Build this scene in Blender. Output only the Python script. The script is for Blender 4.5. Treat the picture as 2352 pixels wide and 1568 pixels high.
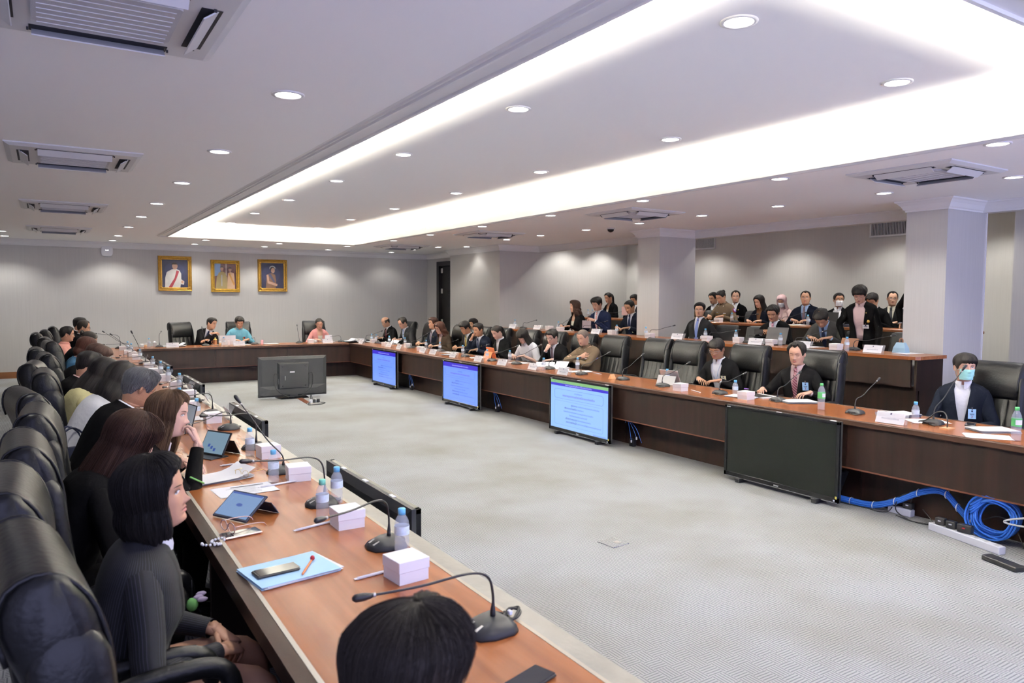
import bpy, math, random
import numpy as np
from mathutils import Matrix, Vector

for _o in list(bpy.data.objects):
    bpy.data.objects.remove(_o, do_unlink=True)
SC = bpy.context.scene
COL = SC.collection
R = math.radians

# ---------------------------------------------------------------- camera
cam_d = bpy.data.cameras.new('camera')
cam = bpy.data.objects.new('camera', cam_d)
COL.objects.link(cam)
cam_d.sensor_width = 36.0
cam_d.lens = 36.0 * 1695.0 / 2352.0
cam_d.clip_start = 0.05
cam_d.clip_end = 100
_yaw, _pitch, _roll = R(32.3), R(3.31), R(0.286)
_f = Vector((math.sin(_yaw) * math.cos(_pitch), math.cos(_yaw) * math.cos(_pitch), -math.sin(_pitch)))
_r = Vector((math.cos(_yaw), -math.sin(_yaw), 0))
_u = _r.cross(_f)
_r2 = math.cos(_roll) * _r + math.sin(_roll) * _u
_u2 = -math.sin(_roll) * _r + math.cos(_roll) * _u
cam.matrix_world = Matrix(((_r2.x, _u2.x, -_f.x, 0), (_r2.y, _u2.y, -_f.y, 0), (_r2.z, _u2.z, -_f.z, 1.76), (0, 0, 0, 1)))
cam_d.dof.use_dof = True
cam_d.dof.focus_distance = 7.0
cam_d.dof.aperture_fstop = 4.5
SC.camera = cam

# ---------------------------------------------------------------- world, exposure
W = bpy.data.worlds.new('world')
SC.world = W
W.use_nodes = True
W.node_tree.nodes['Background'].inputs[0].default_value = (0.55, 0.58, 1.0, 1)
W.node_tree.nodes['Background'].inputs[1].default_value = 1.9
SC.view_settings.view_transform = 'Standard'
SC.view_settings.look = 'None'
SC.view_settings.gamma = 1
SC.view_settings.use_curve_mapping = False
SC.view_settings.exposure = 1.0
SPOT_W = 36.0       # one recessed downlight
COVE_E = 560.0       # cove strips round the raised ceiling
random.seed(7)
RNG = np.random.default_rng(11)

# ---------------------------------------------------------------- materials
MATS = {}


def mat(name, col, rough=0.5, metal=0.0, spec=0.5, emit=None, es=1.0, trans=0.0, ior=1.45, coat=0.0, bump=None, var=None, sheen=0.0, alpha=1.0):
    """plain procedural material; bump=(scale,strength), var=(scale,amount) colour noise"""
    if name in MATS:
        return MATS[name]
    m = bpy.data.materials.new(name)
    m.use_nodes = True
    nt = m.node_tree
    b = nt.nodes['Principled BSDF']
    b.inputs['Base Color'].default_value = (*col, 1)
    b.inputs['Roughness'].default_value = rough
    b.inputs['Metallic'].default_value = metal
    b.inputs['Specular IOR Level'].default_value = spec
    b.inputs['IOR'].default_value = ior
    b.inputs['Transmission Weight'].default_value = trans
    b.inputs['Coat Weight'].default_value = coat
    b.inputs['Alpha'].default_value = alpha
    if sheen:
        b.inputs['Sheen Weight'].default_value = sheen
        b.inputs['Sheen Roughness'].default_value = 0.5
    if emit:
        b.inputs['Emission Color'].default_value = (*emit, 1)
        b.inputs['Emission Strength'].default_value = es
    if bump or var:
        tc = nt.nodes.new('ShaderNodeTexCoord')
    if var:
        n = nt.nodes.new('ShaderNodeTexNoise')
        n.inputs['Scale'].default_value = var[0]
        n.inputs['Detail'].default_value = 4
        nt.links.new(tc.outputs['Object'], n.inputs['Vector'])
        mx = nt.nodes.new('ShaderNodeMix')
        mx.data_type = 'RGBA'
        a = var[1]
        mx.inputs[6].default_value = (*[max(0, c * (1 - a)) for c in col], 1)
        mx.inputs[7].default_value = (*[min(1, c * (1 + a)) for c in col], 1)
        nt.links.new(n.outputs['Fac'], mx.inputs[0])
        nt.links.new(mx.outputs[2], b.inputs['Base Color'])
    if bump:
        n2 = nt.nodes.new('ShaderNodeTexNoise')
        n2.inputs['Scale'].default_value = bump[0]
        n2.inputs['Detail'].default_value = 3
        nt.links.new(tc.outputs['Object'], n2.inputs['Vector'])
        bp = nt.nodes.new('ShaderNodeBump')
        bp.inputs['Strength'].default_value = bump[1]
        bp.inputs['Distance'].default_value = 0.02
        nt.links.new(n2.outputs['Fac'], bp.inputs['Height'])
        nt.links.new(bp.outputs['Normal'], b.inputs['Normal'])
    MATS[name] = m
    return m


def stripes_mat(name, c1, c2, freq, axis='X', rough=0.7, width=0.5, rot=0.0):
    """fine woven stripe along an object axis"""
    if name in MATS:
        return MATS[name]
    m = mat(name, c1, rough)
    nt = m.node_tree
    b = nt.nodes['Principled BSDF']
    tc = nt.nodes.new('ShaderNodeTexCoord')
    mp = nt.nodes.new('ShaderNodeMapping')
    mp.inputs['Rotation'].default_value = (0, rot, 0)
    sp = nt.nodes.new('ShaderNodeSeparateXYZ')
    nt.links.new(tc.outputs['UV' if axis == 'U' else 'Object'], mp.inputs['Vector'])
    axis = 'X' if axis == 'U' else axis
    nt.links.new(mp.outputs['Vector'], sp.inputs[0])
    mu = nt.nodes.new('ShaderNodeMath'); mu.operation = 'MULTIPLY'; mu.inputs[1].default_value = freq
    fr = nt.nodes.new('ShaderNodeMath'); fr.operation = 'FRACT'
    gt = nt.nodes.new('ShaderNodeMath'); gt.operation = 'GREATER_THAN'; gt.inputs[1].default_value = 1 - width
    nt.links.new(sp.outputs[axis], mu.inputs[0])
    nt.links.new(mu.outputs[0], fr.inputs[0])
    nt.links.new(fr.outputs[0], gt.inputs[0])
    mx = nt.nodes.new('ShaderNodeMix'); mx.data_type = 'RGBA'
    mx.inputs[6].default_value = (*c1, 1)
    mx.inputs[7].default_value = (*c2, 1)
    nt.links.new(gt.outputs[0], mx.inputs[0])
    nt.links.new(mx.outputs[2], b.inputs['Base Color'])
    return m


def wood_mat(name, c1, c2, rough, axis='Y', scale=3.0, coat=0.0):
    if name in MATS:
        return MATS[name]
    m = mat(name, c1, rough, coat=coat)
    nt = m.node_tree
    b = nt.nodes['Principled BSDF']
    b.inputs['Coat Roughness'].default_value = 0.12
    tc = nt.nodes.new('ShaderNodeTexCoord')
    mp = nt.nodes.new('ShaderNodeMapping')
    s = [scale * 9] * 3
    s['XYZ'.index(axis)] = scale * 0.5
    mp.inputs['Scale'].default_value = s
    nt.links.new(tc.outputs['Object'], mp.inputs['Vector'])
    n = nt.nodes.new('ShaderNodeTexNoise')
    n.inputs['Scale'].default_value = 1.0
    n.inputs['Detail'].default_value = 6
    n.inputs['Distortion'].default_value = 0.6
    nt.links.new(mp.outputs[0], n.inputs['Vector'])
    rp = nt.nodes.new('ShaderNodeValToRGB')
    rp.color_ramp.elements[0].position = 0.3
    rp.color_ramp.elements[0].color = (*c1, 1)
    rp.color_ramp.elements[1].position = 0.72
    rp.color_ramp.elements[1].color = (*c2, 1)
    nt.links.new(n.outputs['Fac'], rp.inputs[0])
    nt.links.new(rp.outputs[0], b.inputs['Base Color'])
    n2 = nt.nodes.new('ShaderNodeTexNoise')
    n2.inputs['Scale'].default_value = 60
    nt.links.new(tc.outputs['Object'], n2.inputs['Vector'])
    bp = nt.nodes.new('ShaderNodeBump')
    bp.inputs['Strength'].default_value = 0.06
    bp.inputs['Distance'].default_value = 0.004
    nt.links.new(n2.outputs['Fac'], bp.inputs['Height'])
    nt.links.new(bp.outputs[0], b.inputs['Normal'])
    return m


def hair_mat(name, c1, c2, rough=0.5):
    """strand streaks along the lock direction (uv: u round the head, v along the lock)"""
    if name in MATS:
        return MATS[name]
    m = mat(name, c1, rough, spec=0.16)
    nt = m.node_tree
    b = nt.nodes['Principled BSDF']
    uv = nt.nodes.new('ShaderNodeUVMap')
    mp = nt.nodes.new('ShaderNodeMapping')
    mp.inputs['Scale'].default_value = (170, 4, 1)
    nt.links.new(uv.outputs[0], mp.inputs['Vector'])
    n = nt.nodes.new('ShaderNodeTexNoise')
    n.inputs['Scale'].default_value = 1.0
    n.inputs['Detail'].default_value = 3
    nt.links.new(mp.outputs[0], n.inputs['Vector'])
    rp = nt.nodes.new('ShaderNodeValToRGB')
    rp.color_ramp.elements[0].position = 0.35
    rp.color_ramp.elements[0].color = (*c1, 1)
    rp.color_ramp.elements[1].position = 0.75
    rp.color_ramp.elements[1].color = (*c2, 1)
    nt.links.new(n.outputs['Fac'], rp.inputs[0])
    nt.links.new(rp.outputs[0], b.inputs['Base Color'])
    bp = nt.nodes.new('ShaderNodeBump')
    bp.inputs['Strength'].default_value = 0.35
    bp.inputs['Distance'].default_value = 0.004
    nt.links.new(n.outputs['Fac'], bp.inputs['Height'])
    nt.links.new(bp.outputs[0], b.inputs['Normal'])
    return m


# ---------------------------------------------------------------- mesh builder
def _ring_faces(base0, base1, n, closed=True):
    k = n if closed else n - 1
    return [(base0 + i, base0 + (i + 1) % n, base1 + (i + 1) % n, base1 + i) for i in range(k)]


class MB:
    """collects geometry of ONE object"""

    def __init__(s):
        s.v = []
        s.f = []
        s.m = []
        s.sm = []
        s.uv = {}

    def add(s, vs, fs, m=0, smooth=True, T=None):
        b = len(s.v)
        if T is not None:
            A = np.asarray(vs, float)
            A = A @ np.array(T)[:3, :3].T + np.array(T)[:3, 3]
            vs = A
        s.v.extend([tuple(map(float, p)) for p in vs])
        for f in fs:
            s.f.append(tuple(i + b for i in f))
            s.m.append(m)
            s.sm.append(smooth)
        return b

    def box(s, c, d, rz=0.0, m=0, bev=0.0, T=None):
        """box centred on c with size d; optional chamfer"""
        hx, hy, hz = d[0] / 2, d[1] / 2, d[2] / 2
        if bev <= 0:
            vs = [(x, y, z) for z in (-hz, hz) for x, y in ((-hx, -hy), (hx, -hy), (hx, hy), (-hx, hy))]
            fs = [(3, 2, 1, 0), (4, 5, 6, 7), (0, 1, 5, 4), (1, 2, 6, 5), (2, 3, 7, 6), (3, 0, 4, 7)]
        else:
            b = min(bev, hx * .9, hy * .9, hz * .9)
            rings = []
            for z, i in ((-hz, b), (-hz + b, 0), (hz - b, 0), (hz, b)):
                x, y = hx - i, hy - i
                q = b if i == 0 else b * .6
                rings.append([(-x + q, -y, z), (x - q, -y, z), (x, -y + q, z), (x, y - q, z), (x - q, y, z), (-x + q, y, z), (-x, y - q, z), (-x, -y + q, z)])
            vs = [p for r in rings for p in r]
            fs = [tuple(range(7, -1, -1)), tuple(range(24, 32))]
            for k in range(3):
                fs += _ring_faces(k * 8, k * 8 + 8, 8)
        if rz:
            ca, sa = math.cos(rz), math.sin(rz)
            vs = [(x * ca - y * sa, x * sa + y * ca, z) for x, y, z in vs]
        vs = [(x + c[0], y + c[1], z + c[2]) for x, y, z in vs]
        s.add(vs, fs, m, False, T)
        return s

    def loft(s, rings, m=0, closed=True, cap0=True, cap1=True, smooth=True, T=None):
        n = len(rings[0])
        vs = [p for r in rings for p in r]
        fs = []
        for k in range(len(rings) - 1):
            fs += _ring_faces(k * n, k * n + n, n, closed)
        if closed and cap0:
            fs.append(tuple(range(n - 1, -1, -1)))
        if closed and cap1:
            b = (len(rings) - 1) * n
            fs.append(tuple(range(b, b + n)))
        return s.add(vs, fs, m, smooth, T)

    def merge(s, o):
        b = s.add(o.v, o.f, 0)
        for k, q in o.uv.items():
            s.uv[b + k] = q

    def tube(s, path, rad, n=8, m=0, cap=True, T=None, up=None, uv=False):
        P = [Vector(p) for p in path]
        k = len(P)
        if not hasattr(rad, '__len__'):
            rad = [rad] * k
        rings = []
        t0 = (P[1] - P[0]).normalized()
        u = Vector(up) if up else (Vector((0, 0, 1)) if abs(t0.z) < .9 else Vector((1, 0, 0)))
        u = (u - t0 * u.dot(t0)).normalized()
        for i in range(k):
            a = P[max(i - 1, 0)]
            b = P[min(i + 1, k - 1)]
            t = (b - a)
            t = t.normalized() if t.length > 1e-9 else t0
            u = u - t * u.dot(t)
            u = u.normalized() if u.length > 1e-6 else t.orthogonal().normalized()
            w = t.cross(u)
            rr = rad[i]
            ra, rb = (rr if hasattr(rr, '__len__') else (rr, rr))
            rings.append([tuple(P[i] + u * (ra * math.cos(2 * math.pi * j / n)) + w * (rb * math.sin(2 * math.pi * j / n))) for j in range(n)])
        b = s.loft(rings, m, True, cap, cap, True, T)
        if uv:
            for i in range(k):
                for j in range(n):
                    s.uv[b + i * n + j] = (j / n * .36, i / k)
        return s

    def lathe(s, prof, n=20, c=(0, 0, 0), m=0, T=None, cap=True):
        rings = [[(c[0] + r * math.cos(2 * math.pi * j / n), c[1] + r * math.sin(2 * math.pi * j / n), c[2] + z) for j in range(n)] for r, z in prof]
        s.loft(rings, m, True, cap, cap, True, T)
        return s

    def ell(s, c, r, n=10, k=7, m=0, T=None):
        rings = []
        for i in range(k + 1):
            a = -math.pi / 2 + math.pi * i / k
            q = max(math.cos(a), 0.02)
            rings.append([(c[0] + r[0] * q * math.cos(2 * math.pi * j / n), c[1] + r[1] * q * math.sin(2 * math.pi * j / n), c[2] + r[2] * math.sin(a)) for j in range(n)])
        s.loft(rings, m, T=T)
        return s

    def prism(s, poly, z0, z1, m=0, T=None):
        n = len(poly)
        s.add([(x, y, z0) for x, y in poly] + [(x, y, z1) for x, y in poly],
              [tuple(range(n - 1, -1, -1)), tuple(range(n, 2 * n))] + _ring_faces(0, n, n), m, False, T)
        return s

    def sheet(s, G, m=0, smooth=True, uv=False, T=None, flip=False):
        """grid of points G[i][j]"""
        a, b = len(G), len(G[0])
        fs = []
        for i in range(a - 1):
            for j in range(b - 1):
                q = (i * b + j, i * b + j + 1, (i + 1) * b + j + 1, (i + 1) * b + j)
                fs.append(q[::-1] if flip else q)
        base = s.add([p for r in G for p in r], fs, m, smooth, T)
        if uv:
            for i in range(a):
                for j in range(b):
                    s.uv[base + i * b + j] = (j / (b - 1), i / (a - 1))
        return s

    def mesh(s, name, mats):
        me = bpy.data.meshes.new(name)
        me.from_pydata(s.v, [], s.f)
        for x in mats:
            me.materials.append(x)
        me.polygons.foreach_set('material_index', s.m)
        me.polygons.foreach_set('use_smooth', s.sm)
        if s.uv:
            L = me.uv_layers.new(name='UVMap')
            li = np.empty(len(me.loops), np.int32)
            me.loops.foreach_get('vertex_index', li)
            t = np.zeros((len(s.v), 2), np.float32)
            for k, q in s.uv.items():
                t[k] = q
            L.data.foreach_set('uv', t[li].ravel())
        me.update()
        return me

    def obj(s, name, mats, parent=None, loc=None, **kw):
        if not isinstance(mats, (list, tuple)):
            mats = [mats]
        return link(name, s.mesh(name, mats), parent, loc, **kw)


def link(name, data, parent=None, loc=None, rz=None, **kw):
    o = bpy.data.objects.new(name, data)
    COL.objects.link(o)
    if parent is not None:
        o.parent = parent
    if loc is not None:
        o.location = loc
    if rz is not None:
        o.rotation_euler = (0, 0, rz)
    return tag(o, **kw)


def tag(o, label=None, cat=None, group=None, kind=None):
    if label:
        o['label'] = label
    if cat:
        o['category'] = cat
    if group:
        o['group'] = group
    if kind:
        o['kind'] = kind
    return o


def thing(name, loc, rz, label, cat, group=None):
    return link(name, None, None, loc, rz, label=label, cat=cat, group=group)


def copy_tree(o, parent=None):
    c = o.copy()
    COL.objects.link(c)
    c.parent = parent
    for ch in o.children:
        copy_tree(ch, c)
    return c


def struct(name, mb, mats, parent=None):
    o = mb.obj(name, mats, parent)
    if parent is None:
        o['kind'] = 'structure'
    return o


def text_mesh(txt, size, align='CENTER', depth=0.0004, spacing=1.0):
    cu = bpy.data.curves.new('lettering', 'FONT')
    cu.body = txt
    cu.size = size
    cu.align_x = align
    cu.align_y = 'CENTER'
    cu.extrude = depth
    cu.resolution_u = 1
    cu.space_character = spacing
    o = bpy.data.objects.new('lettering', cu)
    COL.objects.link(o)
    dg = bpy.context.evaluated_depsgraph_get()
    me = bpy.data.meshes.new_from_object(o.evaluated_get(dg))
    bpy.data.objects.remove(o, do_unlink=True)
    bpy.data.curves.remove(cu)
    return me


def smooth_path(pts, n):
    """Catmull-Rom through pts"""
    P = [np.array(p, float) for p in pts]
    P = [2 * P[0] - P[1]] + P + [2 * P[-1] - P[-2]]
    out = []
    segs = len(P) - 3
    for i in range(segs):
        p0, p1, p2, p3 = P[i:i + 4]
        k = n if i < segs - 1 else n + 1
        for j in range(k):
            t = j / n
            out.append(tuple(.5 * ((2 * p1) + (p2 - p0) * t + (2 * p0 - 5 * p1 + 4 * p2 - p3) * t * t + (3 * p1 - p0 - 3 * p2 + p3) * t ** 3)))
    return out

# ---------------------------------------------------------------- materials for people
SKIN = [mat('skin_%d' % i, c, .48, spec=.35, bump=(160, .05), var=(9, .07)) for i, c in enumerate([(.62, .36, .25), (.54, .30, .19), (.43, .225, .135), (.33, .165, .095), (.70, .44, .34)])]
mat('lips', (.46, .15, .13), .4)
mat('eye_white', (.72, .70, .68), .3)
mat('eye_dark', (.015, .010, .008), .25)
HAIRM = {'black': hair_mat('hair_black', (.008, .007, .007), (.030, .026, .024)),
         'softblack': hair_mat('hair_softblack', (.012, .010, .009), (.045, .036, .030)),
         'brown': hair_mat('hair_brown', (.060, .034, .020), (.19, .115, .065)),
         'darkbrown': hair_mat('hair_darkbrown', (.022, .011, .008), (.085, .042, .030)),
         'redbrown': hair_mat('hair_redbrown', (.035, .014, .010), (.11, .045, .030)),
         'grey': hair_mat('hair_grey', (.03, .03, .03), (.34, .34, .35)),
         'salt': hair_mat('hair_salt', (.10, .075, .06), (.20, .16, .14), .6),
         'pink': mat('headscarf_pink', (.62, .42, .42), .8, bump=(20, .15))}
FAB = {}
for _n, _c, _r in [('black', (.0045, .0045, .005), .8), ('navy', (.009, .013, .036), .75), ('darknavy', (.0055, .007, .013), .8), ('charcoal', (.016, .016, .0175), .8),
                   ('grey', (.05, .048, .046), .85), ('darkbrown', (.030, .020, .014), .85), ('white', (.78, .78, .80), .7), ('cream', (.74, .70, .58), .75),
                   ('palepink', (.68, .50, .47), .75), ('pinkblazer', (.66, .30, .28), .75), ('salmon', (.66, .31, .25), .75), ('bluesuit', (.16, .40, .50), .6),
                   ('yellow', (.60, .55, .28), .8), ('offwhite', (.66, .66, .66), .8), ('teal', (.05, .13, .22), .75), ('police', (.145, .105, .068), .75),
                   ('lightblue', (.34, .46, .66), .6), ('tieblue', (.22, .28, .55), .5), ('tiepale', (.36, .47, .72), .5), ('tiered', (.13, .018, .03), .5),
                   ('tiekhaki', (.25, .19, .05), .5), ('tiepink', (.70, .38, .44), .5), ('tienavy', (.015, .02, .05), .5), ('tiegrey', (.07, .07, .075), .5), ('scarf', (.20, .10, .05), .6)]:
    FAB[_n] = mat('cloth_' + _n, _c, _r, spec=.04, bump=(26, .22))
FAB['pinstripe'] = stripes_mat('cloth_pinstripe', (.006, .006, .008), (.032, .034, .052), 85, 'U', .8, .15)
FAB['tiestripe'] = stripes_mat('tie_stripe', (.15, .03, .05), (.42, .33, .34), 42, 'Z', .5, .30, .7)
FAB['tiecoral'] = stripes_mat('tie_coral', (.66, .22, .20), (.72, .62, .60), 36, 'Z', .5, .45, .7)
FAB['tieplaid'] = stripes_mat('tie_plaid', (.10, .05, .08), (.25, .22, .25), 60, 'Z', .5, .35, .7)
mat('shoe_leather', (.012, .012, .012), .25)
mat('glasses_dark', (.02, .02, .022), .3)
mat('glasses_wire', (.45, .43, .42), .3, metal=1)
mat('mask_teal', (.36, .72, .68), .8, bump=(90, .05))
mat('mask_white', (.82, .82, .84), .8, bump=(90, .05))
mat('badge_blue', (.42, .66, .86), .5)
mat('badge_yellow', (.74, .70, .44), .5)
mat('badge_white', (.80, .76, .70), .5)
mat('chrome', (.7, .7, .72), .25, metal=1)
mat('ink_navy', (.02, .03, .09), .6)
mat('ink_red', (.42, .02, .03), .6)
mat('ribbon_blue', (.22, .36, .58), .6)
mat('gold_pin', (.65, .45, .13), .35, metal=1)
mat('white_plastic', (.78, .78, .80), .45)
mat('patch_blue', (.03, .10, .45), .6)

# ---------------------------------------------------------------- people
def RX(a):
    c, s = math.cos(a), math.sin(a)
    return np.array([[1, 0, 0], [0, c, -s], [0, s, c]])


def RY(a):
    c, s = math.cos(a), math.sin(a)
    return np.array([[c, 0, s], [0, 1, 0], [-s, 0, c]])


def RZ(a):
    c, s = math.cos(a), math.sin(a)
    return np.array([[c, -s, 0], [s, c, 0], [0, 0, 1]])


# head profile: height above eye line, half width, reach to the front, reach to the back
HZ = np.array([-.125, -.118, -.112, -.104, -.092, -.078, -.060, -.040, -.020, 0, .020, .040, .060, .080, .095, .106, .111, .1127])
HA = 1.05 * np.array([.050, .052, .050, .053, .0575, .062, .0655, .0685, .071, .0735, .0745, .0742, .0705, .060, .0465, .028, .013, .0005])
HF = np.array([.030, .054, .073, .0835, .087, .0872, .088, .0885, .088, .087, .0895, .0895, .085, .072, .055, .033, .015, .0005])
HB = np.array([.062, .064, .066, .068, .072, .077, .083, .089, .094, .0975, .100, .100, .095, .083, .065, .042, .020, .0005])
NEXP = 2.3


def _feat(x, z):
    ax = np.abs(x)
    g = lambda u, s: np.exp(-(u / s) ** 2)
    d = .0085 * g(x, .0085) * np.clip((.022 - z) / .03, 0, 1) * np.clip((z + .05) / .012, 0, 1)
    d = d + .0135 * g(x, .0115) * g(z + .036, .0125)
    d = d + .007 * g(ax - .0135, .0065) * g(z + .040, .008)
    d = d - .0085 * g(ax - .031, .0155) * g(z - .001, .0115)
    d = d + .0028 * g(ax - .030, .02) * g(z - .021, .008)
    d = d + .004 * g(ax - .045, .016) * g(z + .028, .018)
    d = d + .0055 * g(x, .019) * (g(z + .0605, .0048) + g(z + .0725, .0055)) - .0035 * g(x, .024) * g(z + .0662, .0022)
    d = d - .003 * g(x, .02) * g(z + .083, .005)
    d = d + .005 * g(x, .018) * g(z + .099, .010)
    return d


def face_y(x, z):
    a = np.interp(z, HZ, HA)
    f = np.interp(z, HZ, HF)
    q = np.clip(1 - (np.abs(x) / a) ** NEXP, 0, 1) ** (1 / NEXP)
    return f * q + _feat(x, z)


def head_pt(t, z, off=0.0):
    """point of the skull: t = angle from the face towards the right ear"""
    a, f, b = np.interp(z, HZ, HA), np.interp(z, HZ, HF), np.interp(z, HZ, HB)
    s, c = np.sin(t), np.cos(t)
    x = a * np.sign(s) * np.abs(s) ** (2 / NEXP)
    y = np.where(c > 0, f, b) * np.sign(c) * np.abs(c) ** (2 / NEXP)
    if np.any(off != 0):
        nx, ny, nz = x / .074 ** 2, y / .094 ** 2, np.maximum(z - .02, -.02) / .092 ** 2
        L = np.sqrt(nx * nx + ny * ny + nz * nz) + 1e-9
        return x + off * nx / L, y + off * ny / L, z + off * nz / L
    return x, y, z


T_COLS = {}


def head_cols(hi):
    if hi not in T_COLS:
        nf, nb = (56, 24) if hi else (30, 12)
        s = np.linspace(-1, 1, nf + 1)
        fr = np.radians(82) * np.sign(s) * np.abs(s) ** 1.32
        bk = np.linspace(np.radians(82), np.radians(278), nb + 1)[1:-1]
        T_COLS[hi] = np.concatenate([fr, bk])
    return T_COLS[hi]


# coat profile: height above pelvis, half width, front, back
CH = np.array([-.12, 0, .10, .20, .30, .38, .43, .465, .49, .51, .527, .55])
CW = np.array([.190, .185, .172, .172, .186, .200, .205, .192, .163, .118, .086, .070])
CF = np.array([.150, .145, .132, .126, .130, .126, .114, .099, .085, .074, .066, .058])
CB = np.array([.150, .140, .128, .128, .135, .136, .130, .120, .107, .093, .083, .078])


def style_noise(n, seed, lo, hi):
    r = np.random.default_rng(seed)
    k = r.normal(size=n)
    F = np.fft.rfft(k)
    w = np.zeros(len(F))
    w[lo:hi] = 1
    y = np.fft.irfft(F * w, n)
    return y / (np.abs(y).max() + 1e-9)


class Person:
    def __init__(s, P):
        s.P = P
        g = P.get
        s.seed = g('seed', 1)
        s.lean, s.hunch, s.side = R(g('lean', 8)), R(g('hunch', 10)), R(g('side', 0))
        s.wide = g('wide', 1.0)
        s.fem = g('fem', False)
        s.stand = g('stand', False)
        s.pz = .90 if s.stand else .53
        s.twist = R(g('twist', 0))
        # spine
        hs = np.linspace(-.15, .60, 61)
        ang = s.lean + s.hunch * np.clip(hs / .5, 0, 1) ** 1.5
        y = np.zeros(61)
        z = np.zeros(61)
        i0 = int(np.argmin(np.abs(hs)))
        for i in range(i0 + 1, 61):
            y[i] = y[i - 1] + math.sin(ang[i]) * .0125
            z[i] = z[i - 1] + math.cos(ang[i]) * .0125
        for i in range(i0 - 1, -1, -1):
            y[i] = y[i + 1] - math.sin(ang[i]) * .0125
            z[i] = z[i + 1] - math.cos(ang[i]) * .0125
        s.hs, s.ay, s.az, s.aa = hs, y, z, ang
        s.RS = RZ(s.twist) @ RY(s.side)
        yaw, pitch, roll = g('head', (0, 15, 0))
        s.M = RZ(R(yaw)) @ RX(-R(pitch)) @ RY(R(roll))
        nt = s.tp(.560, 0, .006)
        s.O = nt - s.M @ np.array([0, -.014, -.125])
        s.hs_k = g('hsize', 1.0)

    def tp(s, h, x, y):
        a = np.interp(h, s.hs, s.aa)
        cy, cz = np.interp(h, s.hs, s.ay), np.interp(h, s.hs, s.az)
        p = np.array([x, cy + y * math.cos(a), cz - y * math.sin(a)])
        return s.RS @ p + np.array([0, 0, s.pz])

    def hp(s, p):
        return s.O + s.M @ (np.asarray(p, float) * s.hs_k)

    def ring(s, h, off, ts, extra=None):
        w = np.interp(h, CH, CW) * s.wide + off
        f = np.interp(h, CH, CF) * (.5 + .5 * s.wide) + off
        b = np.interp(h, CH, CB) * (.5 + .5 * s.wide) + off
        if s.fem:
            w *= .90
            f += .022 * math.exp(-((h - .30) / .07) ** 2)
            b *= .92
        e = 2.5
        out = []
        for t in ts:
            si, co = math.sin(t), math.cos(t)
            x = w * math.copysign(abs(si) ** (2 / e), si)
            y = (f if co > 0 else b) * math.copysign(abs(co) ** (2 / e), co)
            out.append(s.tp(h, x, y))
        return out

    def front(s, h, x, off=0.0):
        """point on the chest surface in front at sideways x"""
        w = np.interp(h, CH, CW) * s.wide
        f = np.interp(h, CH, CF) * (.5 + .5 * s.wide)
        if s.fem:
            w *= .90
            f += .022 * math.exp(-((h - .30) / .07) ** 2)
        q = max(0, 1 - (abs(x) / w) ** 2.5) ** (1 / 2.5)
        return s.tp(h, x, f * q + off)

    # -- arms
    def arm(s, side, target, pole=None):
        k = .92 if s.fem else 1.0
        S = s.tp(.425, side * .150 * s.wide * k, -.005)
        T = np.array(target, float)
        a, b = .285, .255
        d = T - S
        L = np.linalg.norm(d)
        if L > (a + b) * .985:
            T = S + d / L * (a + b) * .985
            d = T - S
            L = np.linalg.norm(d)
        if L < .12:
            L = .12
        pl = np.array(pole if pole is not None else (side * .7, -.35, -.8), float)
        n = d / np.linalg.norm(d)
        pl = pl - n * pl.dot(n)
        pl /= np.linalg.norm(pl)
        ca = np.clip((a * a + L * L - b * b) / (2 * a * L), -1, 1)
        E = S + n * a * ca + pl * a * math.sqrt(1 - ca * ca)
        return S, E, T

    def hand(s, mb, Wp, d, nrm, side, curl=(15, 20, 15), thumb=35, m=0, spread=4, k=1.0):
        """five-fingered hand: wrist at Wp, fingers along d, back of the hand towards nrm"""
        d = np.array(d, float)
        d /= np.linalg.norm(d)
        nrm = np.array(nrm, float)
        nrm = nrm - d * nrm.dot(d)
        nrm /= np.linalg.norm(nrm)
        xs = np.cross(d, nrm)
        A = np.stack([xs, d, nrm], 1)
        k = k * (.92 if s.fem else 1.0)
        T = np.eye(4)
        T[:3, :3] = A * k
        T[:3, 3] = Wp
        t = -side      # thumb towards the body's middle
        n = 10
        rings = []
        for y, w, h, z in ((-.035, .026, .021, 0), (0, .027, .019, 0), (.025, .036, .0175, -.001), (.06, .043, .0145, -.001), (.085, .042, .0125, 0), (.096, .037, .009, 0)):
            rings.append([(w * math.cos(2 * math.pi * j / n), y, z + h * math.sin(2 * math.pi * j / n)) for j in range(n)])
        mb.loft(rings, m, T=T)
        for q, (bx, by, ln, rr) in enumerate(((.031, .085, .073, .0088), (.0105, .090, .081, .009), (-.0105, .087, .075, .0086), (-.030, .079, .058, .0076))):
            p = np.array([t * bx, by, .001])
            sp = R((bx / .031) * spread) * t
            ang = 0.0
            pts = [tuple(p - np.array([0, .012, 0]))]
            rad = [rr]
            pts.append(tuple(p))
            rad.append(rr)
            cq = 1.0 + .12 * q
            for fr, c in zip((.44, .31, .25), curl):
                ang += R(c * cq)
                for hh in (.5, .5):
                    p = p + np.array([math.sin(sp) * math.cos(ang), math.cos(sp) * math.cos(ang), -math.sin(ang)]) * ln * fr * hh
                    pts.append(tuple(p))
                    rad.append(rr * (1 - .06 * len(rad)))
            p = p + np.array([0, math.cos(ang), -math.sin(ang)]) * .004
            pts.append(tuple(p))
            rad.append(rr * .3)
            mb.tube(pts, rad, 6, m, T=T)
        th = R(thumb)
        p = np.array([t * .024, .018, -.006])
        pts = [tuple(p)]
        rad = [.0125]
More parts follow.
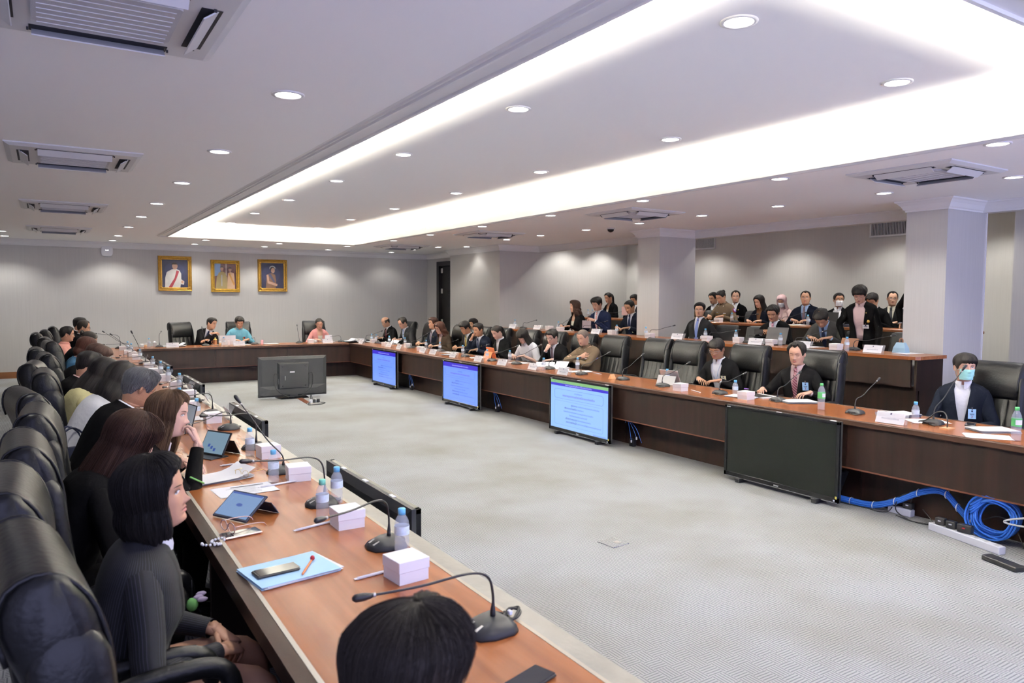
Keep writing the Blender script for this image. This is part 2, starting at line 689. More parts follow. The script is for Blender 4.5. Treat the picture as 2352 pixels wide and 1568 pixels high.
        for ln, aa, dn in ((.032, th, .15), (.026, th * .8, .25), (.022, th * .45, .3), (.005, th * .4, .3)):
            p = p + np.array([t * math.sin(aa), math.cos(aa), -dn]) * ln
            pts.append(tuple(p))
            rad.append((.0115, .010, .009, .003)[len(rad) - 1])
        mb.tube(pts, rad, 7, m, T=T)

    # -- assemble
    def build(s):
        P = s.P
        g = P.get
        hi = g('hi', False)
        ts = head_cols(hi)
        n = len(ts)
        body = MB()
        rings = []
        for h in (0, .12, .25, .36, .43, .475, .50):
            rings.append(s.ring(h, -.028, ts))
        nb = []
        for t in ts:
            si, co = math.sin(t), math.cos(t)
            nb.append(s.tp(.528, .060 * math.copysign(abs(si) ** .87, si), (.050 if co > 0 else .062) * math.copysign(abs(co) ** .87, co)))
        rings.append(nb)
        zz = np.concatenate([np.linspace(-.125, .03, 52 if hi else 30), np.linspace(.03, .1127, 22 if hi else 11)[1:]])
        first = None
        for z in zz:
            x, y, _ = head_pt(ts, np.full(n, z))
            fr = np.cos(ts) > 0
            y = np.where(fr, y + _feat(x, np.full(n, z)) * np.clip((z + .125) / .01, 0, 1), y)
            rg = [s.hp((x[i], y[i], z)) for i in range(n)]
            if first is None:
                first = rg
                for q in (.3, .65):
                    rings.append([(1 - q) * np.array(nb[i]) + q * np.array(rg[i]) - (rings[0][0] - rings[0][0]) for i in range(n)])
                    # slight waist of the neck
                    c = sum(rings[-1]) / n
                    rings[-1] = [c + (p - c) * .95 for p in rings[-1]]
            rings.append(rg)
        body.loft(rings, 0)
        # ears
        for sd in (-1, 1):
            Tm = np.eye(4)
            Tm[:3, :3] = s.M @ RZ(sd * .45) @ RX(-.15) * s.hs_k
            Tm[:3, 3] = s.hp((sd * .0765, -.012, -.012))
            body.ell((0, 0, 0), (.0065, .017, .030), 8, 7, 0, T=Tm)
            body.ell((sd * .004, -.008, .004), (.006, .010, .024), 8, 5, 0, T=Tm)
        s.face(body, hi)
        # arms and hands
        sl = MB()
        cf = MB()
        armspec = g('arms', ('table', 'table'))
        for sd, spec in ((1, armspec[0]), (-1, armspec[1])):
            s.do_arm(body, sl, cf, sd, spec)
        # legs
        tr = MB()
        legc = MB()
        for sd in (-1, 1):
            if s.stand:
                path = [s.tp(.02, sd * .085, 0), (sd * .10, .0, .62), (sd * .10, .01, .48), (sd * .10, -.01, .25), (sd * .10, -.02, .08)]
                foot = (sd * .10, .05, .04)
            else:
                ky = g('knee', .40)
                path = [(sd * .09, .0, .52), (sd * .11, ky * .5, .545), (sd * .125, ky, .53), (sd * .125, ky + .05, .43), (sd * .12, ky + .04, .25), (sd * .12, ky + .02, .09)]
                foot = (sd * .12, ky + .08, .04)
            pp = smooth_path(path, 3)
            rr = np.interp(np.linspace(0, 1, len(pp)), [0, .3, .5, .65, 1], [.085, .078, .062, .056, .042])
            legc.tube(pp, list(rr), 8, 0)
            tr.tube(pp, list(rr + .014), 10, 0)
            # foot under the ankle, part of the body
            body.tube(pp[-3:] + [(foot[0], foot[1], .045), (foot[0], foot[1] + .08, .03)], [.035, .035, .033, .036, .022], 8, 0)
        if g('bare_legs'):
            body.add(legc.v, legc.f, 0)
        root = body.obj('person', [SKIN[g('skin', 1)], MATS['lips'], MATS['eye_white'], MATS['eye_dark'], HAIRM[g('hairc', 'black')]], None)
        s.root = root
        # clothes
        s.clothes(sl, cf)
        if g('bare_legs'):
            sk = MB()
            rg = []
            for y, w, h in ((-.12, .17, .10), (0, .18, .11), (.15, .185, .10), (.25, .18, .09)):
                rg.append([(w * math.cos(2 * math.pi * j / 16), y, .54 + h * math.sin(2 * math.pi * j / 16)) for j in range(16)])
            sk.loft(rg, 0)
            sk.obj('skirt', FAB[g('trouser', 'black')], root)
        else:
            tr.obj('trousers', FAB[g('trouser', g('jacket', 'black') if g('jacket') in ('black', 'navy', 'charcoal', 'grey', 'police', 'darkgrey', 'darkbrown') else 'black')], root)
        if g('shoes', not s.stand):
            for sd in (-1, 1):
                sh = MB()
                fx = sd * (.10 if s.stand else .12)
                fy = .05 if s.stand else g('knee', .40) + .08
                rg = []
                for y, w, h in ((-.10, .028, .035), (-.07, .038, .055), (0, .040, .05), (.08, .046, .032), (.14, .040, .024), (.165, .022, .014)):
                    rg.append([(fx + w * math.cos(2 * math.pi * j / 10), fy + y, max(.004, h * .9 + h * math.sin(2 * math.pi * j / 10))) for j in range(10)])
                sh.loft(rg, 0)
                sh.obj('shoe', MATS['shoe_leather'], root)
        s.hair(hi)
        s.extras()
        # put the head where the photograph has it
        hx, hy, hz = P['top']
        fl = P.get('floor', 0.0)
        top = s.hp((0, -.01, .125))
        k = min(1.09, max(.90, (hz - fl) / top[2]))
        rz = R(P.get('face', 0))
        loc = RZ(rz) @ (s.hp((0, 0, .03)) * k)
        root.location = (hx - loc[0], hy - loc[1], fl)
        root.rotation_euler = (0, 0, rz)
        root.scale = (k, k, k)
        tag(root, P['label'], 'person')
        return root

    def face(s, mb, hi):
        P = s.P
        look = P.get('eyes', 'down')
        nz = 14 if hi else 8
        for sd in (-1, 1):
            xc = .0315 * sd
            if look == 'open':
                G = []
                for v in np.linspace(-1, 1, 5):
                    row = []
                    for u in np.linspace(-1, 1, nz):
                        hh = .0052 * (1 - u * u) ** .8
                        x = xc + .0145 * u
                        z = .0005 + v * hh - .0012 * u * sd
                        row.append(s.hp((x, face_y(x, z) + .0012 + .0018 * (1 - u * u), z)))
                    G.append(row)
                mb.sheet(G, 2)
                rg = []
                gx = P.get('gaze', 0.0) * .006
                for r in (.0052, .0001):
                    rg.append([s.hp((xc + gx + r * math.cos(a), face_y(xc, 0) + .0038, .001 + r * .95 * math.sin(a))) for a in np.linspace(0, 2 * math.pi, 12, endpoint=False)])
                mb.loft(rg, 3, cap0=False)
                zt = .0052
            else:
                zt = .0
            # lash line
            G = []
            for k in (0, 1):
                row = []
                for u in np.linspace(-1, 1, nz):
                    x = xc + .0158 * u
                    z = (.0005 + zt * (1 - u * u) ** .8 if look == 'open' else -.0045 - .0028 * (1 - u * u)) + k * (.0019 if look == 'open' else .0022) - .0012 * u * sd
                    row.append(s.hp((x, face_y(x, z) + .0022 + .0016 * (1 - u * u), z)))
                G.append(row)
            mb.sheet(G, 3)
            # brow
            G = []
            for k in (0, 1):
                row = []
                for u in np.linspace(-1, 1, nz):
                    x = xc * 1.05 + .020 * u
                    w = .0026 * (1 - .75 * max(0, u * sd) ** 2) * (1.0 if not s.fem else .7)
                    z = .0195 + .0035 * (1 - (u - .25 * sd) ** 2) + (k - .5) * 2 * w
                    row.append(s.hp((x, face_y(x, z) + .0016, z)))
                G.append(row)
            mb.sheet(G, 4)
        for z0, z1, b in ((-.0605, .0052, 1), (-.0718, .0058, 0)):
            G = []
            for v in np.linspace(-1, 1, 4):
                row = []
                for u in np.linspace(-1, 1, nz + 1):
                    x = .0215 * u
                    hh = z1 * (1 - abs(u) ** 2.2) ** .8
                    z = (-.0662 + (v + 1) * .5 * hh * 1.7) if b else (-.0662 - (v + 1) * .5 * hh * 1.8)
                    row.append(s.hp((x, face_y(x, z) + .0008, z)))
                G.append(row)
            mb.sheet(G, 1)

    def do_arm(s, body, sl, cf, sd, spec):
        P = s.P
        short = P.get('sleeve', 1.0)
        k = .92 if s.fem else 1.0
        curl, thumb = (14, 22, 18), 35
        pole = None
        if isinstance(spec, str):
            base = s.tp(.30, 0, 0)
            if spec == 'table':
                W_, d, nr = (sd * .15, max(base[1] + .27, .34), .80), (-sd * .75, .65, -.12), (0, .1, 1)
            elif spec == 'wide':
                W_, d, nr = (sd * .25, max(base[1] + .28, .36), .80), (-sd * .35, .9, -.1), (0, .1, 1)
            elif spec == 'lap':
                W_, d, nr = (sd * .10, .30, .66), (-sd * .7, .5, -.3), (sd * .2, .3, .9)
                curl = (25, 35, 20)
            elif spec == 'cross':
                W_, d, nr = (-sd * .05, base[1] + .27, .86 + .03 * sd), (-sd * .9, .1, .2), (0, .9, .4)
                pole = (sd * 1, .3, -.4)
            elif spec == 'side':
                W_, d, nr = (sd * .27, .02, s.pz - .04), (sd * .05, .15, -1), (sd * 1, 0, .1)
                curl = (20, 25, 20)
            elif spec == 'chin':
                c = s.hp((sd * .015, .105, -.125))
                W_ = tuple(c + np.array([sd * .035, .035, -.085]))
                d, nr = tuple(np.array([-sd * .35, -.30, .85])), (0, 1, .25)
                curl, thumb = (50, 70, 45), 20
                pole = (sd * .5, .25, -1)
            elif spec == 'mouth':
                c = s.hp((sd * .020, .105, -.075))
                W_ = tuple(c + np.array([sd * .045, .045, -.10]))
                d, nr = tuple(np.array([-sd * .40, -.22, .9])), (sd * .35, 1, .25)
                curl, thumb = (35, 60, 45), 15
                pole = (sd * .5, .25, -1)
            elif spec == 'hold':
                W_, d, nr = (sd * .12, base[1] + .28, .87), (-sd * .55, .75, .25), (sd * .8, -.2, .5)
                curl = (30, 40, 30)
            elif spec == 'pen':
                W_, d, nr = (sd * .16, max(base[1] + .29, .36), .80), (-sd * .6, .75, -.25), (sd * .5, .2, .8)
                curl, thumb = (38, 45, 25), 25
        else:
            W_, d, nr = spec[0], spec[1], spec[2]
            if len(spec) > 3:
                curl = spec[3]
            if len(spec) > 4:
                pole = spec[4]
        S, E, T = s.arm(sd, W_, pole)
        s.wrist = getattr(s, 'wrist', {})
        s.wrist[sd] = T
        inner = s.tp(.415, sd * .07 * k, -.005)
        fr = (T - E) / (np.linalg.norm(T - E) + 1e-9)
        W2 = T - fr * .0
        pts = [inner, S, S * .5 + E * .5, E, E * .5 + W2 * .5, W2]
        rad = [.066, .066, .060, .053, .046, .037]
        pp = smooth_path(pts, 4)
        rr = np.interp(np.linspace(0, 1, len(pp)), np.linspace(0, 1, 6), rad) * (.90 if s.fem else 1.0)
        if short < 1:
            m = int(len(pp) * short)
            q = rr[:m] * P.get('puff', 1.15)
            sl.tube(pp[:m], list(q), 12, 0)
        else:
            # folds near the elbow
            ph = np.linspace(0, 1, len(pp))
            rr2 = rr * (1 + .045 * np.sin(ph * 60 + s.seed + sd) * np.exp(-((ph - .6) / .13) ** 2))
            sl.tube(pp, list(rr2), 14, 0, cap=False, uv=True)
        # skin arm
        rs = np.interp(np.linspace(0, 1, len(pp)), np.linspace(0, 1, 6), [.045, .050, .044, .039, .033, .025]) * (.88 if s.fem else 1.0)
        pl = pp + [tuple(T + fr * .03)]
        body.tube(pl, list(rs) + [.024], 8, 0)
        # cuff of the shirt
        cf.tube([tuple(T - fr * .02), tuple(T + fr * .012), tuple(T + fr * .014)], [.031 * k, .031 * k, .027 * k], 10, 0, cap=False)
        s.hand(body, T + fr * .03, d, nr, sd, curl, thumb)

    def clothes(s, sl, cf):
        P = s.P
        g = P.get
        root = s.root
        jk = g('jacket')
        shirt = FAB[g('shirt', 'white')]
        # shirt: closed loft plus collar and cuffs
        sh = MB()
        N = 28
        tt = np.linspace(0, 2 * math.pi, N, endpoint=False)
        hs = (0, .10, .20, .30, .38, .43, .465, .49, .51, .527) if not g('lowneck') else (0, .10, .20, .30, .36, .40)
        off = -.010 if jk else 0.0
        if jk and g('lowneck'):
            pass
        sh.loft([s.ring(h, off, tt) for h in hs], 0, cap1=False)
        if not g('lowneck') and g('collar', True):
            # stand and folded collar
            t2 = np.linspace(R(7), R(353), 26)
            def col(h, a, f, b):
                o = []
                for t in t2:
                    si, co = math.sin(t), math.cos(t)
                    o.append(s.tp(h, a * math.copysign(abs(si) ** .87, si), (f if co > 0 else b) * math.copysign(abs(co) ** .87, co)))
                return o
            top = col(.560, .0615, .058, .060)
            sh.sheet([col(.522, .066, .060, .066), top], 0)
            low = []
            for i, t in enumerate(t2 if g('collar', True) is True else []):
                dd = min(t, 2 * math.pi - t)
                pk = math.exp(-((dd - .30) / .42) ** 2)
                si, co = math.sin(t), math.cos(t)
                low.append(s.tp(.527 - .034 * pk, (.070 + .004 * pk) * math.copysign(abs(si) ** .87, si), ((.070 + .012 * pk) if co > 0 else .073) * math.copysign(abs(co) ** .87, co)))
            if low:
                sh.sheet([[p + np.array([0, 0, 0]) for p in top], [tuple((np.array(a) * .45 + np.array(b) * .55) + (np.array(a) - s.tp(.565, 0, 0)) * .10) for a, b in zip(top, low)], low], 0, flip=True)
        if g('collar') == 'mandarin':
            pass
        if not jk:
            sh.merge(sl)
        elif g('cuffs', not s.fem):
            sh.add(cf.v, cf.f, 0)
        sh.obj('shirt', shirt, root)
        if jk:
            ja = MB()
            bot = g('vbot', .14)
            xo = g('vtop', .056)
            hh = np.array([-.12, 0, .06, .10, .15, .20, .25, .30, .34, .38, .41, .43, .45, .465, .48, .49, .50, .51, .52, .535, .552])
            rings = []
            op = []
            for h in hh:
                q = np.clip((h - bot) / (.50 - bot), 0, 1)
                x = xo * q ** .85 + .0015 + g('open', 0.0)
                if h > .50:
                    x = xo + (h - .50) * .25
                op.append(x)
                w = np.interp(h, CH, CW) * s.wide * (.9 if s.fem else 1)
                dlt = math.asin(min(1, (x / w)) ** 1.25)
                t3 = np.linspace(dlt, 2 * math.pi - dlt, 34)
                # soft folds over belly and back
                rg = s.ring(h, 0.0, t3)
                rings.append(rg)
            b0 = ja.loft(rings, 0, closed=False)
            for i in range(len(rings)):
                for j in range(34):
                    ja.uv[b0 + i * 34 + j] = (j / 33 * 1.05, hh[i])
            # lapels
            if g('lapel', True):
                for sd in (-1, 1):
                    G = []
                    for u in np.linspace(0, 1, 5):
                        row = []
                        for h in np.linspace(bot + .01, .515, 16):
                            x0 = np.interp(h, hh, op)
                            q = (h - bot) / (.515 - bot)
                            wd = (.055 if not s.fem else .048) * math.sin(min(1, q * 1.18) * math.pi * .5) * (1 if q < .80 else (.72 if q < .86 else 1.0 - (q - .86) * 2.2))
                            x = x0 - .001 + wd * u
                            row.append(s.front(h, sd * x, .0065 * (1 - .55 * u) if u < 1 else .0015))
                        G.append(row)
                    ja.sheet(G, 0, flip=(sd < 0))
            ja.merge(sl)
            ja.obj('jacket', FAB[jk], root)
        if g('tie'):
            ti = MB()
            G = []
            for u in (-1, -.5, 0, .5, 1):
                row = []
                for h in np.linspace(.12, .505, 12):
                    w = np.interp(h, [.12, .45, .505], [.040, .022, .015])
                    row.append(s.front(h, u * w, .002 + .004 * (1 - u * u)))
                G.append(row)
            ti.sheet(G, 0)
            kn = []
            for h, w, y in ((.498, .013, .007), (.512, .0185, .013), (.528, .019, .012), (.538, .014, .004)):
                c = s.front(min(h, .527), 0, y)
                u_, f_ = s.tp(h, 1, 0) - s.tp(h, 0, 0), s.tp(h, 0, 1) - s.tp(h, 0, 0)
                dz = (s.tp(h, 0, 0) - s.tp(min(h, .527), 0, 0))
                kn.append([c + dz + u_ * (w * math.cos(a)) + f_ * (.010 * math.sin(a)) for a in np.linspace(0, 2 * math.pi, 10, endpoint=False)])
            ti.loft(kn, 0)
            ti.obj('tie', FAB[g('tie')], root)

    def hair(s, hi):
        P = s.P
        st = P.get('hair', 'short')
        if st == 'none':
            return
        root = s.root
        mt = HAIRM[P.get('hairc', 'black')]
        C, Rn = (120, 34) if hi else (56, 18)
        mb = MB()
        deg = np.linspace(-180, 180, C + 1)
        d = np.abs(deg)
        seed = s.seed
        nz1 = style_noise(C, seed, 3, 12)
        nz2 = style_noise(C, seed + 50, C // 5, C // 2)
        nz1 = np.append(nz1, nz1[0])
        nz2 = np.append(nz2, nz2[0])
        long = st in ('bob', 'long', 'longwave', 'bangs', 'hijab')
        line = {'short': ([0, 30, 48, 58, 66, 78, 88, 104, 125, 180], [.070, .070, .055, .020, -.022, -.020, .006, -.02, -.062, -.082]),
                'side': ([0, 30, 48, 58, 66, 78, 88, 104, 125, 180], [.058, .060, .050, .015, -.024, -.022, .006, -.02, -.062, -.082]),
                'fringe': ([0, 30, 48, 58, 66, 78, 88, 104, 125, 180], [.036, .034, .028, .005, -.026, -.024, .004, -.02, -.062, -.082]),
                'buzz': ([0, 30, 48, 58, 66, 78, 88, 104, 125, 180], [.074, .074, .060, .022, -.012, -.012, .006, -.015, -.05, -.065]),
                'recede': ([0, 18, 30, 44, 55, 66, 78, 88, 104, 125, 180], [.080, .092, .096, .078, .030, -.02, -.02, .006, -.02, -.062, -.082]),
                'bald': ([0, 60, 66, 78, 88, 104, 125, 180], [.02, .02, -.018, -.018, .006, -.02, -.058, -.078]),
                'pulled': ([0, 30, 48, 58, 68, 80, 90, 104, 125, 180], [.072, .068, .050, .022, .0, -.005, .008, -.02, -.055, -.075]),
                'bob': ([0, 20, 40, 56, 62, 180], [.068, .064, .046, .0, -.09, -.09]),
                'long': ([0, 20, 40, 55, 60, 180], [.070, .066, .048, .0, -.09, -.09]),
                'longwave': ([0, 20, 40, 55, 60, 180], [.066, .062, .044, .0, -.09, -.09]),
                'bangs': ([0, 34, 44, 52, 60, 180], [.014, .010, .0, -.03, -.09, -.09]),
                'hijab': ([0, 20, 36, 46, 56, 180], [.050, .045, .020, -.02, -.09, -.09])}[st]
        zh = np.interp(d, *line) + .004 * nz1 + (.006 if st in ('fringe', 'bangs', 'bob', 'side') else .002) * nz2
        thk = {'short': .016, 'side': .022, 'fringe': .019, 'buzz': .0035, 'recede': .014, 'bald': .007, 'pulled': .009, 'bob': .026, 'long': .020, 'longwave': .026, 'bangs': .022, 'hijab': .020}[st] * P.get('vol', 1.0)
        top_min = .050 if st == 'bald' else .1122
        zend = {'bob': -.135, 'long': -.34, 'longwave': -.26, 'bangs': -.30, 'hijab': -.15}.get(st, 0) + P.get('hlen', 0)
        part = P.get('part', 0)
        G = []
        cols = []
        HANG = 47 if st in ('hijab', 'bangs') else 57
        for j in range(C + 1):
            t = R(deg[j])
            if st == 'bald' and d[j] < 58:
                cols.append(None)
                continue
            islong = long and d[j] > HANG
            z1 = zh[j] if not islong else -.03
            q = np.linspace(0, 1, Rn)
            # march from crown to hair line by polar angle for even spacing
            ztop = top_min
            ph0, ph1 = (math.acos(np.clip((ztop - .02) / .0927, -1, 1)), math.acos(np.clip((z1 - .02) / .0927, -1, 1)) if z1 > -.07 else math.pi * .94)
            if z1 < -.04:
                zz = ztop + (z1 - ztop) * (1 - np.cos(q * math.pi * .5)) ** .9
            else:
                zz = .02 + .0927 * np.cos(ph0 + (ph1 - ph0) * q)
            taper = np.clip((1 - q) / .18, 0, 1) ** .7 if not islong else np.ones(Rn)
            side_k = .55 + .45 * np.clip((zz - .0) / .06, 0, 1) if st in ('short', 'side', 'recede', 'fringe') else 1.0
            frk = 1 + (.5 if st in ('side', 'fringe') else .25) * max(0, math.cos(t)) * np.clip((zz - .03) / .05, 0, 1) * np.clip(q * 2.5, 0, 1)
            o = thk * side_k * frk * taper * (1 + (.16 * nz1[j] + .11 * nz2[j]) * np.clip(q * 2.2 - .12, 0, 1)) - .0035 * (1 - taper)
            if st == 'bald':
                o = o * np.clip(q / .2, 0, 1) - .002 * (q < .05)
            if part and st in ('side', 'long', 'bob', 'longwave', 'pulled'):
                o = o * (1 - .35 * math.exp(-((deg[j] - part) / 9) ** 2) * np.clip((zz - .04) / .05, 0, 1))
            x, y, z = head_pt(np.full(Rn, t), zz, o)
            pts = [(x[i], y[i], z[i]) for i in range(Rn)]
            if islong:
                # hanging lock
                x0, y0, z0 = pts[-1]
                r0 = math.hypot(x0, y0)
                ze = zend + .012 * nz1[j] + .010 * nz2[j]
                bk = max(0, -math.cos(t))
                if st == 'hijab':
                    ze = -.30
                m = Rn
                edge = np.clip((d[j] - 47) / 14, 0, 1)
                if st in ('long', 'longwave', 'bangs'):
                    ze = ze * (1 if d[j] > 58 else .8)
                for i in range(1, m):
                    u = i / (m - 1)
                    zi = z0 + (ze - z0) * u
                    if st == 'bob':
                        rr = r0 + .016 * math.sin(u * math.pi * .8) - .020 * u ** 3 - .008 * bk * u
                    elif st == 'hijab':
                        rr = r0 + .0 * u + .11 * u ** 2
                    else:
                        rr = r0 + .012 * math.sin(u * math.pi) + (.020 * bk + .006) * u + (.010 * math.sin(u * 11 + j * .5) if st == 'longwave' else 0)
                    rr *= 1 + .02 * nz2[j] * u
                    xo_ = x0 / r0 * rr
                    yo_ = y0 / r0 * rr
                    if st in ('long', 'longwave', 'bangs') and bk < .3:
                        yo_ -= .03 * u * (1 - bk)
                    pts.append((xo_, yo_, zi))
            else:
                if long:
                    pts += [pts[-1]] * (Rn - 1)
            cols.append(pts)
        if st == 'bald':
            idx = [j for j in range(C + 1) if cols[j] is not None]
            runs = [[j for j in idx if deg[j] < 0], [j for j in idx if deg[j] > 0]]
        else:
            runs = [list(range(C + 1))]
        for run in runs:
            if len(run) < 2:
                continue
            rows = len(cols[run[0]])
            mb.sheet([[s.hp(cols[j][i]) for j in run] for i in range(rows)], 0, uv=True, flip=True)
            if long and st != 'hijab':
                # inner side of the hanging hair
                Gi = []
                for i in range(Rn, rows):
                    row = []
                    for j in run:
                        p = np.array(cols[j][i]) * np.array([.86, .86, 1])
                        if i == rows - 1:
                            p = np.array(cols[j][i])
                        row.append(s.hp(p))
                    Gi.append(row)
                mb.sheet(Gi, 0, uv=True)
        if st == 'pulled':
            k = P.get('bun', 'bun')
            if k == 'bun':
                T = np.eye(4)
                T[:3, :3] = s.M
                T[:3, 3] = s.hp((0, -.115, P.get('bunz', -.01)))
                mb.ell((0, 0, 0), (.036, .030, .034), 12, 8, 0, T=T)
                mb.ell((.008, -.008, .012), (.026, .024, .022), 10, 6, 0, T=T)
            else:
                pth = [s.hp(p) for p in ((0, -.09, .035), (0, -.125, .02), (0, -.14, -.05), (.005, -.125, -.14), (.0, -.12, -.21), (0, -.115, -.25))]
                pp = smooth_path(pth, 4)
                rr = np.interp(np.linspace(0, 1, len(pp)), [0, .15, .5, .85, 1], [.018, .026, .028, .02, .006])
                mb.tube(pp, list(rr), 10, 0)
        name = 'headscarf' if st == 'hijab' else 'hair'
        if st == 'hijab':
            # cloth gathered under the chin and over the shoulders
            rg = []
            for z, a, f, b in ((-.098, .062, .072, .080), (-.125, .072, .082, .085), (-.16, .085, .085, .10), (-.20, .125, .10, .12), (-.25, .175, .125, .13), (-.31, .19, .145, .14)):
                rg.append([s.hp((a * math.sin(q), (f if math.cos(q) > 0 else b) * math.cos(q), z + .006 * math.sin(q * 7 + z * 60))) for q in np.linspace(0, 2 * math.pi, 40, endpoint=False)])
            mb.loft(rg, 0, cap0=False, cap1=False)
        mb.obj(name, mt, root)
        if hi and P.get('strands', 0):
            # loose strands on top of the cap
            sm = MB()
            r = np.random.default_rng(seed)
            for _ in range(P['strands']):
                j = int(r.integers(0, C))
                if cols[j] is None:
                    continue
                col_ = cols[j]
                if long and d[j] <= HANG:
                    col_ = col_[:Rn]
                a0 = int(r.integers(1, max(2, len(col_) // 3)))
                L = len(col_)
                ln = max(6, int((L - a0) * r.uniform(.6, 1.0)))
                pts = []
                rad = []
                jit = r.uniform(-1, 1) * .004
                drift = r.uniform(-1, 1) * (2.5 if long else 5) / ln
                for i in range(a0, min(L, a0 + ln), 2):
                    jj = int(np.clip(j + drift * (i - a0), 0, C))
                    cc = cols[jj] if cols[jj] is not None else col_
                    p = np.array(cc[i])
                    nn = np.array([p[0], p[1], max(p[2] - .02, -.02)])
                    nn /= np.linalg.norm(nn) + 1e-9
                    q = (i - a0) / ln
                    pts.append(tuple(s.hp(p + nn * (.0015 + .0035 * math.sin(q * math.pi) + .002 * abs(jit) * 100 * q * q) + np.array([jit, 0, 0]) * q)))
                    rad.append(.0009 * (1 - .6 * q))
                if len(pts) > 2:
                    sm.tube(pts, rad, 3, 0, cap=False)
            o = sm.obj('hair_strands', mt, root)
            o['kind'] = 'stuff'

    def extras(s):
        P = s.P
        g = P.get
        root = s.root
        if g('glasses'):
            gl = MB()
            r = .0011 * g('gw', 1.0)
            yb = face_y(0, -.002) + .010
            for sd in (-1, 1):
                xc = sd * .033
                pts = []
                for a in np.linspace(0, 2 * math.pi, 17):
                    ca, sa = math.cos(a), math.sin(a)
                    x = xc + .023 * math.copysign(abs(ca) ** .7, ca)
                    z = -.006 + .0165 * math.copysign(abs(sa) ** .7, sa)
                    pts.append(s.hp((x, yb - .9 * (x * x) / .074 * .5, z)))
                gl.tube(pts, r * 1.2, 5, 0, cap=False)
                gl.tube([s.hp((sd * .055, yb - .019, .001)), s.hp((sd * .0775, .045, .001)), s.hp((sd * .081, .0, .0)), s.hp((sd * .081, -.02, -.012))], r * 1.3, 5, 0)
            gl.tube([s.hp((-.011, yb, -.001)), s.hp((0, yb + .002, .002)), s.hp((.011, yb, -.001))], r, 5, 0)
            gl.obj('eyeglasses', MATS[g('glasses')], root)
        if g('mask'):
            mk = MB()
            G = []
            for v in np.linspace(0, 1, 14):
                z = -.014 - .098 * v
                row = []
                for u in np.linspace(-1, 1, 19):
                    w = .064 * (1 - .10 * v * v)
                    x = w * u
                    bul = .012 * (1 - u * u) * (1 - .3 * v) + .0015 * math.sin(v * 16) * (1 - u * u)
                    zc = max(z, -.104)
                    y = max(face_y(x, zc), face_y(x, -.06) * .92 - .010) + .004 + bul
                    if g('mask') == 'cup':
                        y += .010 * (1 - u * u) * math.sin(math.pi * min(1, v * 1.1))
                    row.append(s.hp((x, y, z)))
                G.append(row)
            mk.sheet(G, 0, flip=True)
            for sd in (-1, 1):
                for z0 in (-.018, -.098):
                    mk.tube([s.hp((sd * .060, face_y(.060, max(z0, -.1)) + .004, z0)), s.hp((sd * .074, .03, z0 * .7 - .012)), s.hp((sd * .079, -.005, -.012))], .0012, 4, 0)
            mk.obj('face_mask', MATS['mask_teal' if g('mask') == 'teal' else 'mask_white'], root)
        if g('badge'):
            b = g('badge')          # (material, width, height, x, h)
            bd = MB()
            x, h = b[3], b[4]
            c = s.front(h, x, .010)
            sl = x / .2
            rx_ = s.RS @ np.array([math.cos(sl), -math.sin(sl) * .8, 0])
            up = s.tp(h + .05, 0, 0) - s.tp(h, 0, 0)
            up = up / np.linalg.norm(up)
            nn = np.cross(up, -rx_) * -1
            nn = np.cross(rx_, up)
            if nn[1] < 0:
                nn = -nn
            w, hh = b[1], b[2]
            T = np.eye(4)
            T[:3, :3] = np.stack([rx_, nn, up], 1)
            T[:3, 3] = c + nn * .012
            bd.box((0, 0, 0), (w, .003, hh), m=0, T=T)
            bd.box((0, .001, hh * .5 + .008), (.012, .004, .022), m=1, T=T)
            bd.box((0, .0022, hh * .30), (w * .22, .001, w * .22), m=2, T=T)
            bd.box((0, .0022, hh * .02), (w * .62, .001, .004), m=2, T=T)
            bd.box((0, .0022, -hh * .08), (w * .5, .001, .003), m=2, T=T)
            o = bd.obj('badge', [MATS[b[0]], MATS['chrome'], MATS['ink_navy']], root)
            if len(b) > 5:
                me = text_mesh(b[5], hh * .36)
                me.materials.append(MATS['ink_red'])
                t = link('badge_number', me, o)
                A = T.copy()
                t.matrix_local = Matrix(A.tolist()) @ Matrix.Translation((0, .0028, -hh * .29)) @ Matrix.Rotation(math.pi / 2, 4, 'X') @ Matrix.Rotation(math.pi, 4, 'Y')
        if g('lanyard'):
            ln = MB()
            for sd in (-1, 1):
                pts = [s.tp(.545, sd * .06, .01)] + [s.front(h, sd * x, .006) for h, x in ((.50, .055), (.42, .035), (.33, .012), (.28, .002))]
                ln.tube(pts, [(.0035, .0012)] * 5, 6, 0)
            ln.obj('lanyard', MATS['ribbon_blue'], root)
        if g('pin'):
            for (mt, x, h, w) in g('pin'):
                pn = MB()
                pn.ell(tuple(s.front(h, x, .008)), (w, .003, w), 8, 5)
                pn.obj('lapel_pin', MATS[('gold_pin', 'ink_red', 'white_plastic')[mt]], root)
        if g('uniform'):
            # shoulder boards, collar marks, name bars, arm patch
            for sd in (-1, 1):
                a, b_ = s.tp(.478, sd * .075, 0), s.tp(.452, sd * .165, -.002)
                u = MB()
                u.tube([a + np.array([0, 0, .020]), b_ + np.array([0, 0, .030])], [(.006, .024), (.006, .027)], 8, 0)
                bo = u.obj('shoulder_board', FAB['police'], root)
                u = MB()
                u.ell(tuple(b_ * .6 + a * .4 + np.array([0, 0, .036])), (.012, .012, .005), 8, 4, 0)
                u.obj('rank_star', MATS['chrome'], bo)
                u = MB()
                u.ell(tuple(s.front(.505, sd * .05, .012)), (.008, .004, .011), 6, 4, 0)
                u.obj('collar_badge', MATS['chrome'], root)
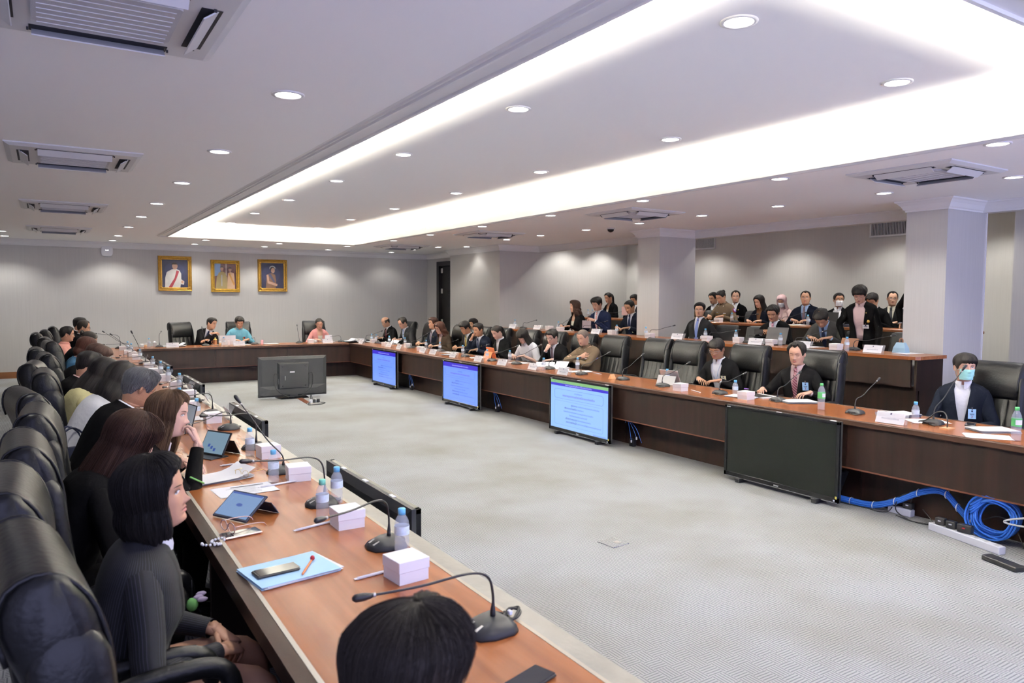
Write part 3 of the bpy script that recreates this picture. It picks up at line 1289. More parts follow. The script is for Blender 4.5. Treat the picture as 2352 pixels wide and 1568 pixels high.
            for nm_, x, h, w, hh, m in (('name_bar', .07, .36, .05, .012, 'gold_pin'), ('ribbon_bar', -.085, .37, .05, .012, 'white_plastic'), ('ribbon_bar', -.085, .345, .055, .016, 'gold_pin'), ('chest_badge', .07, .385, .035, .02, 'chrome')):
                MB().box(tuple(s.front(h, x, .006)), (w, .014, hh)).obj(nm_, MATS[m], root)
            S, E, _ = s.arm(-1, s.wrist[-1])
            ax = (E - S) / np.linalg.norm(E - S)
            c = S + ax * .075
            outv = np.array([-1, .25, .25])
            outv = outv - ax * outv.dot(ax)
            outv /= np.linalg.norm(outv)
            sx = np.cross(ax, outv)
            T = np.eye(4)
            T[:3, :3] = np.stack([sx, -ax, outv], 1)
            T[:3, 3] = c + outv * .066
            pa = MB()
            for r_, z, m in ((.040, .003, 0), (.034, .005, 1), (.020, .007, 2), (.010, .009, 0)):
                pa.prism([(r_ * .88 * math.cos(a), r_ * 1.12 * math.sin(a)) for a in np.linspace(0, 2 * math.pi, 18, endpoint=False)], -.012, z, m, T=T)
            pa.obj('arm_patch', [MATS['ink_red'], MATS['patch_blue'], MATS['white_plastic']], root)

# ---------------------------------------------------------------- room materials
def carpet_mat():
    m = mat('carpet', (.4, .4, .4), .95, spec=.1)
    nt = m.node_tree
    N, Lk = nt.nodes.new, nt.links.new
    b = nt.nodes['Principled BSDF']
    tc = N('ShaderNodeTexCoord')
    sp = N('ShaderNodeSeparateXYZ')
    wn = N('ShaderNodeTexNoise'); wn.inputs['Scale'].default_value = 9
    wv = N('ShaderNodeVectorMath'); wv.operation = 'SCALE'; wv.inputs['Scale'].default_value = .006
    ad = N('ShaderNodeVectorMath'); ad.operation = 'ADD'
    Lk(tc.outputs['Object'], wn.inputs['Vector']); Lk(wn.outputs['Color'], wv.inputs[0]); Lk(tc.outputs['Object'], ad.inputs[0]); Lk(wv.outputs[0], ad.inputs[1])
    Lk(ad.outputs[0], sp.inputs[0])

    def M(op, a, c=None):
        n = N('ShaderNodeMath'); n.operation = op
        for i, v in enumerate((a, c)):
            if v is None:
                continue
            if isinstance(v, (int, float)):
                n.inputs[i].default_value = v
            else:
                Lk(v, n.inputs[i])
        return n.outputs[0]
    X_, Y_ = sp.outputs['X'], sp.outputs['Y']
    # basket weave of looped bars: bricks 0.20 x 0.10, rows shifted
    iy = M('FLOOR', M('DIVIDE', Y_, .09))
    xs = M('ADD', X_, 20)
    ix = M('FLOOR', M('DIVIDE', xs, .09))
    par = M('MODULO', M('ADD', M('ADD', ix, iy), 400), 2)
    vert = M('LESS_THAN', par, .5)
    fx, fy = M('FRACT', M('DIVIDE', xs, .018)), M('FRACT', M('DIVIDE', Y_, .018))
    lx = M('LESS_THAN', M('ABSOLUTE', M('SUBTRACT', fx, .5)), .19)
    ly = M('LESS_THAN', M('ABSOLUTE', M('SUBTRACT', fy, .5)), .19)
    line = M('ADD', M('MULTIPLY', vert, lx), M('MULTIPLY', M('SUBTRACT', 1, vert), ly))
    n2 = N('ShaderNodeTexNoise'); n2.inputs['Scale'].default_value = 1.1; n2.inputs['Detail'].default_value = 6
    Lk(tc.outputs['Object'], n2.inputs['Vector'])
    rp = N('ShaderNodeValToRGB')
    rp.color_ramp.elements[0].position = .30; rp.color_ramp.elements[0].color = (.32, .312, .285, 1)
    rp.color_ramp.elements[1].position = .62; rp.color_ramp.elements[1].color = (.43, .437, .44, 1)
    Lk(n2.outputs['Fac'], rp.inputs[0])
    n3 = N('ShaderNodeTexNoise'); n3.inputs['Scale'].default_value = 260; n3.inputs['Detail'].default_value = 2
    Lk(tc.outputs['Object'], n3.inputs['Vector'])
    dk = N('ShaderNodeMix'); dk.data_type = 'RGBA'; dk.blend_type = 'MULTIPLY'
    dk.inputs[7].default_value = (.42, .44, .47, 1)
    Lk(M('MULTIPLY', line, .95), dk.inputs[0]); Lk(rp.outputs[0], dk.inputs[6])
    gr = N('ShaderNodeMix'); gr.data_type = 'RGBA'; gr.blend_type = 'MULTIPLY'; gr.inputs[0].default_value = .45
    Lk(dk.outputs[2], gr.inputs[6]); Lk(n3.outputs['Color'], gr.inputs[7])
    br = N('ShaderNodeBrightContrast'); br.inputs['Bright'].default_value = .05
    Lk(gr.outputs[2], br.inputs[0])
    Lk(br.outputs[0], b.inputs['Base Color'])
    bp = N('ShaderNodeBump'); bp.inputs['Strength'].default_value = .5; bp.inputs['Distance'].default_value = .004
    Lk(M('SUBTRACT', n3.outputs['Fac'], M('MULTIPLY', line, .5)), bp.inputs['Height']); Lk(bp.outputs[0], b.inputs['Normal'])
    return m


def wall_mat():
    m = mat('wall_fabric', (.50, .485, .455), .85, spec=.2)
    nt = m.node_tree
    N, Lk = nt.nodes.new, nt.links.new
    b = nt.nodes['Principled BSDF']
    tc = N('ShaderNodeTexCoord')
    mp = N('ShaderNodeMapping'); mp.inputs['Scale'].default_value = (70, 70, 1.5)
    n = N('ShaderNodeTexNoise'); n.inputs['Scale'].default_value = 1; n.inputs['Detail'].default_value = 4
    Lk(tc.outputs['Object'], mp.inputs['Vector']); Lk(mp.outputs[0], n.inputs['Vector'])
    rp = N('ShaderNodeValToRGB')
    rp.color_ramp.elements[0].position = .3; rp.color_ramp.elements[0].color = (.535, .52, .49, 1)
    rp.color_ramp.elements[1].position = .7; rp.color_ramp.elements[1].color = (.565, .55, .52, 1)
    Lk(n.outputs['Fac'], rp.inputs[0]); Lk(rp.outputs[0], b.inputs['Base Color'])
    bp = N('ShaderNodeBump'); bp.inputs['Strength'].default_value = .12; bp.inputs['Distance'].default_value = .003
    Lk(n.outputs['Fac'], bp.inputs['Height']); Lk(bp.outputs[0], b.inputs['Normal'])
    return m


CARPET, WALL = carpet_mat(), wall_mat()
CEIL = mat('ceiling_paint', (.95, .94, .93), .8, spec=.2)
TRIMP = mat('trim_paint', (.80, .79, .77), .6, spec=.3)
TOPW = wood_mat('table_wood', (.24, .070, .019), (.37, .130, .040), .27, 'Y', 1.6, coat=.12)
PANW = wood_mat('panel_wood', (.008, .0034, .0026), (.019, .0080, .0056), .45, 'Z', 1.2, coat=0)
PANW.node_tree.nodes['Principled BSDF'].inputs['Specular IOR Level'].default_value = .28
DARKW = wood_mat('dark_edge_wood', (.020, .010, .007), (.045, .022, .015), .45, 'Y', 1.5, coat=.0)
LEDGE = mat('ledge_wood', (.16, .055, .028), .4)
DARKW.node_tree.nodes['Principled BSDF'].inputs['Specular IOR Level'].default_value = .15
SKIRT = wood_mat('baseboard_wood', (.20, .080, .026), (.30, .13, .045), .35, 'X', 1.0)
STEEL = mat('brushed_band', (.42, .41, .38), .32, metal=.85, bump=(30, .08), var=(6, .25))
INLAY = mat('inlay_strip', (.52, .47, .38), .35, metal=.3)
mat('lamp_glow', (1, 1, 1), .5, emit=(1.0, .97, .92), es=9)
mat('cove_glow', (1, 1, 1), .5, emit=(1.0, .95, .80), es=COVE_E)
mat('black_plastic', (.016, .016, .018), .38)
mat('grey_plastic', (.028, .029, .031), .42, spec=.35)
mat('dark_metal', (.035, .035, .037), .35, metal=.5)
mat('ac_white', (.66, .66, .66), .5)
mat('ac_grille', (.55, .55, .57), .6, bump=(300, .3))
mat('slot_dark', (.02, .02, .025), .6)
mat('door_dark', (.014, .012, .011), .35)
mat('hinge_metal', (.55, .54, .52), .35, metal=.8)

XL, XR, YN, YB = -2.6, 12.6, -2.2, 19.08
ZC, ZU = 2.99, 3.22
TX0, TX1, TY0, TY1 = 2.10, 5.98, 1.60, 16.18


def slab(x0, x1, y0, y1, z0, z1):
    return MB().box(((x0 + x1) / 2, (y0 + y1) / 2, (z0 + z1) / 2), (x1 - x0, y1 - y0, z1 - z0))


struct('floor', slab(XL, XR, YN, YB, -.1, 0), CARPET)
struct('floor_riser_1', slab(8.32, 10.72, 3.0, 14.46, 0, .37), CARPET)
struct('floor_riser_2', slab(10.72, XR, 3.0, 14.46, 0, .58), CARPET)
struct('wall_back', slab(XL, 9.3, YB, YB + .1, 0, 3.4), WALL)
struct('wall_left', slab(XL - .1, XL, YN, YB, 0, 3.4), WALL)
struct('wall_right', slab(XR, XR + .1, YN, 14.6, 0, 3.6), WALL)
struct('wall_alcove_end', slab(8.8, XR + .1, 14.46, 14.6, 0, 3.6), WALL)
struct('wall_right_far', slab(8.8, 9.3, 14.6, 16.9, 0, 3.4), WALL)
struct('wall_door_side', slab(9.2, 9.3, 18.37, YB, 0, 3.4), WALL)
struct('wall_door_head', slab(9.2, 9.3, 16.9, 18.37, 2.76, 3.4), WALL)
struct('wall_right_near', slab(11.0, XR, YN, 4.82, 0, 3.6), WALL)
struct('wall_pillar_1', slab(9.05, 9.92, 9.53, 10.09, 0, 3.4), WALL)
struct('wall_pillar_2', slab(9.10, 10.0, 4.71, 5.21, 0, 3.4), WALL)
struct('wall_header', slab(9.9, 10.1, YN, 14.46, 2.86, 3.5), WALL)
# lowered ceiling round the raised field
c = MB()
for a in ((XL, TX0 - .012, YN, YB), (TX1 + .012, 9.9, YN, YB), (TX0 - .012, TX1 + .012, TY1 + .012, YB), (TX0 - .012, TX1 + .012, YN, TY0 - .012)):
    c.box(((a[0] + a[1]) / 2, (a[2] + a[3]) / 2, ZC + .02), (a[1] - a[0], a[3] - a[2], .04))
struct('ceiling', c, CEIL)
struct('ceiling_raised', slab(TX0 - .45, TX1 + .45, TY0 - .45, TY1 + .45, ZU, ZU + .05), CEIL)
c = MB()
for a in ((TX0 - .5, TX0 - .45, TY0 - .5, TY1 + .5), (TX1 + .45, TX1 + .5, TY0 - .5, TY1 + .5), (TX0 - .5, TX1 + .5, TY1 + .45, TY1 + .5), (TX0 - .5, TX1 + .5, TY0 - .5, TY0 - .45)):
    c.box(((a[0] + a[1]) / 2, (a[2] + a[3]) / 2, (ZC + .04 + ZU) / 2), (a[1] - a[0], a[3] - a[2], ZU - ZC - .04))
struct('ceiling_cove_side', c, CEIL)
struct('ceiling_alcove', slab(10.1, XR, YN, 14.46, 3.3, 3.35), CEIL)


def rect_loft(prof):
    rings = []
    for dx, dz in prof:
        rings.append([(TX0 - dx, TY0 - dx, ZC + dz), (TX1 + dx, TY0 - dx, ZC + dz), (TX1 + dx, TY1 + dx, ZC + dz), (TX0 - dx, TY1 + dx, ZC + dz)])
    m = MB()
    m.loft(rings, 0, True, False, False, smooth=False)
    return m


struct('trim_1', rect_loft([(.03, .085), (0, .085), (0, -.030), (.022, -.030), (.026, -.016), (.125, -.008), (.13, -.026), (.150, -.028), (.155, -.014), (.172, -.016), (.178, -.004), (.21, .002)]), TRIMP)


def crown(name, path):
    """coved cornice along a plan path; the room lies to the right of the walking direction"""
    prof = [(0, -.135), (.012, -.135), (.014, -.12), (.030, -.105), (.055, -.06), (.085, -.03), (.105, -.018), (.108, -.004), (.12, 0)]
    P = [Vector((*p, 0)) for p in path]
    rings = []
    for i, p in enumerate(P):
        d0 = (p - P[i - 1]).normalized() if i else None
        d1 = (P[i + 1] - p).normalized() if i < len(P) - 1 else None
        n0 = Vector((d0.y, -d0.x, 0)) if d0 else None
        n1 = Vector((d1.y, -d1.x, 0)) if d1 else None
        if n0 and n1:
            n = (n0 + n1) / (1 + n0.dot(n1))
        else:
            n = n0 or n1
        rings.append([tuple(p + n * o + Vector((0, 0, ZC + z))) for o, z in prof])
    m = MB()
    m.loft(rings, 0, closed=False, smooth=False)
    return struct(name, m, TRIMP)


crown('trim_2', [(XL, YB), (9.2, YB), (9.2, 16.9), (8.8, 16.9), (8.8, 14.46), (9.9, 14.46), (9.9, 10.09), (9.05, 10.09), (9.05, 9.53), (9.9, 9.53), (9.9, 5.21), (9.10, 5.21), (9.10, 4.71), (9.9, 4.71), (9.9, YN)])
struct('trim_3', slab(9.985, 10.01, 4.695, 4.712, .37, 2.86), TRIMP)
struct('baseboard_back', slab(XL, 9.2, YB - .022, YB, 0, .14), SKIRT)
struct('baseboard_left', slab(XL, XL + .022, YN, YB, 0, .14), SKIRT)
# dark door standing in its frame
d = link('door_1', None, kind='structure')
MB().box((9.27, 17.65, 1.38), (.06, 1.44, 2.76)).obj('door_leaf', MATS['door_dark'], d)
m = MB()
for y, w in ((18.30, .14), (16.97, .14)):
    m.box((9.19, y, 1.38), (.10, w, 2.76))
m.box((9.19, 17.64, 2.70), (.10, 1.2, .12))
m.obj('door_frame', MATS['door_dark'], d)
m = MB()
for k in range(7):
    MB().box((9.235, 17.72, .30 + k * .36), (.02, .30, .26), bev=.008).obj('door_panel', MATS['door_dark'], d)
for z in (1.13, 1.96, 2.51):
    MB().box((9.135, 18.03, z), (.012, .10, .13), bev=.003).obj('hinge', MATS['hinge_metal'], d)

# ---------------------------------------------------------------- recessed downlights
DL = [('left', 1.28, y) for y in (.5, 2.55, 4.58, 6.66, 8.69, 10.79, 12.67, 14.67, 16.87, 18.37)]
DL += [('left wall', -.66, y) for y in (4.58, 8.7, 12.7, 16.99, 18.29)]
DL += [('portrait', x, y) for x, y in ((2.96, 17.04), (2.96, 18.44), (4.54, 17.11), (4.52, 18.35), (6.11, 17.01), (6.15, 18.52))]
DL += [('inner right', 6.33, y) for y in (.9, 2.92, 4.95, 6.98, 8.97, 10.98, 12.99, 14.77)]
DL += [('outer right', 8.15, y) for y in (1.2, 2.4, 3.60, 4.94, 6.39, 7.72, 9.06, 10.45, 11.88, 13.12)]
DL += [('door corner', x, y) for x, y in ((8.48, 15.44), (8.0, 15.98), (7.91, 17.21), (7.88, 18.54))]
DL += [('raised left', 3.12, y) for y in (2.72, 4.86, 7.02, 9.05, 11.2, 13.3, 15.27)]
DL += [('raised right', 4.86, y) for y in (2.88, 5.0, 7.09, 9.16, 11.3, 13.33, 15.30)]
DL += [('alcove', x, y) for x in (10.6, 11.75) for y in (13.85, 11.6, 9.4, 7.2, 5.6)]
ringm = MB()
ringm.lathe([(.098, .004), (.098, -.006), (.078, -.009), (.074, -.004), (.074, .004)], 28, cap=False)
ring_me = ringm.mesh('trim_ring', [TRIMP])
dm = MB()
dm.lathe([(.0755, .002), (.0755, -.003)], 28)
disc_me = dm.mesh('lamp', [MATS['lamp_glow']])
ORD = ['first', 'second', 'third', 'fourth', 'fifth', 'sixth', 'seventh', 'eighth', 'ninth', 'tenth', 'eleventh', 'twelfth', 'thirteenth', 'fourteenth', 'fifteenth', 'sixteenth', 'seventeenth', 'eighteenth', 'nineteenth', 'twentieth']
ROWN = {'left': 'in the row above the left table', 'left wall': 'along the left side of the low ceiling', 'portrait': 'on the low ceiling before the portraits', 'inner right': 'in the inner row above the right table',
        'outer right': 'in the outer row near the right pillars', 'door corner': 'on the low ceiling near the dark door', 'raised left': 'in the left row of the raised ceiling', 'raised right': 'in the right row of the raised ceiling', 'alcove': 'in the alcove ceiling behind the pillars'}
cnt = {}
for row, x, y in DL:
    cnt[row] = cnt.get(row, 0) + 1
    z = ZU if row.startswith('raised') else (3.3 if row == 'alcove' else ZC)
    t = thing('downlight', (x, y, z), 0, 'round white recessed downlight, %s from the camera %s' % (ORD[cnt[row] - 1], ROWN[row]), 'downlight', 'round recessed ceiling downlights')
    link('trim_ring', ring_me, t)
    link('lamp', disc_me, t)
    L = bpy.data.lights.new('downlight_beam', 'SPOT')
    L.energy = SPOT_W * (0.6 if row.startswith('raised') else (1.35 if row == 'alcove' else (.25 if row == 'door corner' else 1.0)))
    L.spot_size = R(125)
    L.spot_blend = .55
    L.shadow_soft_size = .07
    L.color = (1.0, .98, .945)
    lo = link('downlight_beam', L, t, (0, 0, -.02))
# cove strips, hidden behind the lip of the raised field
for k, (x, y, w, h, nm) in enumerate(((TX0 - .16, 8.9, .05, 14.6, 'left'), (TX1 + .16, 8.9, .05, 14.6, 'right'), (4.04, TY1 + .16, 3.9, .05, 'far'), (4.04, TY0 - .16, 3.9, .05, 'near'))):
    MB().box((x, y, ZC + .052), (w, h, .02)).obj('cove_light', MATS['cove_glow'], label='warm white light strip hidden in the %s cove of the raised ceiling' % nm, cat='light strip')

# ---------------------------------------------------------------- air conditioners, vents, dome, sensor
def cassette(x, y, label):
    t = thing('air_conditioner', (x, y, ZC), 0, label, 'air conditioner', 'ceiling cassette air conditioners')
    m = MB()
    S = .50
    m.loft([[(-S, -S, 0), (S, -S, 0), (S, S, 0), (-S, S, 0)], [(-S, -S, -.010), (S, -S, -.010), (S, S, -.010), (-S, S, -.010)],
            [(-S + .04, -S + .04, -.030), (S - .04, -S + .04, -.030), (S - .04, S - .04, -.030), (-S + .04, S - .04, -.030)]], smooth=False)
    m.obj('panel', MATS['ac_white'], t)
    m = MB()
    q = .27
    m.prism([(-q + .05, -q), (q - .05, -q), (q, -q + .05), (q, q - .05), (q - .05, q), (-q + .05, q), (-q, q - .05), (-q, -q + .05)], -.042, -.029)
    g = m.obj('grille', MATS['ac_grille'], t)
    for k in range(9):
        MB().box((0, -.24 + k * .06, -.0435), (.50, .006, .003)).obj('grille_bar', MATS['ac_white'], g)
    for k in range(4):
        a = k * math.pi / 2
        T = np.eye(4)
        T[:3, :3] = RZ(a)
        MB().box((0, .375, -.0305), (.56, .085, .003), T=T).obj('slot', MATS['slot_dark'], t)
        m = MB()
        T2 = T.copy()
        T2[:3, :3] = RZ(a) @ RX(.62)
        T2[:3, 3] = RZ(a) @ np.array([0, .372, -.050])
        m.box((0, 0, 0), (.54, .075, .006), T=T2)
        m.obj('vane', MATS['ac_white'], t)
        for sx in (-1, 1):
            MB().box((sx * .285, .385, -.036), (.008, .012, .012), T=T).obj('hinge_tab', MATS['slot_dark'], t)


for y, n in ((3.62, 'nearest the camera'), (7.62, 'second from the camera'), (11.78, 'third from the camera'), (15.8, 'farthest from the camera')):
    cassette(.25, y, 'square white ceiling air conditioner on the left, ' + n)
for y, n in ((3.93, 'nearest the camera, by the near pillar'), (8.05, 'second from the camera, by the black dome'), (12.15, 'third from the camera'), (16.2, 'farthest, near the dark door')):
    cassette(7.15, y, 'square white ceiling air conditioner on the right, ' + n)

for (y0, y1, nm) in ((6.85, 7.87, 'beside the near pillar'), (11.5, 12.48, 'beside the far pillar')):
    t = thing('air_vent', (XR, (y0 + y1) / 2, 3.03), 0, 'white louvred air vent high on the alcove wall ' + nm, 'vent')
    w = y1 - y0
    m = MB()
    for dz in (-.125, .125):
        m.box((-.015, 0, dz), (.03, w, .03))
    for dy in (-w / 2 + .015, w / 2 - .015):
        m.box((-.015, dy, 0), (.03, .03, .25))
    m.obj('vent_frame', MATS['ac_white'], t)
    MB().box((-.004, 0, 0), (.006, w - .04, .22)).obj('vent_back', MATS['slot_dark'], t)
    sl = MB().box((-.016, 0, 0), (.018, .007, .22)).mesh('slat', [MATS['ac_white']])
    k = int(w / .028)
    for i in range(k):
        link('slat', sl, t, (0, -w / 2 + .03 + i * (w - .06) / (k - 1), 0))
t = thing('dome_camera', (8.33, 9.99, ZC), 0, 'small black dome security camera under the right ceiling', 'camera')
m = MB(); m.lathe([(.075, 0), (.075, -.015), (.06, -.02)], 20); m.obj('mount', MATS['ac_white'], t)
m = MB(); m.lathe([(.058, -.018)] + [(.058 * math.cos(a), -.022 - .05 * math.sin(a)) for a in np.linspace(0, 1.5, 7)], 20); m.obj('dome', mat('dome_glass', (.008, .008, .010), .08), t)
t = thing('wall_sensor', (1.21, YB, 2.79), 0, 'white rounded square wireless unit high on the back wall', 'sensor')
m = MB()
rg = []
for r, y in ((.105, 0), (.12, -.01), (.12, -.03), (.10, -.045)):
    rg.append([(r * math.copysign(abs(math.cos(a)) ** .6, math.cos(a)), y, r * math.copysign(abs(math.sin(a)) ** .6, math.sin(a))) for a in np.linspace(0, 2 * math.pi, 28, endpoint=False)])
m.loft(rg); m.obj('casing', MATS['white_plastic'], t)
for dx in (-.02, .02):
    MB().box((dx, -.047, .02), (.014, .004, .006)).obj('status_light', MATS['lamp_glow'], t)

# ---------------------------------------------------------------- portraits (plain generic figures)
GOLD = mat('gilt_frame', (.50, .29, .055), .34, metal=.75, bump=(45, .5), var=(18, .35))
GOLD2 = mat('gilt_bright', (.60, .37, .06), .30, metal=.75, bump=(60, .8), var=(22, .3))
for n_, c_ in (('paint_navy', (.020, .022, .060)), ('paint_halo', (.030, .033, .085)), ('paint_white', (.60, .57, .52)), ('paint_red', (.33, .035, .05)), ('paint_skin', (.50, .30, .21)), ('paint_hair', (.02, .014, .012)),
               ('paint_ochre', (.38, .30, .13)), ('paint_peach', (.60, .40, .25)), ('paint_orange', (.55, .28, .06)), ('paint_sky', (.22, .34, .55)), ('paint_wine', (.12, .05, .05)), ('paint_bronze', (.22, .12, .07)), ('paint_slate', (.10, .10, .16)), ('paint_silver', (.45, .45, .45))):
    mat(n_, c_, .5, var=(9, .18))


def ellp(cx, cz, rx, rz, n=18, a0=0, a1=2 * math.pi):
    return [(cx + rx * math.cos(a), cz + rz * math.sin(a)) for a in np.linspace(a0, a1, n, endpoint=a1 < 6)]


def portrait(x0, x1, z0, z1, label, gm, shapes, bg):
    cx, cz, w, h = (x0 + x1) / 2, (z0 + z1) / 2, x1 - x0, z1 - z0
    t = thing('framed_portrait', (cx, YB, cz), 0, label, 'picture', 'framed portraits on the back wall')
    fw = .085
    prof = [(0, 0), (0, -.045), (.012, -.062), (.030, -.052), (.048, -.058), (.062, -.040), (fw, -.034), (fw, -.012)]
    rings = []
    for o, y in prof:
        rings.append([(-w / 2 + o, y, -h / 2 + o), (w / 2 - o, y, -h / 2 + o), (w / 2 - o, y, h / 2 - o), (-w / 2 + o, y, h / 2 - o)])
    m = MB()
    m.loft(rings, 0, True, False, False, smooth=False)
    fo = m.obj('frame', gm, t)
    for sx in (-1, 1):
        for sz in (-1, 1):
            m = MB()
            for k in range(5):
                a = k / 4 * math.pi / 2
                m.ell((sx * (w / 2 - .045 - .045 * math.cos(a)), -.056, sz * (h / 2 - .045 - .045 * math.sin(a))), (.020, .012, .020), 8, 5)
            m.obj('corner_ornament', gm, fo)
    MB().box((0, -.010, 0), (w - 2 * fw + .01, .012, h - 2 * fw + .01)).obj('canvas', MATS[bg], t)
    W_, H_ = w - 2 * fw, h - 2 * fw
    for i, (nm, mt, poly) in enumerate(shapes):
        m = MB()
        T = np.eye(4)
        T[:3, :3] = RX(math.pi / 2)
        m.prism([(px * W_, pz * H_) for px, pz in poly], .0165 + i * .0008, .0172 + i * .0008, T=T)
        m.obj(nm, MATS[mt], t)


body1 = [(-.40, -.5), (-.38, -.15), (-.32, .05), (-.12, .15), (.04, .17), (.18, .12), (.24, .0), (.24, -.2), (.36, -.28), (.34, -.4), (.22, -.38), (.2, -.5)]
portrait(2.25, 2.98, 1.905, 2.725, 'gold-framed portrait with white uniform and red sash, left of three', GOLD,
         [('painted_halo', 'paint_halo', ellp(-.02, .14, .38, .26)), ('painted_coat', 'paint_white', body1), ('painted_sash', 'paint_red', [(.06, .12), (.16, .08), (.04, -.22), (-.12, -.5), (-.26, -.5), (-.02, -.16)]), ('painted_face', 'paint_skin', ellp(-.0, .27, .105, .125)),
          ('painted_hair', 'paint_hair', ellp(-.02, .33, .115, .07, 12, 0, math.pi)), ('painted_hand', 'paint_skin', ellp(.28, -.30, .05, .05))], 'paint_navy')
portrait(3.41, 4.08, 1.885, 2.665, 'gold-framed double portrait in golden dress, middle of three', GOLD2,
         [('painted_sky', 'paint_sky', [(-.5, .5), (-.22, .5), (-.22, .05), (-.5, .0)]), ('painted_column', 'paint_white', [(.02, .5), (.06, .5), (.06, -.5), (.02, -.5)]),
          ('painted_robe', 'paint_ochre', [(-.46, -.5), (-.40, -.05), (-.30, .14), (-.15, .2), (.0, .14), (.08, -.05), (.10, -.5)]), ('painted_dress', 'paint_peach', [(.08, -.5), (.10, -.1), (.12, .12), (.24, .18), (.40, .12), (.42, -.1), (.44, -.5)]),
          ('painted_sash', 'paint_orange', [(.14, .12), (.22, .12), (.44, -.32), (.38, -.36)]), ('painted_face', 'paint_skin', ellp(-.16, .30, .075, .095)), ('painted_face', 'paint_skin', ellp(.22, .27, .072, .09)),
          ('painted_hair', 'paint_hair', ellp(-.16, .345, .082, .06, 12, 0, math.pi)), ('painted_hair', 'paint_hair', ellp(.22, .31, .08, .06, 12, 0, math.pi)), ('painted_chain', 'paint_silver', [(-.20, .05), (-.14, .05), (-.15, -.4), (-.19, -.4)])], 'paint_wine')
portrait(4.515, 5.24, 1.91, 2.715, 'gold-framed portrait of bronze dress and pale headdress, right of three', GOLD,
         [('painted_halo', 'paint_halo', ellp(-.06, .05, .40, .34)), ('painted_dress', 'paint_bronze', [(-.30, -.5), (-.26, -.1), (-.24, .05), (-.05, .10), (.12, .04), (.16, -.2), (.14, -.5)]), ('painted_arm', 'paint_skin', [(-.27, .02), (-.18, .04), (-.15, -.22), (.22, -.33), (.2, -.42), (-.22, -.30)]),
          ('painted_sash', 'paint_slate', [(-.2, .05), (-.08, .08), (.12, -.25), (.05, -.28)]), ('painted_headdress', 'paint_silver', ellp(.0, .30, .135, .09)), ('painted_hair', 'paint_hair', ellp(.0, .26, .105, .09)), ('painted_face', 'paint_skin', ellp(.02, .205, .085, .11))], 'paint_navy')

# ---------------------------------------------------------------- tables
def xo(y):          # room-side edge of the left table
    return 1.315 + .006 * (y - 2)


def quad_bar(x0, x1, y0, y1, z0, z1, skew=True):
    """bar between two offsets from the left table's outer edge"""
    a = [(xo(y0) + x0, y0), (xo(y0) + x1, y0), (xo(y1) + x1, y1), (xo(y1) + x0, y1)]
    return MB().prism(a, z0, z1)


TH = .75
t = thing('conference_table', (0, 0, 0), 0, 'long left table with brown polished top and metal edge strip', 'table')
quad_bar(-.72, -.090, .2, 16.6, .71, TH).obj('tabletop', TOPW, t)
quad_bar(-.735, -.72, .2, 16.6, .71, TH + .0012).obj('inlay_strip', INLAY, t)
quad_bar(-.785, -.735, .2, 16.6, .69, TH).obj('dark_edge', DARKW, t)
quad_bar(-.090, -.076, .2, 16.6, .71, TH + .0012).obj('inlay_strip', INLAY, t)
quad_bar(-.076, 0, .2, 16.6, .70, TH + .0005).obj('metal_band', STEEL, t)
for k in range(5):
    quad_bar(-.085, -.055, .2 + k * 3.28, .2 + (k + 1) * 3.28 - .006, .34, .70).obj('front_panel', PANW, t)
    quad_bar(-.30, -.27, .2 + k * 3.28, .2 + (k + 1) * 3.28 - .006, 0, .70).obj('lower_panel', PANW, t)
quad_bar(-.30, -.055, .2, 16.6, .32, .34).obj('ledge', LEDGE, t)
for k in range(6):
    quad_bar(-.72, -.30, .25 + k * 3.25, .29 + k * 3.25, 0, .70).obj('support', PANW, t)

t = thing('conference_table', (0, 0, 0), 0, 'head table below the portraits with dark front panels', 'table')
MB().box((3.93, 16.31, .73), (5.06, .82, .04), bev=.006).obj('tabletop', TOPW, t)
MB().box((3.93, 15.893, .728), (4.9, .022, .05), bev=.006).obj('dark_edge', DARKW, t)
for k in range(3):
    MB().box((2.18 + k * 1.45 + .01, 15.95, .525), (1.444, .03, .37)).obj('front_panel', PANW, t)
    MB().box((2.25 + k * 1.52 + .01, 16.19, .17), (1.514, .03, .34)).obj('lower_panel', PANW, t)
MB().box((3.64, 16.07, .335), (4.3, .25, .016)).obj('ledge', LEDGE, t)

RX0 = 5.72
t = thing('conference_table', (0, 0, 0), 0, 'long right table with polished brown top facing the open floor', 'table')
MB().box((6.12, 8.5, .73), (.74, 16.4, .04), bev=.006).obj('tabletop', TOPW, t)
MB().box((RX0 + .012, 8.1, .729), (.03, 15.56, .052), bev=.008).obj('dark_edge', DARKW, t)
MB().box((6.495, 8.5, .729), (.03, 16.4, .05), bev=.008).obj('dark_edge', DARKW, t)
ys = [.3, 3.75, 6.85, 9.95, 13.05, 15.9]
for a, b in zip(ys[:-1], ys[1:]):
    MB().box((5.775, (a + b) / 2, .525), (.03, b - a - .006, .37)).obj('front_panel', PANW, t)
    MB().box((6.01, (a + b) / 2 + (.15 if b > 15 else 0), .17), (.03, b - a - .006 + (.3 if b > 15 else 0), .34)).obj('lower_panel', PANW, t)
    MB().box((5.89, (a + b) / 2, .333), (.25, b - a - .004, .014)).obj('ledge', LEDGE, t)
MB().box((5.99, 11.42, .165), (.03, .09, .33)).obj('post', LEDGE, t)

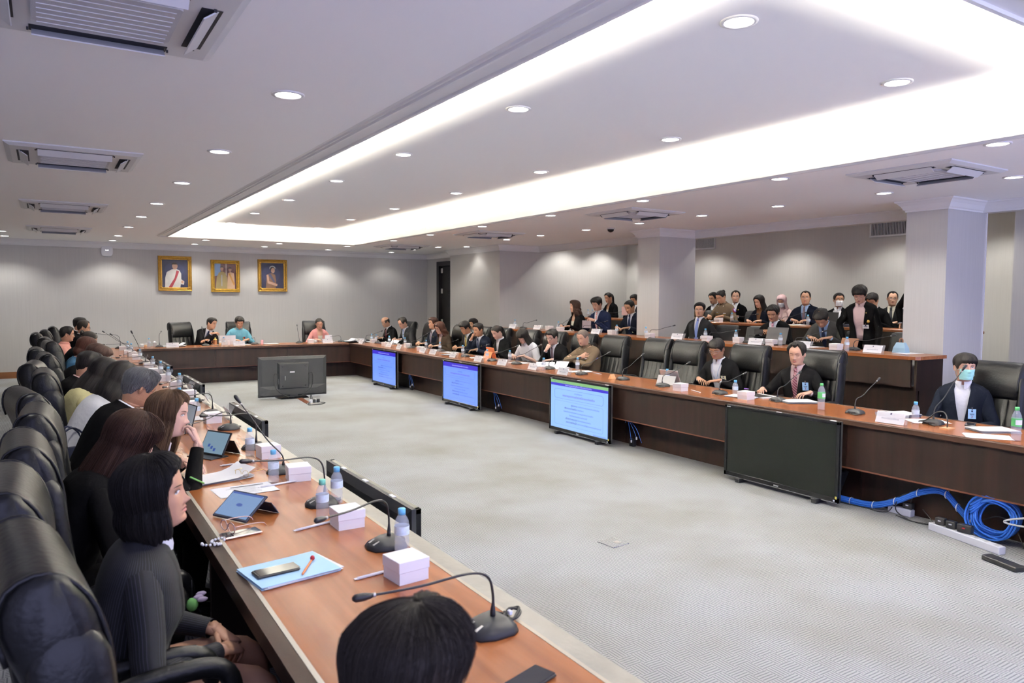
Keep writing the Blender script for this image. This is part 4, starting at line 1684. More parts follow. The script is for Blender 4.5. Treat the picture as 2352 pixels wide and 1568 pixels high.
T2, T3 = 1.12, 1.33
t = thing('tiered_desk', (0, 0, 0), 0, 'dark wooden desk on the first raised tier before the pillars', 'table')
m = MB()
m.prism([(8.46, 4.62), (9.02, 4.62), (9.02, 14.2), (8.38, 14.2), (8.38, 4.72), (8.40, 4.65)], T2 - .04, T2)
m.obj('tabletop', TOPW, t)
for k in range(3):
    a = 4.70 + k * 3.16
    MB().box((8.42, a + 1.58, .92), (.03, 3.155, .32)).obj('front_panel', PANW, t)
    MB().box((8.56, a + 1.58, .56), (.03, 3.155, .40)).obj('lower_panel', PANW, t)
MB().box((8.72, 4.665, .90), (.56, .03, .36)).obj('side_panel', PANW, t)
MB().box((8.80, 4.72, .545), (.40, .03, .35)).obj('lower_side_panel', PANW, t)

t = thing('tiered_desk', (0, 0, 0), 0, 'dark wooden desk on the top tier at the back of the alcove', 'table')
MB().box((11.06, 9.75, T3 - .02), (.56, 8.9, .04), bev=.006).obj('tabletop', TOPW, t)
for k in range(3):
    a = 5.35 + k * 2.94
    MB().box((10.83, a + 1.47, .94), (.03, 2.935, .70)).obj('front_panel', PANW, t)

t = thing('side_cabinet', (0, 0, 0), 0, 'low brown wooden cabinet at the right edge behind the masked man', 'cabinet')
MB().box((9.35, 3.62, .445), (.75, .86, .85), bev=.006).obj('body', wood_mat('cabinet_wood', (.070, .032, .020), (.115, .055, .034), .4, 'Z', 1.2), t)
MB().box((9.35, 3.62, .88), (.79, .90, .03), bev=.006).obj('top', MATS['cabinet_wood'], t)
for k in (-1, 1):
    MB().box((8.97, 3.62 + k * .21, .43), (.02, .40, .76), bev=.004).obj('door', MATS['cabinet_wood'], t)

# ---------------------------------------------------------------- chairs
LEATHER = mat('black_leather', (.005, .005, .0055), .38, spec=.38, bump=(55, .10))
LEATH2 = mat('grey_leather', (.035, .034, .034), .42, spec=.5, bump=(55, .10))


def pillow(prof, hw, nx, groove=None, rnd=.05, taper=None):
    """closed side profile [(y,z)] swept across x with rounded ends"""
    pr = np.array(prof)
    c0 = pr.mean(0)
    rings = []
    for u in np.linspace(-1, 1, nx):
        e = max(0, (abs(u) * hw - (hw - rnd)) / rnd)
        k = math.sqrt(max(0.0, 1 - e * e)) if e < 1 else .0
        k = .35 + .65 * k if e > 0 else 1.0
        q = c0 + (pr - c0) * np.array([k, 1 - (1 - k) * .16])
        ring = []
        for y, z in q:
            x = u * hw
            if taper:
                x *= taper(z)
            dy = groove(u, y, z) if groove else 0
            ring.append((x, y + dy, z))
        rings.append(ring)
    m = MB()
    m.loft(rings, 0)
    return m


def exec_chair():
    t = link('executive_chair', None)
    # back: leans 9 degrees
    ta = math.tan(R(9))

    def pt(y, z):
        return (y - (z - .5) * ta - .20, z)
    lower = [pt(.02, .46), pt(.055, .52), pt(.06, .62), pt(.045, .75), pt(.035, .86), pt(.03, .93), pt(-.06, .96), pt(-.075, .80), pt(-.075, .62), pt(-.06, .48)]
    lp = smooth_path([(y, z, 0) for y, z in lower + [lower[0]]], 2)[:-1]

    def gr(u, y, z):
        f = 1 if y > -.20 - (z - .5) * ta - .01 else 0
        g = 0
        for x0 in (-.62, -.21, .21, .62):
            g += math.exp(-((u - x0) / .045) ** 2)
        return -.014 * g * f
    pillow([(p[0], p[1]) for p in lp], .235, 33, gr, .05).obj('backrest', LEATHER, t)
    head = [pt(.045, .90), pt(.075, .98), pt(.080, 1.08), pt(.065, 1.16), pt(.025, 1.212), pt(-.035, 1.220), pt(-.085, 1.185), pt(-.105, 1.11), pt(-.09, 1.03), pt(-.06, .92)]
    hp_ = smooth_path([(y, z, 0) for y, z in head + [head[0]]], 2)[:-1]

    def wr(u, y, z):
        e = max(0, abs(u) - .72) / .28
        return .006 * math.sin(z * 150 + u * 9) * e
    pillow([(p[0], p[1]) for p in hp_], .262, 41, wr, .06).obj('headrest', LEATHER, t)
    for sx in (-1, 1):
        # side bolster running down from the headrest, with piped edge
        pts = [(sx * .236, *pt(-.01, 1.12)), (sx * .250, *pt(.0, 1.03)), (sx * .255, *pt(-.005, .90)), (sx * .255, *pt(-.01, .72)), (sx * .25, *pt(.0, .55)), (sx * .24, *pt(.01, .47))]
        m = MB()
        m.tube(smooth_path(pts, 3), [(.010, .020), (.019, .050), (.024, .068)] + [(.026, .076)] * 10 + [(.024, .07), (.02, .06), (.015, .045)], 12, 0, up=(1, 0, 0))
        b = m.obj('side_bolster', LEATHER, t)
        m = MB()
        pp = [(sx * .238, *pt(-.100, 1.05)), (sx * .238, *pt(-.104, 1.12)), (sx * .238, *pt(-.075, 1.195)), (sx * .238, *pt(.0, 1.218)), (sx * .238, *pt(.058, 1.16)), (sx * .238, *pt(.077, 1.06)), (sx * .24, *pt(.070, .96))]
        m.tube(smooth_path(pp, 3), .006, 6, 0)
        m.obj('piping', LEATHER, b)
        # arm
        m = MB()
        arm = [(sx * .275, -.20, .50), (sx * .30, -.20, .60), (sx * .305, -.10, .665), (sx * .305, .06, .675), (sx * .30, .17, .655), (sx * .29, .20, .58), (sx * .275, .17, .47)]
        m.tube(smooth_path(arm, 4), [(.026, .030)] * 25, 10, 0)
        m.obj('armrest', LEATHER, t)
    seat = [(-.24, .44), (-.22, .49), (-.05, .475), (.15, .48), (.24, .47), (.275, .43), (.25, .385), (0, .37), (-.22, .385)]
    sp = smooth_path([(y, z, 0) for y, z in seat + [seat[0]]], 2)[:-1]
    pillow([(p[0], p[1]) for p in sp], .26, 15, None, .06).obj('seat', LEATHER, t)
    m = MB()
    m.lathe([(.05, .10), (.05, .12), (.028, .13), (.028, .30), (.06, .33), (.10, .37)], 14)
    m.obj('column', MATS['dark_metal'], t)
    for k in range(5):
        a = 2 * math.pi * k / 5 + .3
        m = MB()
        m.tube([(0, 0, .115), (.16 * math.cos(a), .16 * math.sin(a), .10), (.30 * math.cos(a), .30 * math.sin(a), .07)], [(.022, .026), (.018, .022), (.014, .016)], 8, 0)
        lg = m.obj('leg', MATS['dark_metal'], t)
        m = MB()
        m.ell((.30 * math.cos(a), .30 * math.sin(a), .030), (.028, .028, .030), 8, 6)
        m.obj('caster', MATS['black_plastic'], lg)
    return t


def low_chair(LEATH2=LEATH2):
    t = link('meeting_chair', None)
    ta = math.tan(R(10))
    pr = [(-.21, .50), (-.185, .52), (-.20 - .06, .75), (-.215 - .08, .90), (-.24 - .09, .955), (-.285 - .085, .95), (-.30 - .06, .88), (-.285, .70), (-.25, .52)]
    sp = smooth_path([(y, z, 0) for y, z in pr + [pr[0]]], 2)[:-1]
    pillow([(p[0], p[1]) for p in sp], .25, 21, lambda u, y, z: -.05 * u * u * -1, .07, lambda z: 1.0 - .10 * max(0, (z - .6) / .35) ** 1.5).obj('backrest', LEATH2, t)
    seat = [(-.22, .44), (-.20, .49), (0, .48), (.2, .475), (.25, .43), (0, .40), (-.2, .40)]
    sp = smooth_path([(y, z, 0) for y, z in seat + [seat[0]]], 2)[:-1]
    pillow([(p[0], p[1]) for p in sp], .25, 13, None, .06).obj('seat', LEATH2, t)
    for sx in (-1, 1):
        m = MB()
        m.tube(smooth_path([(sx * .25, -.22, .46), (sx * .285, -.24, .60), (sx * .29, -.1, .665), (sx * .29, .12, .66), (sx * .27, .17, .46)], 4), [(.018, .024)] * 17, 8, 0)
        m.obj('armrest', MATS['black_plastic'], t)
    m = MB(); m.lathe([(.045, .10), (.03, .13), (.03, .33), (.09, .40)], 12); m.obj('column', MATS['dark_metal'], t)
    for k in range(5):
        a = 2 * math.pi * k / 5 + .3
        m = MB()
        m.tube([(0, 0, .10), (.28 * math.cos(a), .28 * math.sin(a), .05)], [.022, .016], 8, 0)
        m.ell((.28 * math.cos(a), .28 * math.sin(a), .028), (.026, .026, .028), 8, 6)
        m.obj('leg', MATS['dark_metal'], t)
    return t


_ch = {}


def chair(kind, hx, hy, face, label, fl=0.0, group='high-backed black leather chairs'):
    """hx,hy: where the top of the back stands; face: degrees, local +Y"""
    if kind not in _ch:
        o = exec_chair() if kind == 'exec' else low_chair()
        _ch[kind] = o
    else:
        o = copy_tree(_ch[kind])
    a = R(face)
    off = RZ(a) @ np.array([0, -.33, 0])
    o.location = (hx - off[0], hy - off[1], fl)
    o.rotation_euler = (0, 0, a)
    return tag(o, label, 'chair', group)


LEFT_CH = [(-.05, 1.92, -84, 'nearest the camera at the left edge'), (-.12, 2.68, -90, 'behind the woman with the black bob'), (-.09, 3.40, -88, 'behind the woman with long dark brown hair'), (-.06, 4.28, -92, 'behind the woman with her hand at her mouth'),
           (-.12, 5.12, -80, 'behind the grey-haired man'), (-.03, 6.42, -90, 'behind the woman in white'), (-.11, 7.28, -95, 'behind the woman in yellow'), (-.01, 8.35, -86, 'behind the man with the pink collar'),
           (-.10, 9.25, -90, 'ninth from the camera along the left table'), (.03, 10.7, -84, 'behind the woman in dark blue'), (-.03, 11.6, -92, 'eleventh from the camera along the left table'), (-.13, 13.0, -90, 'behind the man in the salmon shirt'), (-.02, 14.1, -90, 'thirteenth from the camera along the left table'), (.10, 15.6, -90, 'farthest from the camera along the left table')]
for x, y, f, l in LEFT_CH:
    chair('exec', x, y, f, 'black high-backed chair at left table, ' + l)
chair('exec', 2.43, 17.28, 208, 'empty black leather high-backed chair turned sideways at the head table')
chair('exec', 3.64, 17.28, 182, 'black leather high-backed chair behind the man in light blue')
chair('exec', 5.35, 17.28, 180, 'black leather high-backed chair behind the woman in pink')
R_CH = [(15.90, 'behind the man with the pale blue tie'), (14.75, 'beside the man in navy suit facing the hall'), (13.35, 'behind the man with the khaki tie'), (12.45, 'behind the man with his fist at his nose'), (11.75, 'behind the woman with white piped jacket'),
        (10.83, 'behind the woman with bangs and white blouse'), (10.05, 'behind the man in glasses resting his chin'), (9.25, 'behind the police officer with cropped hair'), (8.50, 'empty, next to the cropped-hair police officer'),
        (7.58, 'empty, the farther of the adjoining pair'), (7.0, 'empty, the nearer of the adjoining pair'), (6.0, 'behind the man typing on the silver tablet'), (5.02, 'behind the man with the striped red tie'), (3.28, 'behind the man in the teal face mask')]
for y, l in R_CH:
    chair('exec', 7.24, y, 90 + (-6 if y in (7.58,) else 0), 'black high-backed chair at right table, ' + l)
for x, y, fl, l in ((9.95, 12.45, .37, 'beside the woman with wavy dark hair'), (9.95, 11.15, .37, 'left of the man by the far pillar'), (9.95, 8.72, .37, 'behind the man with the blue tie'), (9.9, 8.02, .37, 'empty, left of the man with the phone'),
                    (9.95, 6.25, .37, 'behind the standing woman'), (9.9, 5.55, .37, 'empty, beside the near pillar with the blue bag')):
    chair('low', x, y, 90, 'grey low-backed chair on first tier, ' + l, fl, 'low-backed chairs on the tiers')
for x, y, l in ((12.1, 13.35, 'beside the woman with the ponytail'), (12.15, 11.05, 'between the two police officers'), (12.15, 9.95, 'beside the woman with the scarf'), (12.15, 8.75, 'behind the stout man'), (12.1, 7.72, 'behind the man in the white mask'), (11.85, 6.55, 'before the man in the grey suit')):
    chair('low', x, y, 90, 'grey low-backed chair on top tier, ' + l, .58, 'low-backed chairs on the tiers')

# ---------------------------------------------------------------- televisions
mat('screen_off', (.006, .007, .006), .30, spec=.2)
mat('screen_blue', (.02, .02, .05), .3, emit=(.085, .17, .56), es=1.0)
mat('screen_pale', (.02, .02, .05), .3, emit=(.155, .285, .56), es=1.0)
mat('slide_bar', (.01, .01, .05), .3, emit=(.020, .010, .30), es=1.0)
mat('slide_green', (.02, .05, .02), .3, emit=(.12, .24, .10), es=1.0)
mat('slide_ink', (.02, .02, .05), .4, emit=(.02, .03, .17), es=1.0)
mat('slide_soft', (.02, .02, .05), .4, emit=(.055, .10, .33), es=1.0)
mat('slide_title', (.02, .02, .05), .4, emit=(.07, .035, .28), es=1.0)
mat('slide_white', (.2, .2, .2), .4, emit=(.20, .22, .50), es=1.0)
mat('gloss_black', (.006, .006, .007), .2, spec=.3)
TVW, TVH = 1.24, .70


def tv_body(t, w=TVW, h=TVH):
    """screen faces local -Y; origin at bottom centre"""
    m = MB()
    b = .028
    for (x, z, sx, sz) in ((0, b / 2 + .01, w, b + .02), (0, h - b / 2, w, b), (-w / 2 + b / 2, h / 2, b, h), (w / 2 - b / 2, h / 2, b, h)):
        m.box((x, -.005, z), (sx, .03, sz), bev=.003)
    m.obj('bezel', MATS['gloss_black'], t)
    m = MB()
    m.loft([[(-w / 2, .008, 0), (w / 2, .008, 0), (w / 2, .008, h), (-w / 2, .008, h)], [(-w / 2, .03, 0), (w / 2, .03, 0), (w / 2, .03, h), (-w / 2, .03, h)],
            [(-w / 2 + .06, .045, .06), (w / 2 - .06, .045, .06), (w / 2 - .06, .045, h - .05), (-w / 2 + .06, .045, h - .05)]], smooth=False)
    m.obj('back_cover', MATS['grey_plastic'], t)
    m = MB()
    m.box((0, -.021, .006), (w, .004, .005))
    m.obj('silver_line', MATS['chrome'], t)


def text_part(txt, size, mt, parent, x, z, y, name='lettering', align='CENTER', sx=1.0):
    me = text_mesh(txt, size, align)
    me.materials.clear()
    me.materials.append(MATS[mt])
    o = link(name, me, parent)
    o.matrix_local = Matrix.Translation((x, y, z)) @ Matrix.Rotation(math.pi / 2, 4, 'X') @ Matrix.Diagonal((sx, 1, 1, 1))
    return o


def slide(t, style):
    w, h = TVW - .056, TVH - .058
    z0 = .03
    mt = 'screen_pale' if style == 2 else 'screen_blue'
    s = MB().box((0, -.004, z0 + h / 2), (w, .012, h)).obj('screen', MATS[mt], t)
    y = -.0115
    zt = z0 + h
    if style == 2:
        MB().box((0, y, zt - .020), (w, .002, .040)).obj('menu_bar', MATS['slide_green'], s)
        MB().box((0, y, zt - .056), (w, .002, .034)).obj('title_bar', MATS['slide_bar'], s)
        MB().box((w / 2 - .004, y, z0 + h / 2 - .04), (.010, .002, h - .08)).obj('side_bar', MATS['slide_bar'], s)
        text_part('แฟ้ม', .020, 'slide_ink', s, -w / 2 + .09, zt - .020, y - .001)
        text_part('มุมมอง', .020, 'slide_ink', s, -w / 2 + .30, zt - .020, y - .001)
        dz = -.02
    else:
        MB().box((0, y, zt - .036), (w, .002, .072)).obj('title_bar', MATS['slide_bar'], s)
        dz = 0
    text_part('แผนงานบูรณาการสร้างรายได้จากการท่องเที่ยว', .030, 'slide_white', s, 0, zt - .040 + dz * .8, y - .0012)

    def frame(x0, x1, za, zb, dash):
        m = MB()
        r = .03
        pts = []
        for cx, cz, a0 in ((x1 - r, zb - r, 0), (x0 + r, zb - r, 90), (x0 + r, za + r, 180), (x1 - r, za + r, 270)):
            for a in np.linspace(a0, a0 + 90, 5):
                pts.append((cx + r * math.cos(R(a)), cz + r * math.sin(R(a))))
        pts.append(pts[0])
        for p, q in zip(pts[:-1], pts[1:]):
            L = math.hypot(q[0] - p[0], q[1] - p[1])
            n = max(1, int(L / .014)) if dash else 1
            for k in range(n):
                a, b = k / n, (k + (.5 if dash else 1)) / n
                cxm, czm = p[0] + (q[0] - p[0]) * (a + b) / 2, p[1] + (q[1] - p[1]) * (a + b) / 2
                if abs(q[0] - p[0]) > abs(q[1] - p[1]):
                    m.box((cxm, y, czm), (L * (b - a) + .001, .001, .0022))
                else:
                    m.box((cxm, y, czm), (.0022, .001, L * (b - a) + .001))
        o = m.obj('frame_line', MATS['slide_ink'], s)
        o['kind'] = 'stuff'
    frame(-w / 2 + .085, w / 2 - .10, zt - .215 + dz, zt - .095 + dz, False)
    frame(-w / 2 + .085, w / 2 - .10, z0 + .065, zt - .245 + dz, True)
    text_part('ความสำคัญของ', .026, 'slide_soft', s, 0, zt - .128 + dz, y - .001)
    text_part('แผนงานบูรณาการสร้างรายได้จากการท่องเที่ยว', .036, 'slide_title', s, 0, zt - .172 + dz, y - .001)
    lines = [('บูรณาการ', 'การทำงานร่วมกันของหน่วยงานที่เกี่ยวข้อง'), ('พัฒนาการท่องเที่ยว', 'ในมิติต่าง ๆ'), ('', 'ที่สอดคล้องตามยุทธศาสตร์ และแผนแม่บทด้านการท่องเที่ยว'), ('', 'โดยมีเป้าหมายหลักในการสร้างรายได้'), ('สร้างความสามารถ', 'ในการแข่งขันการท่องเที่ยว'), ('ลดความเหลื่อมล้ำ', 'และกระจายรายได้สู่ชุมชนและเศรษฐกิจฐานราก')]
    for i, (b, r_) in enumerate(lines):
        z = zt - .285 + dz - i * .044
        if b:
            text_part(b, .034, 'slide_ink', s, -.02, z, y - .001, align='RIGHT')
            text_part(r_, .026, 'slide_soft', s, -.01, z, y - .001, align='LEFT')
        else:
            text_part(r_, .026, 'slide_soft', s, 0, z, y - .001)
    text_part('สำนักงบประมาณของรัฐสภา', .024, 'slide_soft', s, w / 2 - .03, z0 + .028, y - .001, align='RIGHT')


mat('cable_blue', (.03, .16, .62), .45)
mat('cable_black', (.012, .012, .013), .5)
mat('cable_white', (.62, .62, .60), .5)
mat('yellow_tag', (.62, .50, .10), .5)
for k, (y, nm, st) in enumerate(((13.68, 'farthest of three before the right table', 1), (10.5, 'middle of three before the right table', 1), (7.36, 'nearest of three, with a green bar', 2), (4.36, 'large switched-off television with black screen before the right table', 0))):
    tv = thing('television', (5.655, y, .035), R(-90), ('black television with blue slide, ' if st else '') + nm, 'television')
    tv_body(tv)
    if st:
        slide(tv, st)
    else:
        MB().box((0, -.004, .03 + (TVH - .058) / 2), (TVW - .056, .012, TVH - .058)).obj('screen', MATS['screen_off'], tv)
    MB().box((TVW / 2 - .03, -.0225, .022), (.014, .003, .014)).obj('power_light', MATS['white_plastic'], tv)
    MB().box((TVW / 2 - .012, -.0225, .05), (.016, .003, .022)).obj('yellow_sticker', MATS['yellow_tag'], tv)
    text_part('SHARP', .016, 'white_plastic', tv, -TVW / 2 + .05, TVH - .016, -.0212)
    text_part('SHARP', .018, 'white_plastic', tv, 0, .022, -.0222)
    for sx in (-.42, .42):
        MB().box((sx, .02, -.015), (.05, .16, .04), bev=.004).obj('foot', MATS['black_plastic'], tv)
    for sx in (0, .55):
        MB().box((sx, -.004, TVH + .002), (.05, .022, .004)).obj('top_label', MATS['white_plastic'], tv)

# television seen from behind, lit side towards the head table
tv = thing('television', (3.65, 13.0, .035), R(180), 'black television seen from behind standing on the open floor', 'television')
tv_body(tv, 1.19, .70)
MB().box((0, -.004, .03 + .321), (1.13, .012, .64)).obj('screen', MATS['screen_blue'], tv)
m = MB()
m.loft([[(-.28, .04, .14), (.28, .04, .14), (.28, .04, .60), (-.28, .04, .60)], [(-.25, .095, .15), (.25, .095, .15), (.25, .095, .57), (-.25, .095, .57)]], smooth=False)
hs = m.obj('rear_housing', MATS['grey_plastic'], tv)
for x, z in ((-.20, .53), (.20, .53), (-.20, .19), (.20, .19)):
    m = MB(); T = np.eye(4); T[:3, :3] = RX(math.pi / 2); T[:3, 3] = (x, .096, z); m.lathe([(.012, -.002), (.012, .002)], 10, T=T); m.obj('screw_hole', MATS['slot_dark'], hs)
MB().box((.03, .096, .43), (.085, .003, .022)).obj('rating_label', MATS['white_plastic'], hs)
for dx, w_ in ((-.11, .03), (-.05, .05), (.0, .03), (.045, .04)):
    MB().box((-dx - .03, .031, .685), (w_, .002, .012)).obj('label_strip', MATS['white_plastic'], hs)
MB().box((.20, .096, .33), (.06, .004, .08)).obj('port_panel', MATS['slot_dark'], hs)
for k in range(4):
    MB().box((.155, .098, .30 + k * .02), (.012, .004, .010)).obj('port', MATS['hinge_metal'], hs)
MB().box((.26, .06, .27), (.006, .03, .09)).obj('side_port', MATS['hinge_metal'], hs)
for x, z, w_, h_ in ((.19, .48, .09, .06), (-.21, .48, .05, .07), (-.06, .25, .16, .05)):
    for k in range(5):
        MB().box((x, .0958, z - h_ / 2 + k * h_ / 4), (w_, .002, .005)).obj('vent_slot', MATS['slot_dark'], hs)
m = MB()
m.loft([[(-.58, .045, .05), (.58, .045, .05), (.58, .045, .19), (-.58, .045, .19)], [(-.50, .06, .03), (.50, .06, .03), (.40, .06, .13), (-.40, .06, .13)]], smooth=False)
m.obj('lower_housing', MATS['grey_plastic'], tv)
m = MB(); m.prism([(-.27, -.14), (.27, -.14), (.24, .15), (-.24, .15)], -.035, -.018); m.obj('stand_base', MATS['gloss_black'], tv)
MB().box((0, .03, .04), (.16, .05, .13), bev=.01).obj('stand_neck', MATS['black_plastic'], tv)
for sgn in (-1, 1):
    m = MB()
    m.tube(smooth_path([(sgn * .26, .07, .40), (sgn * .33, .08, .40), (sgn * .335, .08, .25), (sgn * .29, .085, .12), (sgn * .15, .09, .02), (0, .09, -.01)], 5), .005, 6, 0)
    m.obj('cable', MATS['cable_black'], tv)

for y0, y1, nm in ((3.11, 4.36, 'nearest the camera'), (6.01, 7.24, 'second from the camera'), (8.9, 10.1, 'third from the camera'), (11.5, 12.7, 'farthest from the camera')):
    yc = (y0 + y1) / 2
    tv = thing('television', (xo(yc) + .125, yc, .075), R(90), 'thin black television hung on the outer side of the left table, ' + nm, 'television')
    tv_body(tv)
    MB().box((0, -.004, .03 + .321), (TVW - .056, .012, TVH - .058)).obj('screen', MATS['screen_blue'], tv)
    for sx in (-.35, .02, .36):
        MB().box((sx, .012, TVH + .001), (.05, .02, .004)).obj('top_label', MATS['white_plastic'], tv)
    MB().box((0, .06, .12), (.30, .05, .30)).obj('bracket', MATS['black_plastic'], tv)
    for sx in (-.42, .42):
        MB().box((sx, .01, -.037), (.05, .12, .075), bev=.004).obj('foot', MATS['black_plastic'], tv)

